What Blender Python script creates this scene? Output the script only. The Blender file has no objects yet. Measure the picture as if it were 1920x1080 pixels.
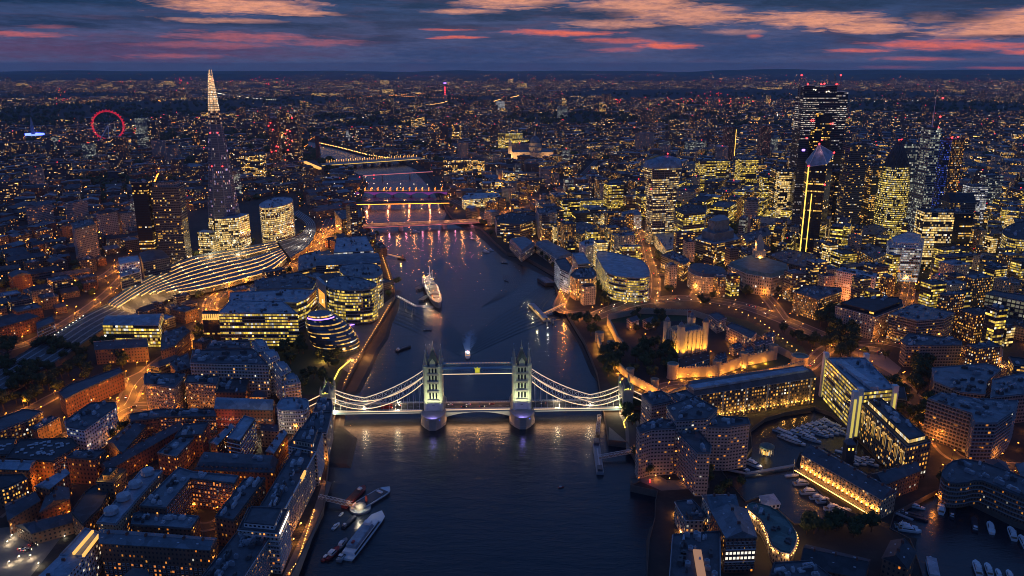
import bpy, bmesh, math, random
import numpy as np
from mathutils import Vector, Matrix, geometry
R=math.radians
sc=bpy.context.scene
# ------------------------------------------------------------------ camera, sky, exposure
CAMZ=320.0; PITCH=R(15.94); FPX=1472.0; GZ=5.0
cam=bpy.data.objects.new("camera",bpy.data.cameras.new("camera")); sc.collection.objects.link(cam)
cam.location=(0,0,CAMZ); cam.rotation_euler=(math.pi/2-PITCH,0,0)
cam.data.sensor_width=36; cam.data.lens=36*FPX/1920; cam.data.clip_start=1; cam.data.clip_end=80000
sc.camera=cam
sc.view_settings.view_transform='Standard'; sc.view_settings.look='None'
sc.view_settings.exposure=0.0; sc.view_settings.gamma=1
cy=sc.cycles
cy.use_denoising=True; cy.filter_width=1.0
cy.max_bounces=4; cy.diffuse_bounces=1; cy.glossy_bounces=2; cy.transmission_bounces=2; cy.volume_bounces=0; cy.transparent_max_bounces=4
cy.sample_clamp_indirect=2.0; cy.sample_clamp_direct=0; cy.use_light_tree=True
cy.caustics_reflective=False; cy.caustics_refractive=False

class S:
    """tiny wrapper: arithmetic on sockets builds Math nodes"""
    def __init__(s,nt,k): s.nt=nt; s.k=k
    def m(s,op,*a,clamp=False):
        n=s.nt.nodes.new('ShaderNodeMath'); n.operation=op; n.use_clamp=clamp
        for i,x in enumerate((s,)+a):
            if isinstance(x,S): s.nt.links.new(x.k,n.inputs[i])
            else: n.inputs[i].default_value=x
        return S(s.nt,n.outputs[0])
    def __add__(s,o): return s.m('ADD',o)
    def __sub__(s,o): return s.m('SUBTRACT',o)
    def __mul__(s,o): return s.m('MULTIPLY',o)
    def __truediv__(s,o): return s.m('DIVIDE',o)
    __radd__=__add__; __rmul__=__mul__
    def __rsub__(s,o): return (s*-1)+o
    def gt(s,o): return s.m('GREATER_THAN',o)
    def lt(s,o): return s.m('LESS_THAN',o)
    def floor(s): return s.m('FLOOR')
    def fract(s): return s.m('FRACT')
    def clamp(s): return s.m('ADD',0.0,clamp=True)
def nn(nt,t,**kw):
    n=nt.nodes.new(t)
    for k,v in kw.items(): setattr(n,k,v)
    return n
def setin(nt,n,i,v):
    if isinstance(v,S): nt.links.new(v.k,n.inputs[i])
    elif hasattr(v,'is_output'): nt.links.new(v,n.inputs[i])
    elif isinstance(v,(tuple,list)) and len(v)==3 and len(n.inputs[i].default_value)==4: n.inputs[i].default_value=(*v,1)
    else: n.inputs[i].default_value=v
def comb(nt,x,y,z=0.0):
    n=nn(nt,'ShaderNodeCombineXYZ')
    for i,v in enumerate((x,y,z)): setin(nt,n,i,v)
    return S(nt,n.outputs[0])
def sep(nt,v):
    n=nn(nt,'ShaderNodeSeparateXYZ'); setin(nt,n,0,v); return [S(nt,n.outputs[i]) for i in range(3)]
def noise(nt,v,scale,detail=3.0,rough=.5,dist=0.0):
    n=nn(nt,'ShaderNodeTexNoise'); setin(nt,n,'Vector',v)
    n.inputs['Scale'].default_value=scale; n.inputs['Detail'].default_value=detail; n.inputs['Roughness'].default_value=rough; n.inputs['Distortion'].default_value=dist
    return S(nt,n.outputs[0])
def white(nt,v):
    n=nn(nt,'ShaderNodeTexWhiteNoise'); setin(nt,n,'Vector',v); return S(nt,n.outputs[0])
def mix(nt,f,a,b):
    n=nn(nt,'ShaderNodeMix',data_type='RGBA'); setin(nt,n,0,f); setin(nt,n,6,a); setin(nt,n,7,b); return S(nt,n.outputs[2])
def ramp(nt,f,stops):
    n=nn(nt,'ShaderNodeValToRGB'); setin(nt,n,0,f); cr=n.color_ramp
    while len(cr.elements)<len(stops): cr.elements.new(.5)
    for e,(p,c) in zip(cr.elements,stops): e.position=p; e.color=(*c,1)
    return S(nt,n.outputs[0])

# ---- world: dim twilight physical sky, blue dusk dome, procedural cloud bands lit from below the horizon
wd=bpy.data.worlds.new("World"); sc.world=wd; wd.use_nodes=True; nt=wd.node_tree; nt.nodes.clear()
tc=nn(nt,'ShaderNodeTexCoord'); dx,dy,dz=sep(nt,tc.outputs['Generated'])
el=dz.m('ARCSINE')*(180/math.pi); az=dx.m('ARCTAN2',dy)*(180/math.pi)
g=comb(nt,az*0.1,el*0.9,0.0)
warp=noise(nt,comb(nt,az*.12,el*.8,0.0),1.8,6,.6)-.5; warp2=noise(nt,comb(nt,az*0.13,el*1.2,7.0),2.2,7,.62)-.5
fine=noise(nt,comb(nt,az*0.19,el*1.5+az*.02,3.0),3.4,9,.62,.6)
base=ramp(nt,(el/90.0).clamp(),[(0,(.070,.096,.205)),(.018,(.068,.090,.205)),(.040,(.018,.055,.150)),(.12,(.02,.05,.16)),(1,(.03,.09,.3))])
east=((az*az)/-900.0).m('EXPONENT')
# broad grey-mauve cloud decks
deck=noise(nt,comb(nt,az*0.07+warp*.3,el*.6+warp2*.35,1.0),2.2,7,.6)
deckm=((deck-.44)*5.0).clamp()*((el-0.3)*1.2).clamp()
low=(9.0-el).clamp()
cen=((az-6.0)*(az-6.0)/-420.0).m('EXPONENT')
base=mix(nt,cen*.5*low.clamp(),base,(.052,.078,.175))
base=mix(nt,deckm*.75*low,base,(.012,.032,.088))
mau=noise(nt,comb(nt,az*0.09,el*1.1+warp*.5,5.0),2.4,7,.6)
base=mix(nt,((mau-.50)*4.0).clamp()*low*.5,base,(.105,.060,.115))
tone=(noise(nt,comb(nt,az*.8,el*3.0,6.0),1.6,6,.65)*1.7+.05).clamp()
def streak(c,x,y,rx,ry,tilt,col,k,th=.5):
    """one named cloud: ellipse in azimuth/elevation, eaten by noise"""
    a=az+warp*(rx*.55); e=el+warp2*(ry*1.6)
    u=(a-x)/rx; v=(e-y-(az-x)*tilt)/ry
    d=(u*u+v*v).m('SQRT')
    m_=((1.0-d)*1.5+(fine-.5)*2.5).clamp()*tone*k
    return mix(nt,m_,c,col)
OR=(.74,.33,.235); PK=(.42,.13,.165); RD=(.72,.17,.14); DK=(.008,.033,.092)
def AE(px,py): return math.degrees(math.atan((px-960)/FPX*1.04)), 4.2*(1-py/122.0)
def cl(c,px,py,rx,ry,col,k,tilt=0):
    a,e=AE(px,py); q=1.45 if col in (OR,PK) else 1.15; return streak(c,a,e,rx*.0389*(1.08 if col==OR else 1),ry*.0345*q,-tilt,col,k)
cc=base
MV=(.085,.052,.125); BL=(.026,.060,.160); TL=(.003,.028,.082)
for spec in [(60,12,420,22,TL,.9,0),(300,98,420,26,MV,.75,0),(180,30,200,10,(.04,.07,.17),.7,0),(140,55,180,9,TL,.7,0),(900,100,260,26,BL,.8,0),(1350,95,160,28,BL,.8,0),(620,50,130,16,(.05,.075,.17),.7,0),
  (490,14,150,13,OR,1.0,.01),(600,27,70,5,OR,.8,.02),(470,43,110,4,OR,.6,.01),(500,72,150,7,PK,.8,.01),(90,73,95,4,PK,1.0,.004),(440,87,130,6,PK,.5,0),(380,108,90,4,PK,.6,0),(640,82,80,6,PK,.5,0),(170,60,40,3,PK,.4,0),
  (960,2,110,11,OR,1.0,0),(880,22,70,5,OR,.8,0),(870,71,55,3,RD,.9,-.01),(850,56,50,2.5,RD,.7,0),(1050,62,120,6,RD,1.0,.01),(1180,14,120,15,OR,.9,.01),(1270,30,110,14,OR,.8,.03),(1130,45,100,7,OR,.7,.01),
  (1225,87,62,8,RD,1.1,.01),(1150,78,90,6,RD,.6,.02),(1140,95,60,4,PK,.7,0),(1375,71,16,4,RD,1.0,0),(1340,62,60,5,OR,.5,0),(1480,43,130,13,OR,1.0,.035),(1570,60,70,7,OR,.9,.03),(1560,98,70,3.5,RD,.8,0),
  (1680,42,40,7,OR,.7,0),(1840,52,120,17,OR,1.0,-.03),(1790,70,110,8,OR,.8,0),(1720,90,150,9,RD,.8,.02),(1880,103,70,6,RD,.9,.01),(1660,113,70,5,RD,.5,0),(1840,129,110,3,RD,.8,0),(1620,128,60,2.5,PK,.6,0),
  (800,12,90,6,DK,1.0,0),(760,30,120,9,DK,.5,0),(930,33,90,9,DK,.9,.005),(1090,27,95,11,DK,.95,.01),(1030,8,50,5,DK,.6,0),(1290,70,110,12,BL,.8,0),(1440,10,120,13,DK,1.1,.01),(1560,16,75,9,DK,1.0,0),(1460,80,55,16,BL,1.0,.0),(1390,92,100,16,BL,.8,.0),(1700,40,95,12,DK,.85,.02),(1790,22,90,8,DK,.7,0),(1850,76,130,4.5,DK,.9,.0),(1890,6,80,11,DK,1.1,0),(1330,5,60,6,DK,.7,0),(580,50,140,8,DK,.8,0),(520,3,60,5,DK,.5,0),(1730,106,90,7,BL,.9,0),(700,3,70,7,DK,.6,0)]:
    cc=cl(cc,*spec[:6],spec[6])
mot=noise(nt,comb(nt,az*.55,el*3.2+az*.05,2.0),2.2,8,.7)
hs=nn(nt,'ShaderNodeHueSaturation'); setin(nt,hs,'Color',cc); setin(nt,hs,'Value',mot*.8+.6); hs.inputs['Saturation'].default_value=1.06; cc=S(nt,hs.outputs[0])
bg=nn(nt,'ShaderNodeBackground'); setin(nt,bg,0,cc); bg.inputs[1].default_value=1.0
bgu=nn(nt,'ShaderNodeBackground'); setin(nt,bgu,0,ramp(nt,(el/90.0).clamp(),[(0,(.03,.05,.16)),(.10,(.070,.115,.29)),(.2,(.060,.130,.36)),(.42,(.046,.125,.39)),(.56,(.018,.050,.16)),(1,(.015,.044,.15))])); bgu.inputs[1].default_value=1.0
mxs=nn(nt,'ShaderNodeMixShader'); setin(nt,mxs,0,el.gt(8.0)); nt.links.new(bg.outputs[0],mxs.inputs[1]); nt.links.new(bgu.outputs[0],mxs.inputs[2])
sky=nn(nt,'ShaderNodeTexSky',sky_type='NISHITA'); sky.sun_disc=False; sky.sun_elevation=R(-3.5); sky.sun_rotation=R(8); sky.altitude=320
bg2=nn(nt,'ShaderNodeBackground'); nt.links.new(sky.outputs[0],bg2.inputs[0]); bg2.inputs[1].default_value=0.05
ad=nn(nt,'ShaderNodeAddShader'); nt.links.new(mxs.outputs[0],ad.inputs[0]); nt.links.new(bg2.outputs[0],ad.inputs[1])
wo=nn(nt,'ShaderNodeOutputWorld'); nt.links.new(ad.outputs[0],wo.inputs[0])
try: wd.cycles.sampling_method='MANUAL'; wd.cycles.sample_map_resolution=256
except Exception: pass

# ------------------------------------------------------------------ projection helper and object helpers
def P(px,py,z=GZ):
    """photo pixel -> the real point where that sight line meets the level z"""
    X=px-960; Y=540-py
    d=Vector((X, FPX*math.cos(PITCH)+Y*math.sin(PITCH), -FPX*math.sin(PITCH)+Y*math.cos(PITCH)))
    t=(z-CAMZ)/d.z
    return Vector((d.x*t,d.y*t,z))
def proj(x,y,z):
    d=Vector((x,y,z-CAMZ)); zc=d.y*math.cos(PITCH)-d.z*math.sin(PITCH); yc=d.y*math.sin(PITCH)+d.z*math.cos(PITCH)
    if zc<1: return (-9999,-9999)
    return (960+FPX*d.x/zc,540-FPX*yc/zc)
def LL(la,lo):
    ex=(lo+0.0754)*69440-621.17; ny=(la-51.5055)*111250+280.52; h=R(297.01)
    return (ex*math.cos(h)-ny*math.sin(h), ex*math.sin(h)+ny*math.cos(h))
COL=sc.collection
def tag(o,label=None,cat=None,group=None,kind=None):
    if label: o['label']=label
    if cat: o['category']=cat
    if group: o['group']=group
    if kind: o['kind']=kind
    return o
def root(name,loc,label,cat,group=None,rz=0):
    o=bpy.data.objects.new(name,None); COL.objects.link(o); o.location=loc; o.rotation_euler=(0,0,rz); o.empty_display_size=1
    return tag(o,label,cat,group)
class MB:
    def __init__(s): s.v=[]; s.f=[]; s.uv=[]; s.m=[]; s.sm=False
    def face(s,pts,uv=None,m=0):
        i=len(s.v); s.v.extend([tuple(p) for p in pts]); s.f.append(tuple(range(i,i+len(pts)))); s.m.append(m)
        s.uv.extend(uv if uv else [(p[0]*.1,p[1]*.1) for p in pts])
    def box(s,c,d,rz=0,m=0,bottom=False,tilt=None):
        x,y,z=d[0]/2,d[1]/2,d[2]/2; M=Matrix.Rotation(rz,3,'Z')
        if tilt is not None: M=M@tilt
        q=[M@Vector(k)+Vector(c) for k in ((-x,-y,-z),(x,-y,-z),(x,y,-z),(-x,y,-z),(-x,-y,z),(x,-y,z),(x,y,z),(-x,y,z))]
        for a in ((0,1,5,4),(1,2,6,5),(2,3,7,6),(3,0,4,7),(4,5,6,7))+(((3,2,1,0),) if bottom or tilt is not None else ()): s.face([q[k] for k in a],m=m)
        return s
    def bar(s,a,b,w,h=None,m=0):
        a=Vector(a); b=Vector(b); h=h or w; d=b-a; L=d.length
        if L<1e-6: return s
        d/=L; up=Vector((0,0,1)) if abs(d.z)<.95 else Vector((1,0,0)); r=d.cross(up).normalized(); u=r.cross(d)
        q=[]
        for p in (a,b):
            for i,j in ((-1,-1),(1,-1),(1,1),(-1,1)): q.append(p+r*(i*w/2)+u*(j*h/2))
        for k in ((0,1,2,3),(7,6,5,4),(0,4,5,1),(1,5,6,2),(2,6,7,3),(3,7,4,0)): s.face([q[i] for i in k],m=m)
        return s
    def path(s,pts,w,h=None,m=0):
        for a,b in zip(pts,pts[1:]): s.bar(a,b,w,h,m)
        return s
    def lathe(s,c,prof,n=16,m=0,sx=1,sy=1,a0=0,a1=2*math.pi):
        """prof: (radius, z) pairs"""
        c=Vector(c); k=[a0+(a1-a0)*i/n for i in range(n+1)]
        for (r0,z0),(r1,z1) in zip(prof,prof[1:]):
            for a,b in zip(k,k[1:]):
                q=[c+Vector((sx*r0*math.cos(a),sy*r0*math.sin(a),z0)),c+Vector((sx*r0*math.cos(b),sy*r0*math.sin(b),z0)),c+Vector((sx*r1*math.cos(b),sy*r1*math.sin(b),z1)),c+Vector((sx*r1*math.cos(a),sy*r1*math.sin(a),z1))]
                if r1<1e-4: q=q[:3]; 
                if r0<1e-4: q=[q[0],q[2],q[3]]
                uu=[(a*4,z0/3.5),(b*4,z0/3.5),(b*4,z1/3.5),(a*4,z1/3.5)][:len(q)]
                s.face(q,uu,m)
        return s
    def poly(s,pts,z,m=0):
        fs=geometry.tessellate_polygon([[Vector((p[0],p[1],0)) for p in pts]])
        for t in fs:
            q=[pts[i] for i in t]
            a=(q[1][0]-q[0][0])*(q[2][1]-q[0][1])-(q[1][1]-q[0][1])*(q[2][0]-q[0][0])
            if a<0: q=q[::-1]
            s.face([(p[0],p[1],z) for p in q],m=m)
        return s
    def build(s,name,mats,parent=None,origin=None,smooth=False,weld=False,**kw):
        me=bpy.data.meshes.new(name); o_=Vector(origin) if origin is not None else (Vector(parent.location) if parent is not None and kw.pop('world',False) else Vector((0,0,0)))
        kw.pop('world',None)
        me.from_pydata([(v[0]-o_.x,v[1]-o_.y,v[2]-o_.z) for v in s.v],[],s.f)
        uvl=me.uv_layers.new(name="UVMap"); uvl.data.foreach_set('uv',np.array(s.uv,dtype=np.float32).ravel())
        if not isinstance(mats,(list,tuple)): mats=[mats]
        for q in mats: me.materials.append(q)
        if len(mats)>1: me.polygons.foreach_set('material_index',np.array(s.m,dtype=np.int32))
        if smooth: me.polygons.foreach_set('use_smooth',np.ones(len(s.f),dtype=bool))
        me.update()
        if weld:
            bm=bmesh.new(); bm.from_mesh(me); bmesh.ops.remove_doubles(bm,verts=bm.verts,dist=.001); bm.to_mesh(me); bm.free()
        o=bpy.data.objects.new(name,me); COL.objects.link(o)
        if parent is not None: o.parent=parent
        elif origin is not None: o.location=origin
        return tag(o,kw.get('label'),kw.get('cat'),kw.get('group'),kw.get('kind'))
def area(p): return sum(a[0]*b[1]-b[0]*a[1] for a,b in zip(p,p[1:]+p[:1]))/2
def ccw(p): p=[(q[0],q[1]) for q in p]; return p if area(p)>0 else p[::-1]
def inset(p,d):
    n=len(p); out=[]
    for i in range(n):
        a=Vector(p[i-1]); b=Vector(p[i]); c=Vector(p[(i+1)%n]); u=(b-a); v=(c-b)
        if u.length<1e-5 or v.length<1e-5: out.append(tuple(b)); continue
        u.normalize(); v.normalize(); nu=Vector((-u.y,u.x)); nv=Vector((-v.y,v.x)); k=nu+nv
        den=1+nu.dot(nv); 
        if den<.3: den=.3
        out.append(tuple(b+k*(d/den)))
    return out
def centroid(p): return (sum(q[0] for q in p)/len(p),sum(q[1] for q in p)/len(p))
def catmull(pts,n=6):
    pts=[Vector(p) for p in pts]; out=[]
    q=[pts[0]*2-pts[1]]+pts+[pts[-1]*2-pts[-2]]
    for i in range(1,len(q)-2):
        for k in range(n):
            t=k/n; a,b,c,d=q[i-1],q[i],q[i+1],q[i+2]
            out.append(.5*((2*b)+(c-a)*t+(2*a-5*b+4*c-d)*t*t+(3*b-a-3*c+d)*t**3))
    out.append(pts[-1]); return out
def lengths(pts):
    L=[0]
    for a,b in zip(pts,pts[1:]): L.append(L[-1]+(Vector(b)-Vector(a)).length)
    return L
def along(pts,step,off=0):
    """points and directions every step metres along a polyline"""
    pts=[Vector(p) for p in pts]; out=[]; d=off
    for a,b in zip(pts,pts[1:]):
        L=(b-a).length
        while d<L: out.append((a+(b-a)*(d/L),(b-a).normalized())); d+=step
        d-=L
    return out

# ------------------------------------------------------------------ materials
M={}
def pbr(name,col,rough=.7,metal=0,em=None,es=0,bump=0,var=.25,vs=.15,spec=.5,sampling='NONE'):
    m=bpy.data.materials.new(name); m.use_nodes=True; nt=m.node_tree; b=nt.nodes['Principled BSDF']
    if em is None and var>0:
        tc=nn(nt,'ShaderNodeTexCoord'); f=noise(nt,tc.outputs['Object'],vs,5,.6); f2=noise(nt,tc.outputs['Object'],vs*9,3,.6)
        k=((f-.5)*1.6+(f2-.5)*.8)*var+1.0
        h=nn(nt,'ShaderNodeHueSaturation'); h.inputs['Color'].default_value=(*col,1); nt.links.new(k.k,h.inputs['Value']); nt.links.new(h.outputs[0],b.inputs['Base Color'])
    else: b.inputs['Base Color'].default_value=(*col,1)
    b.inputs['Roughness'].default_value=rough; b.inputs['Metallic'].default_value=metal; b.inputs['Specular IOR Level'].default_value=spec
    if em is not None:
        b.inputs['Emission Color'].default_value=(*em,1); b.inputs['Emission Strength'].default_value=es
    m.cycles.emission_sampling=sampling
    M[name]=m; return m
def roofmat(m,seams=True):
    nt=m.node_tree; b=nt.nodes['Principled BSDF']; l=b.inputs['Base Color'].links[0]; src=l.from_socket
    tc=nn(nt,'ShaderNodeTexCoord'); vo=nn(nt,'ShaderNodeTexVoronoi'); vo.inputs['Scale'].default_value=.16; nt.links.new(tc.outputs['Object'],vo.inputs['Vector']); r,_,_=sep(nt,vo.outputs['Color'])
    w=noise(nt,tc.outputs['Object'],.5,6,.75)
    h=nn(nt,'ShaderNodeHueSaturation'); nt.links.new(src,h.inputs['Color']); nt.links.new((r*.55+w*1.1+.2).k,h.inputs['Value']); nt.links.new(h.outputs[0],b.inputs['Base Color'])
def facade(name,wall,glass=(.02,.03,.045),thr=.6,run=1,runw=0.0,cols=((1,.55,.12),(1,.75,.3)),E=2.0,mx=.18,y0=.25,y1=.8,rough=.8,gain=1.85,band=0.0,metal=0.0,arch=False,minb=.15):
    """window grid in UV cells (one cell = one bay x one storey); some windows lit"""
    m=bpy.data.materials.new(name); m.use_nodes=True; nt=m.node_tree; b=nt.nodes['Principled BSDF']
    uvn=nn(nt,'ShaderNodeUVMap'); u,v,_=sep(nt,uvn.outputs[0])
    cu=u.floor(); cv=v.floor(); fu=u.fract(); fv=v.fract()
    inside=fu.gt(mx)*fu.lt(1-mx)*fv.gt(y0)*fv.lt(y1)
    r1=white(nt,comb(nt,cu,cv,3.0)); r3=white(nt,comb(nt,cu,cv,9.0)); r4=white(nt,comb(nt,cu,cv,17.0))
    r2=white(nt,comb(nt,(cu/float(run)).floor(),cv,5.0))
    q=r2*runw+r1*(1-runw)
    lit=q.gt(thr); br=(r3*r3*(1-minb)+minb)*(white(nt,comb(nt,(u*.09).floor(),cv,41.0))*.75+.45)
    blind=noise(nt,comb(nt,u*7.0,v*5.0,0.0),1.0,2,.6)*.9+.45
    tcn=nn(nt,'ShaderNodeTexCoord'); st=noise(nt,tcn.outputs['Object'],.08,5,.65); st2=noise(nt,tcn.outputs['Object'],.9,3,.6)
    wv=nn(nt,'ShaderNodeHueSaturation'); wv.inputs['Color'].default_value=(*wall,1); nt.links.new(((st-.5)*.9+(st2-.5)*.5+1.0).k,wv.inputs['Value'])
    setin(nt,b,'Base Color',mix(nt,inside,wv.outputs[0],glass))
    setin(nt,b,'Roughness',inside*(.12-rough)+rough); b.inputs['Metallic'].default_value=metal
    setin(nt,b,'Emission Color',mix(nt,white(nt,comb(nt,cu,cv,29.0)).gt(.86),mix(nt,r4,cols[0],cols[1]),(.85,.78,.62)))
    setin(nt,b,'Emission Strength',inside*lit*br*blind*(E*gain))
    m.cycles.emission_sampling='NONE'; M[name]=m; return m
YE=((1,.46,.055),(1,.60,.15)); YG=((.80,.52,.035),(1,.68,.16)); ORG=((1,.26,.02),(1,.42,.07)); WH=((.8,.75,.62),(1,.66,.33)); MIXC=((1,.32,.04),(1,.68,.3))
facade('f_brick',(.16,.070,.046),thr=.88,cols=ORG,E=1.0,mx=.3,y0=.3,y1=.75)
facade('f_brown',(.16,.10,.07),thr=.9,cols=ORG,E=.9,mx=.3,y0=.3,y1=.75)
facade('f_yellowbrick',(.34,.26,.17),thr=.84,cols=MIXC,E=1.5,mx=.3,y0=.3,y1=.75)
facade('f_stone',(.38,.34,.29),thr=.84,cols=MIXC,E=1.5,mx=.28,y0=.25,y1=.78)
facade('f_white',(.62,.62,.66),thr=.8,cols=WH,E=1.2,mx=.22,y0=.3,y1=.75)
facade('f_concrete',(.30,.28,.28),thr=.9,cols=ORG,E=1.3,mx=.2,y0=.35,y1=.75)
facade('f_office',(.11,.12,.14),thr=.58,run=7,runw=.6,cols=YE,E=1.2,mx=.06,y0=.3,y1=.82,rough=.4)
facade('f_office_dim',(.09,.10,.12),thr=.74,run=5,runw=.5,cols=YE,E=1.1,mx=.08,y0=.3,y1=.8,rough=.4)
facade('f_glass',(.05,.065,.09),thr=.56,run=12,runw=.8,cols=YG,E=1.25,mx=.04,y0=.2,y1=.88,rough=.25)
facade('f_bright',(.10,.10,.085),thr=.33,run=11,runw=.78,cols=YG,E=1.15,mx=.05,y0=.22,y1=.85,rough=.3)
facade('f_orange',(.32,.20,.12),thr=.28,cols=((1,.33,.04),(1,.55,.14)),E=1.5,mx=.22,y0=.2,y1=.8)
facade('f_gold',(.12,.09,.07),thr=.45,cols=((1,.38,.045),(1,.52,.10)),E=1.3,mx=.25,y0=.25,y1=.75)
facade('f_darkglass',(.02,.022,.03),thr=.72,run=14,runw=.75,cols=YE,E=1.4,mx=.03,y0=.3,y1=.8,rough=.2)
facade('f_pale',(.25,.28,.30),thr=.55,run=12,runw=.5,cols=((.7,.8,.65),(.9,.85,.6)),E=.55,mx=.05,y0=.25,y1=.85,rough=.3)
facade('f_whitelit',(.35,.37,.42),thr=.35,run=10,runw=.6,cols=((.7,.75,.9),(.9,.82,.62)),E=.75,mx=.04,y0=.25,y1=.85,rough=.3)
facade('f_far',(.10,.10,.115),thr=.74,run=4,runw=.5,cols=((1,.42,.06),(1,.62,.22)),E=1.5,mx=.1,y0=.25,y1=.85,rough=.6)
facade('f_far2',(.12,.10,.09),thr=.86,cols=((1,.30,.03),(1,.5,.14)),E=1.7,mx=.2,y0=.25,y1=.75,rough=.8)
facade('f_far3',(.09,.095,.11),thr=.52,run=6,runw=.6,cols=YE,E=1.7,mx=.06,y0=.25,y1=.85,rough=.5)
pbr('r_dark',(.045,.050,.060),.75,var=.5); pbr('r_slate',(.075,.085,.105),.6,var=.4); pbr('r_blue',(.22,.30,.38),.45,var=.4,metal=.2); pbr('r_lead',(.14,.18,.22),.5,var=.35,metal=.2)
pbr('r_red',(.14,.06,.045),.8,var=.4); pbr('r_green',(.09,.16,.15),.6,var=.4); pbr('r_pale',(.42,.45,.50),.6,var=.3); pbr('r_gravel',(.10,.105,.11),.9,var=.6)
[roofmat(M[k]) for k in ('r_dark','r_slate','r_blue','r_lead','r_gravel','r_green','r_pale','r_red')]
pbr('plant',(.30,.34,.40),.5,var=.3,metal=.3); pbr('trim',(.55,.55,.58),.6,var=.1); pbr('trim_dark',(.08,.08,.09),.5)
pbr('asphalt',(.05,.05,.052),.75,var=.4,vs=.05); pbr('paving',(.20,.175,.15),.8,var=.4,vs=.08); pbr('stone',(.36,.31,.24),.85,var=.35); pbr('granite',(.34,.31,.28),.8,var=.3); pbr('ashlar',(.46,.42,.33),.8,var=.3,vs=.3)
pbr('mud',(.060,.048,.038),.8,var=.7,vs=.06); pbr('quay',(.12,.10,.085),.9,var=.5); pbr('grass',(.035,.06,.02),.9,var=.5,vs=.04)
pbr('steel_white',(.62,.66,.70),.45,var=.1); pbr('steel_blue',(.20,.33,.44),.45,var=.1); pbr('steel_grey',(.25,.27,.30),.45,var=.2); pbr('black',(.012,.012,.014),.5,var=.1)
pbr('hull_white',(.72,.74,.78),.35,var=.06); pbr('hull_dark',(.03,.035,.05),.4,var=.2); pbr('hull_red',(.30,.035,.03),.45,var=.15); pbr('hull_blue',(.04,.07,.16),.4,var=.1); pbr('wood',(.18,.10,.05),.6,var=.3); pbr('navy_grey',(.24,.28,.32),.6,var=.2); pbr('tint',(.01,.013,.018),.1,var=0)
pbr('leaf',(.040,.062,.018),.85,var=.7,vs=.4); pbr('bark',(.08,.055,.035),.9)
def em(name,c,s,sampling='NONE'): return pbr(name,(.1,.1,.1),.5,em=c,es=s,sampling=sampling)
em('l_warm',(1,.46,.09),9); em('l_orange',(1,.28,.025),9); em('l_white',(1,.82,.58),7); em('l_cool',(.8,.9,1),6); em('l_red',(1,.03,.03),9); em('l_blue',(.08,.12,1),6); em('l_violet',(.4,.18,1),4); em('l_pink',(1,.22,.20),1.0); em('l_magenta',(1,.05,.9),3); em('l_green',(.5,1,.05),3); em('l_yellow',(1,.58,.08),2.5); em('l_chain',(1,.66,.36),1.7); em('l_dim',(1,.48,.10),1.3); em('l_purple',(.25,.04,.30),.6); em('l_cyan',(.1,.5,1),2.5)
# ------------------------------------------------------------------ ground, river, docks
LB=[(545,1080),(606,955),(612,900),(624,800),(634,748),(655,705),(690,640),(722,590),(741,553),(738,530),(728,500),(716,470),(700,442),(688,420),(680,400),(674,372),(684,352),(690,343),(676,330),(655,318),(618,306),(588,292),(575,276),(566,263)]
RB=[(1213,1080),(1218,1010),(1228,972),(1229,940),(1233,922),(1182,911),(1201,903),(1196,870),(1190,855),(1176,830),(1141,826),(1137,800),(1131,765),(1120,700),(1096,640),(1066,592),(1051,566),(1043,545),(1041,514),(977,478),(950,474),(926,452),(902,428),(878,420),(850,410),(838,396),(828,375),(820,352),(812,336),(800,322),(780,313),(762,306),(748,299),(706,292),(668,286),(648,276),(622,271),(596,266),(572,260)]
L3=[P(*q) for q in LB]; R3=[P(*q) for q in RB]
river=[(-420,-1500),(-120,200)]+[(p.x,p.y) for p in L3]+[(p.x,p.y) for p in R3[::-1]]+[(75,200),(60,-1500)]
river[1]=(L3[0].x-25,200); river[-2]=(R3[0].x-6,200)
DW=[(1407,806),(1434,786),(1470,775),(1527,764),(1560,776),(1620,828),(1682,872),(1665,880),(1626,890),(1545,842),(1500,850),(1490,874),(1560,948),(1610,968),(1560,980),(1490,984),(1462,960),(1436,930),(1398,942),(1388,930),(1340,868),(1352,862),(1395,862),(1410,840)]
DE=[(1677,962),(1712,944),(1762,918),(1830,946),(1900,980),(2010,1020),(2010,1130),(1745,1130),(1715,1032),(1706,1012),(1668,992)]
dock1=[(P(*q).x,P(*q).y) for q in DW]; dock2=[(P(*q).x,P(*q).y) for q in DE]
moatpx=[(1430,716),(1512,690),(1520,676),(1505,650),(1470,636),(1400,600),(1330,585),(1180,586),(1130,590),(1120,600),(1140,606),(1320,600),(1390,616),(1455,650),(1462,668),(1400,690)]
disc=[(33000*math.cos(a)*1.0,33000*math.sin(a)) for a in [i*2*math.pi/180 for i in range(180)]]
def flat(name,outer,holes,z,mat,**kw):
    loops=[[Vector((x,y,0)) for x,y in lp] for lp in [outer]+holes]
    allp=[p for lp in loops for p in lp]; tris=geometry.tessellate_polygon(loops)
    me=bpy.data.meshes.new(name); fs=[]
    for t in tris:
        a,b,c=(allp[i] for i in t)
        fs.append(t if (b-a).cross(c-a).z>0 else t[::-1])
    me.from_pydata([(p.x,p.y,z) for p in allp],[],fs); me.uv_layers.new(name='UVMap'); me.materials.append(mat); me.update()
    o=bpy.data.objects.new(name,me); COL.objects.link(o); return tag(o,**kw)
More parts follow.
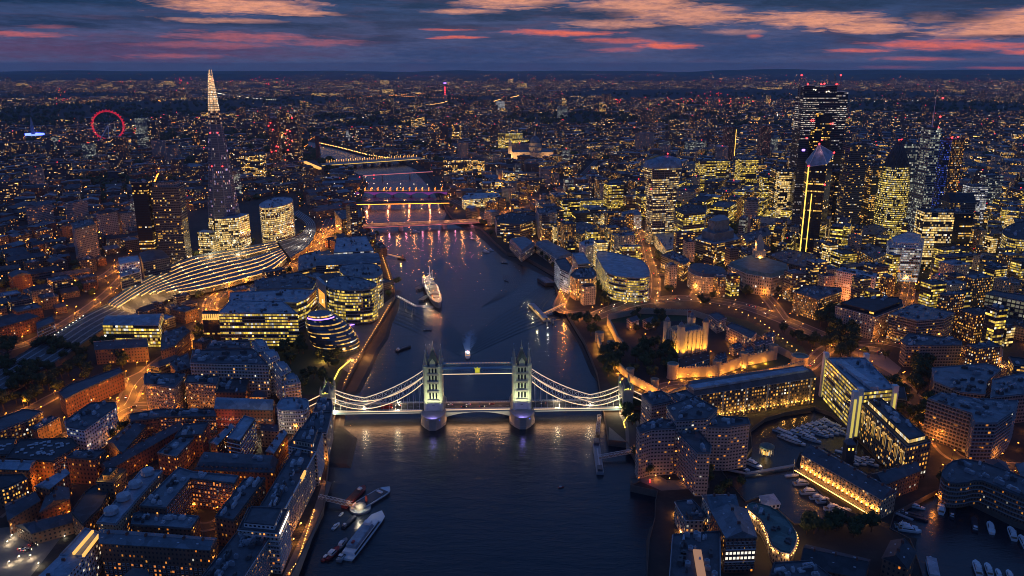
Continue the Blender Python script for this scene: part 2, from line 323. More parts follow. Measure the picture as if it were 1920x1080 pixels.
# ground material: dark streets, gardens and yards of a city seen from high up
gm=bpy.data.materials.new('ground'); gm.use_nodes=True; nt=gm.node_tree; b=nt.nodes['Principled BSDF']
tc=nn(nt,'ShaderNodeTexCoord'); ob=tc.outputs['Object']
g1=noise(nt,ob,.012,5,.6); g2=noise(nt,ob,.12,4,.6); g3=noise(nt,ob,.0012,4,.6)
c=mix(nt,((g1-.45)*6).clamp(),(.020,.022,.022),(.036,.033,.032)); c=mix(nt,((g2-.5)*4).clamp(),c,(.055,.050,.045)); c=mix(nt,((g3-.5)*8).clamp(),c,(.015,.020,.014))
setin(nt,b,'Base Color',c); b.inputs['Roughness'].default_value=.9; M['ground']=gm
flat('ground',disc,[river,dock1,dock2],GZ,gm,kind='structure')
# river water: turbid brown-green with long wind ripples
wm=bpy.data.materials.new('water'); wm.use_nodes=True; nt=wm.node_tree; b=nt.nodes['Principled BSDF']
tc=nn(nt,'ShaderNodeTexCoord'); ob=tc.outputs['Object']
mp=nn(nt,'ShaderNodeMapping'); nt.links.new(ob,mp.inputs[0]); mp.inputs['Rotation'].default_value=(0,0,.35); mp.inputs['Scale'].default_value=(.28,.8,1)
h=noise(nt,mp.outputs[0],.9,4,.62)*.55+noise(nt,mp.outputs[0],.16,3,.6)*1.1+noise(nt,ob,.02,3,.5)*1.6
bp=nn(nt,'ShaderNodeBump'); bp.inputs['Strength'].default_value=.42; bp.inputs['Distance'].default_value=.8; nt.links.new(h.k,bp.inputs['Height']); nt.links.new(bp.outputs[0],b.inputs['Normal'])
pt=noise(nt,ob,.009,4,.6,.6)
setin(nt,b,'Base Color',mix(nt,pt,(.010,.016,.024),(.016,.023,.032))); setin(nt,b,'Roughness',pt*.16+.16); b.inputs['IOR'].default_value=1.333; b.inputs['Specular IOR Level'].default_value=.75
M['water']=wm
flat('river_water',[(-9000,-1600),(9000,-1600),(9000,12000),(-9000,12000)],[],0.0,wm,kind='structure')
dm=wm.copy(); dm.name='dock_water'; M['dockwater']=dm
flat('dock_water',[(q[0],q[1]) for q in ccw([(P(1300,880,2).x,P(1300,880,2).y),(P(1450,750,2).x,P(1450,750,2).y),(P(2100,900,2).x,P(2100,900,2).y),(P(2100,1200,2).x,P(2100,1200,2).y),(P(1420,1200,2).x+60,P(1420,1200,2).y)])],[],2.0,dm,kind='structure')
def quay(name,loop,zb,mat,label,cat):
    mb=MB()
    for a,b in zip(loop,loop[1:]):
        L=(Vector(b)-Vector(a)).length
        mb.face([(a[0],a[1],zb),(b[0],b[1],zb),(b[0],b[1],GZ+.01),(a[0],a[1],GZ+.01)])
        mb.bar((a[0],a[1],GZ+.5),(b[0],b[1],GZ+.5),.5,1.0)
    tag(mb.build(name,mat),label,cat)
quay('river_wall',river[1:2+len(L3)],-1,M['quay'],'dark stone embankment wall along the left bank of the wide river','river wall')
quay('river_wall',river[2+len(L3):-1],-1,M['quay'],'dark stone embankment wall along the right bank of the wide river','river wall')
quay('dock_wall',dock1+dock1[:1],0,M['quay'],'stone quay wall round the dock basin full of white yachts','dock wall')
quay('dock_wall',dock2+dock2[:1],0,M['quay'],'stone quay wall round the basin in the bottom right corner','dock wall')
# foreshore mud banks
def mud(pxs,name='foreshore',z0=1.6):
    pts=[P(x,y,z0) for x,y in pxs]; mb=MB(); pl=ccw([(p.x,p.y) for p in pts]); n=len(pl)
    inn=inset(pl,5)
    mb.poly(inn,z0)
    for i in range(n): mb.face([(*pl[i],-.4),(*pl[(i+1)%n],-.4),(*inn[(i+1)%n],z0),(*inn[i],z0)])
    tag(mb.build(name,M['mud']),kind='structure')
mud([(628,765),(640,735),(660,695),(695,632),(728,582),(740,556),(752,560),(748,580),(737,605),(730,632),(714,655),(704,678),(692,704),(676,735),(650,742),(648,772)])
mud([(612,800),(628,768),(650,772),(646,798),(672,818),(660,876),(618,874),(604,868)])
mud([(1229,972),(1216,985),(1209,1010),(1210,1085),(1240,1085),(1262,1005),(1255,975)])
mud([(838,398),(846,412),(905,428),(930,455),(955,480),(982,484),(1040,520),(1044,545),(1030,522),(975,495),(940,482),(905,450),(880,432),(830,412)],z0=1.0)
mud([(1050,566),(1062,592),(1092,640),(1118,700),(1128,720),(1112,705),(1085,650),(1054,600),(1040,575)],z0=.8)
mud([(800,323),(822,355),(830,380),(836,395),(826,392),(812,360),(790,335),(772,318)],z0=.8)
# roads: asphalt strips with kerbed pavements and centre lines
ROADS={}
RN=[0]
def road(name,px,w,mat='asphalt',walk=True,line=True,z=GZ):
    RN[0]+=1; k=RN[0]*.012
    c=catmull([P(x,y,z) for x,y in px],5); ROADS[name]=c
    def strip(off0,off1,dz,nm,m_,kind='structure'):
        mb=MB(); L=lengths(c); prev=None
        for i,p in enumerate(c):
            t=(c[min(i+1,len(c)-1)]-c[max(i-1,0)]).normalized(); nrm=Vector((-t.y,t.x,0))
            q=(p+nrm*off0+Vector((0,0,dz)),p+nrm*off1+Vector((0,0,dz)))
            if prev: mb.face([prev[0],q[0],q[1],prev[1]][::-1] )
            prev=q
        return tag(mb.build(nm,m_),kind=kind)
    strip(-w/2,w/2,.40+k,'road',M[mat])
    if walk:
        for sgn in (1,-1):
            strip(sgn*w/2,sgn*(w/2+3),.08+k,'pavement',M['paving'])
    if line:
        strip(-.2,.2,.405+k,'road_marking',M['trim'])
    return c
for nm,px,w in [('tooley',[(120,820),(180,800),(232,762),(255,720),(300,680),(345,650),(372,628),(395,600),(400,560),(470,520),(570,490),(600,450),(620,410)],15),
  ('approach_south',[(626,760),(560,775),(470,760),(400,764),(300,762),(240,765),(190,800),(120,850),(60,905),(-20,970)],14),
  ('bermondsey',[(0,790),(60,765),(120,735),(180,725),(235,715),(290,690)],10),
  ('queen_street',[(60,915),(120,880),(190,870),(240,850),(300,800),(345,785)],8),
  ('viaduct_street',[(0,660),(60,640),(130,600),(200,550),(250,500),(300,470)],9),
  ('shad_street',[(330,985),(400,985),(455,940),(510,880),(545,835),(590,790)],7),
  ('approach_north',[(1165,757),(1215,745),(1250,725),(1300,720),(1400,712),(1500,695),(1560,650),(1640,640),(1700,650)],14),
  ('tower_hill',[(1110,595),(1180,570),(1260,560),(1330,562),(1400,575),(1470,600),(1530,625),(1590,650),(1650,660)],22),
  ('byward',[(1220,560),(1222,520),(1212,490),(1205,460),(1196,435),(1180,415),(1150,400),(1090,385),(1020,375),(950,365)],20),
  ('lower_thames',[(1110,590),(1050,580),(1062,540),(1055,500),(1010,470),(960,425),(900,400),(850,375)],12),
  ('minories',[(1640,640),(1680,600),(1700,560),(1705,520),(1690,480),(1660,450),(1640,425)],13),
  ('mansell',[(1700,640),(1760,640),(1830,665),(1900,690),(1990,720)],14),
  ('smithfield',[(1560,650),(1640,690),(1700,730),(1740,790),(1780,850),(1840,870),(1960,880)],11),
  ('great_tower',[(1470,600),(1440,560),(1400,525),(1330,520),(1270,515),(1222,515)],12),
  ('borough',[(600,450),(640,425),(680,420)],14),('north_quay',[(1190,850),(1186,800),(1175,775),(1180,745)],8),
  ('fenchurch',[(1300,560),(1350,470),(1420,440),(1500,430),(1600,445),(1660,450)],10),
  ('long_lane',[(0,470),(90,455),(200,440),(300,400),(420,370),(520,350)],10),('south_road',[(0,560),(100,540),(190,520),(240,480)],9),
  ('cannon',[(905,413),(960,395),(1010,380),(1060,350),(1090,330),(1120,300)],12),('queen_vic',[(760,300),(850,312),(930,325),(1000,335),(1080,345)],12),
  ('embankment',[(600,268),(640,277),(690,290),(740,297),(790,300)],14)]:
    road(nm,px,w,line=w>11)
# open paved places and lawns
def patch(name,px,mat,z=.03,kind='structure'):
    mb=MB(); mb.poly([(P(*q).x,P(*q).y) for q in px],GZ+z); return tag(mb.build(name,M[mat]),kind=kind)
patch('plaza',[(602,600),(640,590),(705,580),(738,556),(722,590),(690,640),(655,700),(640,690),(665,655),(640,640)],'paving',.05)
patch('riverside_path',[(560,1080),(606,955),(622,905),(606,900),(590,950),(530,1080)],'paving',.05)
patch('plaza',[(1560,640),(1640,650),(1690,690),(1660,730),(1600,690),(1580,670)],'paving',.04)
patch('plaza',[(1140,582),(1260,566),(1340,575),(1330,590),(1180,590),(1130,595)],'ground',.045)
patch('lawn',[(560,740),(500,690),(505,640),(560,650),(620,665),(650,665),(628,740)],'grass',.03)
patch('moat',moatpx,'grass',.035)
patch('lawn',[(1130,690),(1150,700),(1180,735),(1170,745),(1150,730),(1120,680)],'grass',.04)
patch('car_park',[(0,990),(40,985),(120,1000),(90,1040),(50,1090),(-30,1090),(-30,1000)],'paving',.04)
patch('riverside_path',[(1190,855),(1176,830),(1150,825),(1141,826),(1142,800),(1200,850),(1215,880),(1250,900),(1330,905),(1330,915),(1240,920),(1201,903)],'paving',.05)
patch('dock_island_quay',[(1720,1010),(1667,992),(1500,985),(1480,1035),(1500,1080),(1700,1090)],'ground',.045)
# ------------------------------------------------------------------ building kit
rnd=random.Random(11)
USED=[]      # footprints already taken
def wallfaces(mb,pts,z0,z1,cw,fl,m=0,seed=None,ztop=None):
    seed=rnd.randint(0,400)*16 if seed is None else seed
    n=len(pts); k=seed; nf=max(1,round((z1-z0)/fl)); v0=rnd.randint(0,50)*40
    for i in range(n):
        a,b=pts[i],pts[(i+1)%n]; L=math.hypot(b[0]-a[0],b[1]-a[1])
        if L<.2: continue
        c=max(1,round(L/cw))
        mb.face([(*a,z0),(*b,z0),(*b,z1),(*a,z1)],[(k,v0),(k+c,v0),(k+c,v0+nf),(k,v0+nf)],m); k+=c+1
def quadize(pts):
    """order a 4-gon so edge 0-1 is a long edge"""
    p=list(pts); L=lambda a,b: math.hypot(a[0]-b[0],a[1]-b[1])
    if L(p[0],p[1])+L(p[2],p[3])<L(p[1],p[2])+L(p[3],p[0]): p=p[1:]+p[:1]
    return p
def roofmesh(pts,z,roof,rh=4.0,over=.4):
    mb=MB(); n=len(pts); mid=lambda a,b:((a[0]+b[0])/2,(a[1]+b[1])/2)
    if roof in('gable','hip') and n!=4: roof='mansard'
    if roof=='gable' or roof=='hip':
        p=quadize(inset(pts,-over)); A=mid(p[1],p[2]); B=mid(p[3],p[0])
        if roof=='hip':
            d=Vector((A[0]-B[0],A[1]-B[1])); L=d.length; q=min(.35,6/max(L,1)); A=(A[0]-d.x*q,A[1]-d.y*q); B=(B[0]+d.x*q,B[1]+d.y*q)
        zt=z+rh
        mb.face([(*p[0],z),(*p[1],z),(*A,zt),(*B,zt)]); mb.face([(*p[2],z),(*p[3],z),(*B,zt),(*A,zt)])
        mb.face([(*p[1],z),(*p[2],z),(*A,zt)]); mb.face([(*p[3],z),(*p[0],z),(*B,zt)]); mb.bar((*B,zt),(*A,zt),.5,.4)
    elif roof=='curve':
        p=quadize(inset(pts,-.2)); N=8
        for i in range(N):
            t0,t1=i/N,(i+1)/N; f=lambda t:(z+rh*math.sin(math.pi*t))
            L=lambda a,b,t:(a[0]+(b[0]-a[0])*t,a[1]+(b[1]-a[1])*t)
            a0,a1,b0,b1=L(p[0],p[3],t0),L(p[0],p[3],t1),L(p[1],p[2],t0),L(p[1],p[2],t1)
            mb.face([(*a0,f(t0)),(*b0,f(t0)),(*b1,f(t1)),(*a1,f(t1))])
            mb.face([(*a0,z),(*a0,f(t0)),(*a1,f(t1)),(*a1,z)]); mb.face([(*b0,z),(*b1,z),(*b1,f(t1)),(*b0,f(t0))])
    elif roof=='mansard':
        q=inset(pts,min(3.0,rh*.8)); 
        for i in range(n): mb.face([(*pts[i],z),(*pts[(i+1)%n],z),(*q[(i+1)%n],z+rh),(*q[i],z+rh)])
        mb.poly(q,z+rh)
    else:
        q=inset(pts,.45)
        for i in range(n):
            j=(i+1)%n
            mb.face([(*pts[i],z),(*pts[j],z),(*pts[j],z+.003),(*pts[i],z+.003)]) if False else None
            mb.face([(*pts[i],z+.9),(*pts[j],z+.9),(*q[j],z+.9),(*q[i],z+.9)]); mb.face([(*q[i],z+.9),(*q[j],z+.9),(*q[j],z+.05),(*q[i],z+.05)])
            mb.face([(*pts[i],z),(*pts[j],z),(*pts[j],z+.9),(*pts[i],z+.9)])
        mb.poly(q,z+.05)
    return mb
_box={}
def boxobj(name,parent,c,d,mat,rz=0,bevel=0):
    """one box-like part; equal sizes share a mesh"""
    k=(name,tuple(round(x,2) for x in d),mat)
    if k not in _box:
        mb=MB().box((0,0,0),d,bottom=True)
        if name in('roof_plant','lift_housing'):
            mb.box((0,0,d[2]/2+.25),(d[0]*.9,d[1]*.9,.5)); mb.box((d[0]*.2,0,d[2]/2+.8),(d[0]*.25,d[1]*.4,.9))
        o=mb.build(name,M[mat]); _box[k]=o.data
    else:
        o=bpy.data.objects.new(name,_box[k]); COL.objects.link(o)
    o.parent=parent; o.location=c; o.rotation_euler=(0,0,rz); return o
def longdir(pts):
    best=(0,0)
    for a,b in zip(pts,pts[1:]+pts[:1]):
        L=math.hypot(b[0]-a[0],b[1]-a[1])
        if L>best[0]: best=(L,math.atan2(b[1]-a[1],b[0]-a[0]))
    return best[1]
def inside(p,poly):
    x,y=p; c=False
    for (x0,y0),(x1,y1) in zip(poly,poly[1:]+poly[:1]):
        if (y0>y)!=(y1>y) and x<(x1-x0)*(y-y0)/(y1-y0)+x0: c=not c
    return c
def plants(r,pts,z,n,mat='plant',size=1.0,glow=None):
    xs=[p[0] for p in pts]; ys=[p[1] for p in pts]; a=longdir(pts); q=inset(pts,3.0); k=0; tr=0
    while k<n and tr<n*14:
        tr+=1; c=(rnd.uniform(min(xs),max(xs)),rnd.uniform(min(ys),max(ys)))
        if not inside(c,q): continue
        d=(rnd.choice((1.6,2.6,4,7))*size,rnd.choice((1.4,2.4,3.4))*size,rnd.choice((.9,1.6,2.4))*size)
        boxobj('roof_plant',r,(c[0]-r.location.x,c[1]-r.location.y,z-r.location.z+d[2]/2+.06),d,rnd.choice((mat,mat,'trim_dark','r_pale')),a); k+=1
def bld(name,label,pts,h,wall='f_stone',roof='flat',rm='r_dark',fl=3.4,cw=3.0,rh=4.0,np_=0,group=None,cat=None,z0=GZ,bands=False,parent=None,setback=None,reg=True,cornice=True,pm='plant'):
    """pts: world outline; h: height of the eaves above ground"""
    pts=ccw(pts); c=centroid(pts)
    if reg: USED.append(pts)
    r=parent or root(name,(c[0],c[1],z0),label,cat or name.replace('_',' '),group)
    O=Vector(r.location); loc=[(p[0]-O.x,p[1]-O.y) for p in pts]; b=z0-O.z
    w=MB(); wallfaces(w,loc,b,b+h,cw,fl)
    if roof=='gable' and len(pts)==4:
        p=quadize(loc)
        for i in (1,3):
            A=p[i]; B=p[(i+1)%4]; m_=((A[0]+B[0])/2,(A[1]+B[1])/2); w.face([(*A,b+h),(*B,b+h),(*m_,b+h+rh*.93)],[(.02,.02)]*3)
    wo=w.build('wall',M[wall],r)
    ro=roofmesh(loc,b+h,roof,rh).build('roof',M[rm],r)
    if bands or cornice:
        cb=MB()
        if cornice:
            q=inset(loc,-.35)
            for i in range(len(q)):
                A,B=q[i],q[(i+1)%len(q)]; cb.bar((*A,b+h-.35),(*B,b+h-.35),.5,.5)
            cb.build('cornice',M['trim' if wall in('f_white','f_stone','f_whitelit') else 'steel_grey' if wall not in('f_brick','f_brown') else 'quay'],r)
        if bands:
            bb=MB(); q=inset(loc,-.25); nf=max(1,round(h/fl))
            for k in range(1,nf):
                z=b+h*k/nf
                for i in range(len(q)): bb.bar((*q[i],z),(*q[(i+1)%len(q)],z),.7,.55)
            bb.build('floor_bands',M[bands if isinstance(bands,str) else 'trim'],r)
    if setback:
        ins,hh,sw=setback; q=inset(loc,ins); s=MB(); wallfaces(s,q,b+h+.06,b+h+hh,cw,fl); s.build('penthouse',M[sw],r); roofmesh(q,b+h+hh,'flat').build('penthouse_roof',M[rm],r)
        plants(r,[(p[0]+O.x,p[1]+O.y) for p in q],z0+h+hh,np_)
    elif roof=='flat' and np_: plants(r,pts,z0+h,np_+(min(16,int(abs(area(pts))/95)) if reg else 0),pm)
    if roof=='gable' and len(pts)==4 and reg and c[1]<900: ridge(r,pts,z0+h,rh,wall)
    elif roof=='mansard' and np_: plants(r,inset(pts,3),z0+h+rh,np_,pm)
    return r
def ridge(r,pts,z,rh,wall):
    p=quadize(pts); A=Vector(((p[1][0]+p[2][0])/2,(p[1][1]+p[2][1])/2)); B_=Vector(((p[3][0]+p[0][0])/2,(p[3][1]+p[0][1])/2)); L=(A-B_).length; a=math.atan2(A.y-B_.y,A.x-B_.x); nr=Vector((math.sin(a),-math.cos(a))); wd=math.hypot(p[1][0]-p[2][0],p[1][1]-p[2][1])
    for i in range(max(2,int(L/11))):
        t=(i+.5)/max(2,int(L/11)); q=A.lerp(B_,t); boxobj('chimney',r,(q.x-r.location.x,q.y-r.location.y,z-r.location.z+rh+.5),(1.1,1.9,2.2),'r_red',a)
        for s in(-1,1):
            q2=A.lerp(B_,min(.97,t+.03))+nr*s*wd*.24; boxobj('rooflight',r,(q2.x-r.location.x,q2.y-r.location.y,z-r.location.z+rh*.52+.12),(1.5,1.0,.35),'r_pale',a)
def B(name,label,px,h,*a,**k):
    """outline given as photo pixels of the eaves, which lie h above the ground"""
    z0=k.get('z0',GZ); p=[P(x,y,z0+h) for x,y in px]
    return bld(name,label,[(q.x,q.y) for q in p],h,*a,**k)
def dormers(r,a,b,n,z,d=(1.8,2.2,1.8),mat='trim_dark',off=1.4):
    """dormer windows along the eaves from a to b (world)"""
    a=Vector(a); b=Vector(b); u=(b-a).normalized(); nr=Vector((-u.y,u.x)); ang=math.atan2(u.y,u.x)
    for i in range(n):
        p=a.lerp(b,(i+.5)/n)+nr*off
        boxobj('dormer',r,(p.x-r.location.x,p.y-r.location.y,z-r.location.z),d,mat,ang)
LITW={'o':'l_orangew','y':'l_yelloww','w':'l_whitew'}
em('l_orangew',(1,.30,.03),.9); em('l_yelloww',(1,.55,.10),1.0); em('l_whitew',(1,.9,.7),1.4)
def windows(r,a,b,z0,z1,cols,rows,lit='o',frac=.3,w=1.3,h=1.6,recess=.06,cap=90,skip=None):
    """real window panes with frames on the wall from a to b (world, outside on the right-hand side)"""
    a=Vector(a); b=Vector(b); u=(b-a).normalized(); nr=Vector((u.y,-u.x)); ang=math.atan2(u.y,u.x); n=0
    for j in range(rows):
        for i in range(cols):
            if n>=cap: return
            if skip and skip(i,j): continue
            p=a.lerp(b,(i+.5)/cols)+nr*recess; z=z0+(z1-z0)*(j+.5)/rows
            mat=LITW[lit] if rnd.random()<frac else 'tint'
            k=('window',w,h,mat)
            if k not in _box:
                mb=MB().box((0,0,0),(w,.08,h),m=0); 
                for dx,dz,sx,sz in ((0,h/2,w+.3,.16),(0,-h/2-.05,w+.5,.22),(-w/2-.05,0,.14,h),(w/2+.05,0,.14,h),(0,0,.08,h)): mb.box((dx,-.05,dz),(sx,.16,sz),m=1)
                o=mb.build('window',[M[mat],M['trim']]); _box[k]=o.data
            else: o=bpy.data.objects.new('window',_box[k]); COL.objects.link(o)
            o.parent=r; o.location=(p.x-r.location.x,p.y-r.location.y,z-r.location.z); o.rotation_euler=(0,0,ang); n+=1
NL=[0]
def light(p,col,power,parent=None,rad=.4,spot=None,aim=None,name='lamp_light'):
    if col[0]==1 and .3<col[1]<.75: col=(1,col[1]*.74,col[2]*.5)
    NL[0]+=1
    d=bpy.data.lights.new(name,'SPOT' if spot else 'POINT'); d.color=col; d.energy=power; d.shadow_soft_size=rad
    if spot: d.spot_size=R(spot); d.spot_blend=.6
    o=bpy.data.objects.new(name,d); COL.objects.link(o); o.location=p
    if aim is not None:
        o.rotation_euler=(Vector(aim)-Vector(p)).to_track_quat('-Z','Y').to_euler()
    if parent is not None: o.parent=parent; o.location=Vector(p)-Vector(parent.location)
    return o
LC={'l_orange':(1,.30,.03),'l_warm':(1,.44,.10),'l_white':(1,.80,.52),'l_yellow':(1,.6,.12)}
def streetlamp(p,mat,label,group,power=0,hgt=8,rad=.45,name='street_lamp'):
    k=('lamp',mat,hgt,rad)
    name='path_lamp' if name=='street_lamp' and hgt<5.1 else name; r=root(name,p,label,name.replace('_',' '),group)
    if k not in _box:
        a=MB().lathe((0,0,0),[(.22,0),(.12,1),(.09,hgt)],6); a.bar((0,0,hgt),(1.2,0,hgt+.3),.1); o1=a.build('pole',M['trim_dark'],r)
        o2=MB().lathe((1.2,0,hgt),[(0,-rad*.6),(rad,-rad*.2),(rad*.8,rad*.5),(0,rad*.8)],8).build('lamp_head',M[mat],r); _box[k]=(o1.data,o2.data)
    else:
        for nm,me in zip(('pole','lamp_head'),_box[k]):
            o=bpy.data.objects.new(nm,me); COL.objects.link(o); o.parent=r
    if power: light((p[0]+1.2,p[1],p[2]+hgt-rad-.5),LC.get(mat,(1,.8,.5)),power,r,rad=.6)
    return r
def lamps(px,step,mat,label,group,power=0,every=1,hgt=8,rad=.45,off=0,z=GZ,side=0,world=None):
    pts=world or [P(x,y,z) for x,y in px]
    for i,(p,d) in enumerate(along(pts,step,off)):
        n=Vector((-d.y,d.x,0))*side*(1 if i%2 else -1)
        streetlamp((p.x+n.x,p.y+n.y,z),mat,label,group,power if i%every==0 else 0,hgt,rad)
# ------------------------------------------------------------------ the bascule bridge with two stone towers
BX,BY=-32.1,680.9; BA=R(2.0)
def bw(s,t,z=0):     # s along the bridge, t across (away from the camera positive)
    return Vector((BX+s*math.cos(BA)-t*math.sin(BA),BY+s*math.sin(BA)+t*math.cos(BA),z))
def tb(name,fn,mats,parent,**k):
    mb=MB(); fn(mb); o=mb.build(name,mats,parent,**k); return o
br=root('suspension_bridge',(BX,BY,0),'twin towered stone bascule bridge with floodlit suspension chains over the river','bridge',rz=BA)
DZ=10.0
tb('deck',lambda m:(m.box((0,0,DZ-.75),(61,15,1.5),bottom=True),m.box((-92.5,0,DZ-.75),(103,17,1.5),bottom=True),m.box((92.5,0,DZ-.75),(103,17,1.5),bottom=True),m.box((-200,0,DZ-1.6),(115,18,1.5),bottom=True),m.box((200,0,DZ-1.6),(115,18,1.5),bottom=True)),M['asphalt'],br)
tb('road_marking',lambda m:[m.box((x,0,DZ+.02),(3,.2,.04)) for x in range(-140,141,7) if abs(abs(x)-41)>11],M['trim'],br)
for s in (1,-1):
    tb('footway',lambda m:(m.box((0,s*6.3,DZ+.12),(61,2.4,.24)),m.box((-97,s*7,DZ+.12),(88,2.6,.24)),m.box((97,s*7,DZ+.12),(88,2.6,.24))),M['paving'],br)
    def par(m):
        for x0,x1,y in ((-30.5,30.5,7.5),(-141,-52,8.6),(52,141,8.6)):
            m.box(((x0+x1)/2,s*y,DZ+1.3),(x1-x0,.25,.22)); m.box(((x0+x1)/2,s*y,DZ+.35),(x1-x0,.3,.3))
            for i in range(int((x1-x0)/1.6)+1): m.box((x0+i*1.6,s*y,DZ+.8),(.35,.16,1.0))
    tb('parapet',par,M['steel_white'],br)
    tb('deck_girder',lambda m:(m.box((0,s*7.4,DZ-1.5),(61,.5,2.4),bottom=True),m.box((-96,s*8.4,DZ-1.6),(90,.5,2.2),bottom=True),m.box((96,s*8.4,DZ-1.6),(90,.5,2.2),bottom=True)),M['steel_blue'],br)
    tb('light_strip',lambda m:(m.box((0,s*7.75,DZ-.2),(61,.15,.5)),m.box((-96,s*8.75,DZ-.2),(90,.15,.5)),m.box((96,s*8.75,DZ-.2),(90,.15,.5))),M['l_chain'],br)
# bascule leaves' arched ribs
for s in (1,-1):
    def rib(m):
        N=10
        for k in range(N):
            x0=30.5-k*3.05; x1=x0-3.05; d=lambda x:1.2+5.0*((abs(x))/30.5)**2
            m.face([(s*x0,-7.2,DZ-1),(s*x1,-7.2,DZ-1),(s*x1,-7.2,DZ-1-d(x1)),(s*x0,-7.2,DZ-1-d(x0))]); m.face([(s*x0,7.2,DZ-1),(s*x1,7.2,DZ-1),(s*x1,7.2,DZ-1-d(x1)),(s*x0,7.2,DZ-1-d(x0))])
            m.bar((s*x0,-7.2,DZ-1-d(x0)),(s*x1,-7.2,DZ-1-d(x1)),.8); m.bar((s*x0,7.2,DZ-1-d(x0)),(s*x1,7.2,DZ-1-d(x1)),.8)
    tb('bascule_rib',rib,M['steel_blue'],br)
pale=pbr('tower_stone',(.52,.54,.40),.85,var=.35,vs=.35)
for s in (-1,1):
    cx=s*41
    # pier with pointed cutwaters
    def pier(m):
        for z0,z1,e in ((-2,2.2,1.0),(2.2,8.4,0.0),(8.4,9.9,.6)):
            o=[(cx-10.6-e,-17),(cx-7.5,-25),(cx-3,-29.5-e),(cx+3,-29.5-e),(cx+7.5,-25),(cx+10.6+e,-17),(cx+10.6+e,17),(cx+7.5,25),(cx+3,29.5+e),(cx-3,29.5+e),(cx-7.5,25),(cx-10.6-e,17)]
            o=ccw(o)
            for i in range(len(o)): m.face([(*o[i],z0),(*o[(i+1)%12],z0),(*o[(i+1)%12],z1),(*o[i],z1)])
            m.poly(o,z1)
    p=tb('pier',pier,M['granite'],br)
    for sg in (1,-1): tb('pier_parapet',lambda m:[m.bar((cx+a[0],a[1],10.5),(cx+b[0],b[1],10.5),.6,1.1) for q in [[(-10.6,-8),(-10.6,-17),(-7.5,-25),(-3,-29.5),(3,-29.5),(7.5,-25),(10.6,-17),(10.6,-8)]] for a,b in zip([(x,y*sg) for x,y in q],[(x,y*sg) for x,y in q][1:])],M['granite'],p)
    for dx,c in ((-5,'l_blue'),(-1.5,'l_blue'),(2,'l_blue'),(6.5,'l_blue')):
        tb('pier_lamp',lambda m:m.box((cx+dx,-28.6+abs(dx)*.45-1.2,8.7),(.9 if s<0 and dx==-1.5 else .45,.3,.7 if s<0 and dx==-1.5 else .4)),M[c],p)
    # tower: body with four storeys, string courses, traceried windows, archway, octagonal corner turrets
    W,D=17.0,18.5; HW=7.2; T0=10.0; T1=46.5
    def body(m):
        for sx in (-1,1):   # walls either side of the road arch
            m.box((cx,sx*(D/2-2.6),T0+5),(W-3,5.2,10))
        m.box((cx,0,(T0+10+T1)/2),(W-3,D-1,T1-T0-10),bottom=True)
        m.box((cx,0,T1+3.2),(W-2,D,6.4))
    t=tb('tower',body,M['tower_stone'],br)
    def courses(m):
        for z in (T0+10.3,T0+19,T0+28,T1-.3,T1+6.3): m.box((cx,0,z),(W-1.6,D+.6,.9),bottom=True)
        for z in (T0+10.3,T0+19,T0+28,T1-.3): m.box((cx,0,z-1.1),(W-2.2,D-.2,.5),bottom=True)
    tb('string_course',courses,M['granite'],t)
    for j,(z,hh) in enumerate(((T0+4.5,5.5),(T0+14.6,5.6),(T0+23.5,5.2),(T0+32,4.6),(T1+2.8,3.6))):
        for sg in (-1,1):
            for i in (-1,0,1):
                if j==0 and i==0: continue
                def w(m,x=cx+i*2.9,y=sg*((D-1)/2 if j<4 else D/2)):
                    m.box((x,y,z),(1.5,.12,hh)); m.face([(x-.75,y+sg*.061,z+hh/2),(x+.75,y+sg*.061,z+hh/2),(x,y+sg*.061,z+hh/2+1.2)][::-sg])
                tb('window',w,M['tint'],t)
        for sg in (-1,1):
            for i in (-1,0,1):
                if j in(0,): continue
                tb('window',lambda m:m.box((cx+sg*((W-3)/2 if j<4 else (W-2)/2),i*3.2,z),(.12,1.5,hh)),M['tint'],t)
    tb('doorway',lambda m:(m.box((cx,-D/2+.45,T0+2.6),(3.2,.3,5.2)),m.lathe((cx,-D/2+.45,T0+5.2),[(0,-.01),(1.6,0)],8)),M['tint'],t)
    for sx in (-1,1):
        for sy in (-1,1):
            tx,ty=cx+sx*(W/2-1.6),sy*(D/2-1.2)
            q=tb('corner_turret',lambda m:m.lathe((tx,ty,0),[(2.3,T0),(2.3,T0+8),(1.95,T0+8.4),(1.95,T1),(2.3,T1+.6),(2.2,T1+7),(2.5,T1+7.4),(2.2,T1+8.6),(1.2,T1+9)],8),M['tower_stone'],t)
            tb('pinnacle',lambda m:m.lathe((tx,ty,0),[(1.5,T1+9),(1.3,T1+12),(.5,T1+17),(.12,T1+20),(.1,T1+22)],8),M['ashlar'],q)
            tb('finial',lambda m:(m.box((tx,ty,T1+22.3),(.9,.15,.15),bottom=True),m.lathe((tx,ty,T1+22),[(0,-.3),(.3,0),(.1,.4),(0,1.6)],6)),M['l_warm'] if False else M['steel_white'],q)
    # steep slate roof with lucarne gables
    def rf(m):
        a,b_=W/2-3,D/2-2.6
        o=[(cx-a,-b_),(cx+a,-b_),(cx+a,b_),(cx-a,b_)]; u=[(cx-1.0,-1.3),(cx+1.0,-1.3),(cx+1.0,1.3),(cx-1.0,1.3)]
        for i in range(4): m.face([(*o[i],T1+6.9),(*o[(i+1)%4],T1+6.9),(*u[(i+1)%4],T1+20),(*u[i],T1+20)])
        m.poly(u,T1+20)
    tb('spire_roof',rf,M['r_slate'],t)
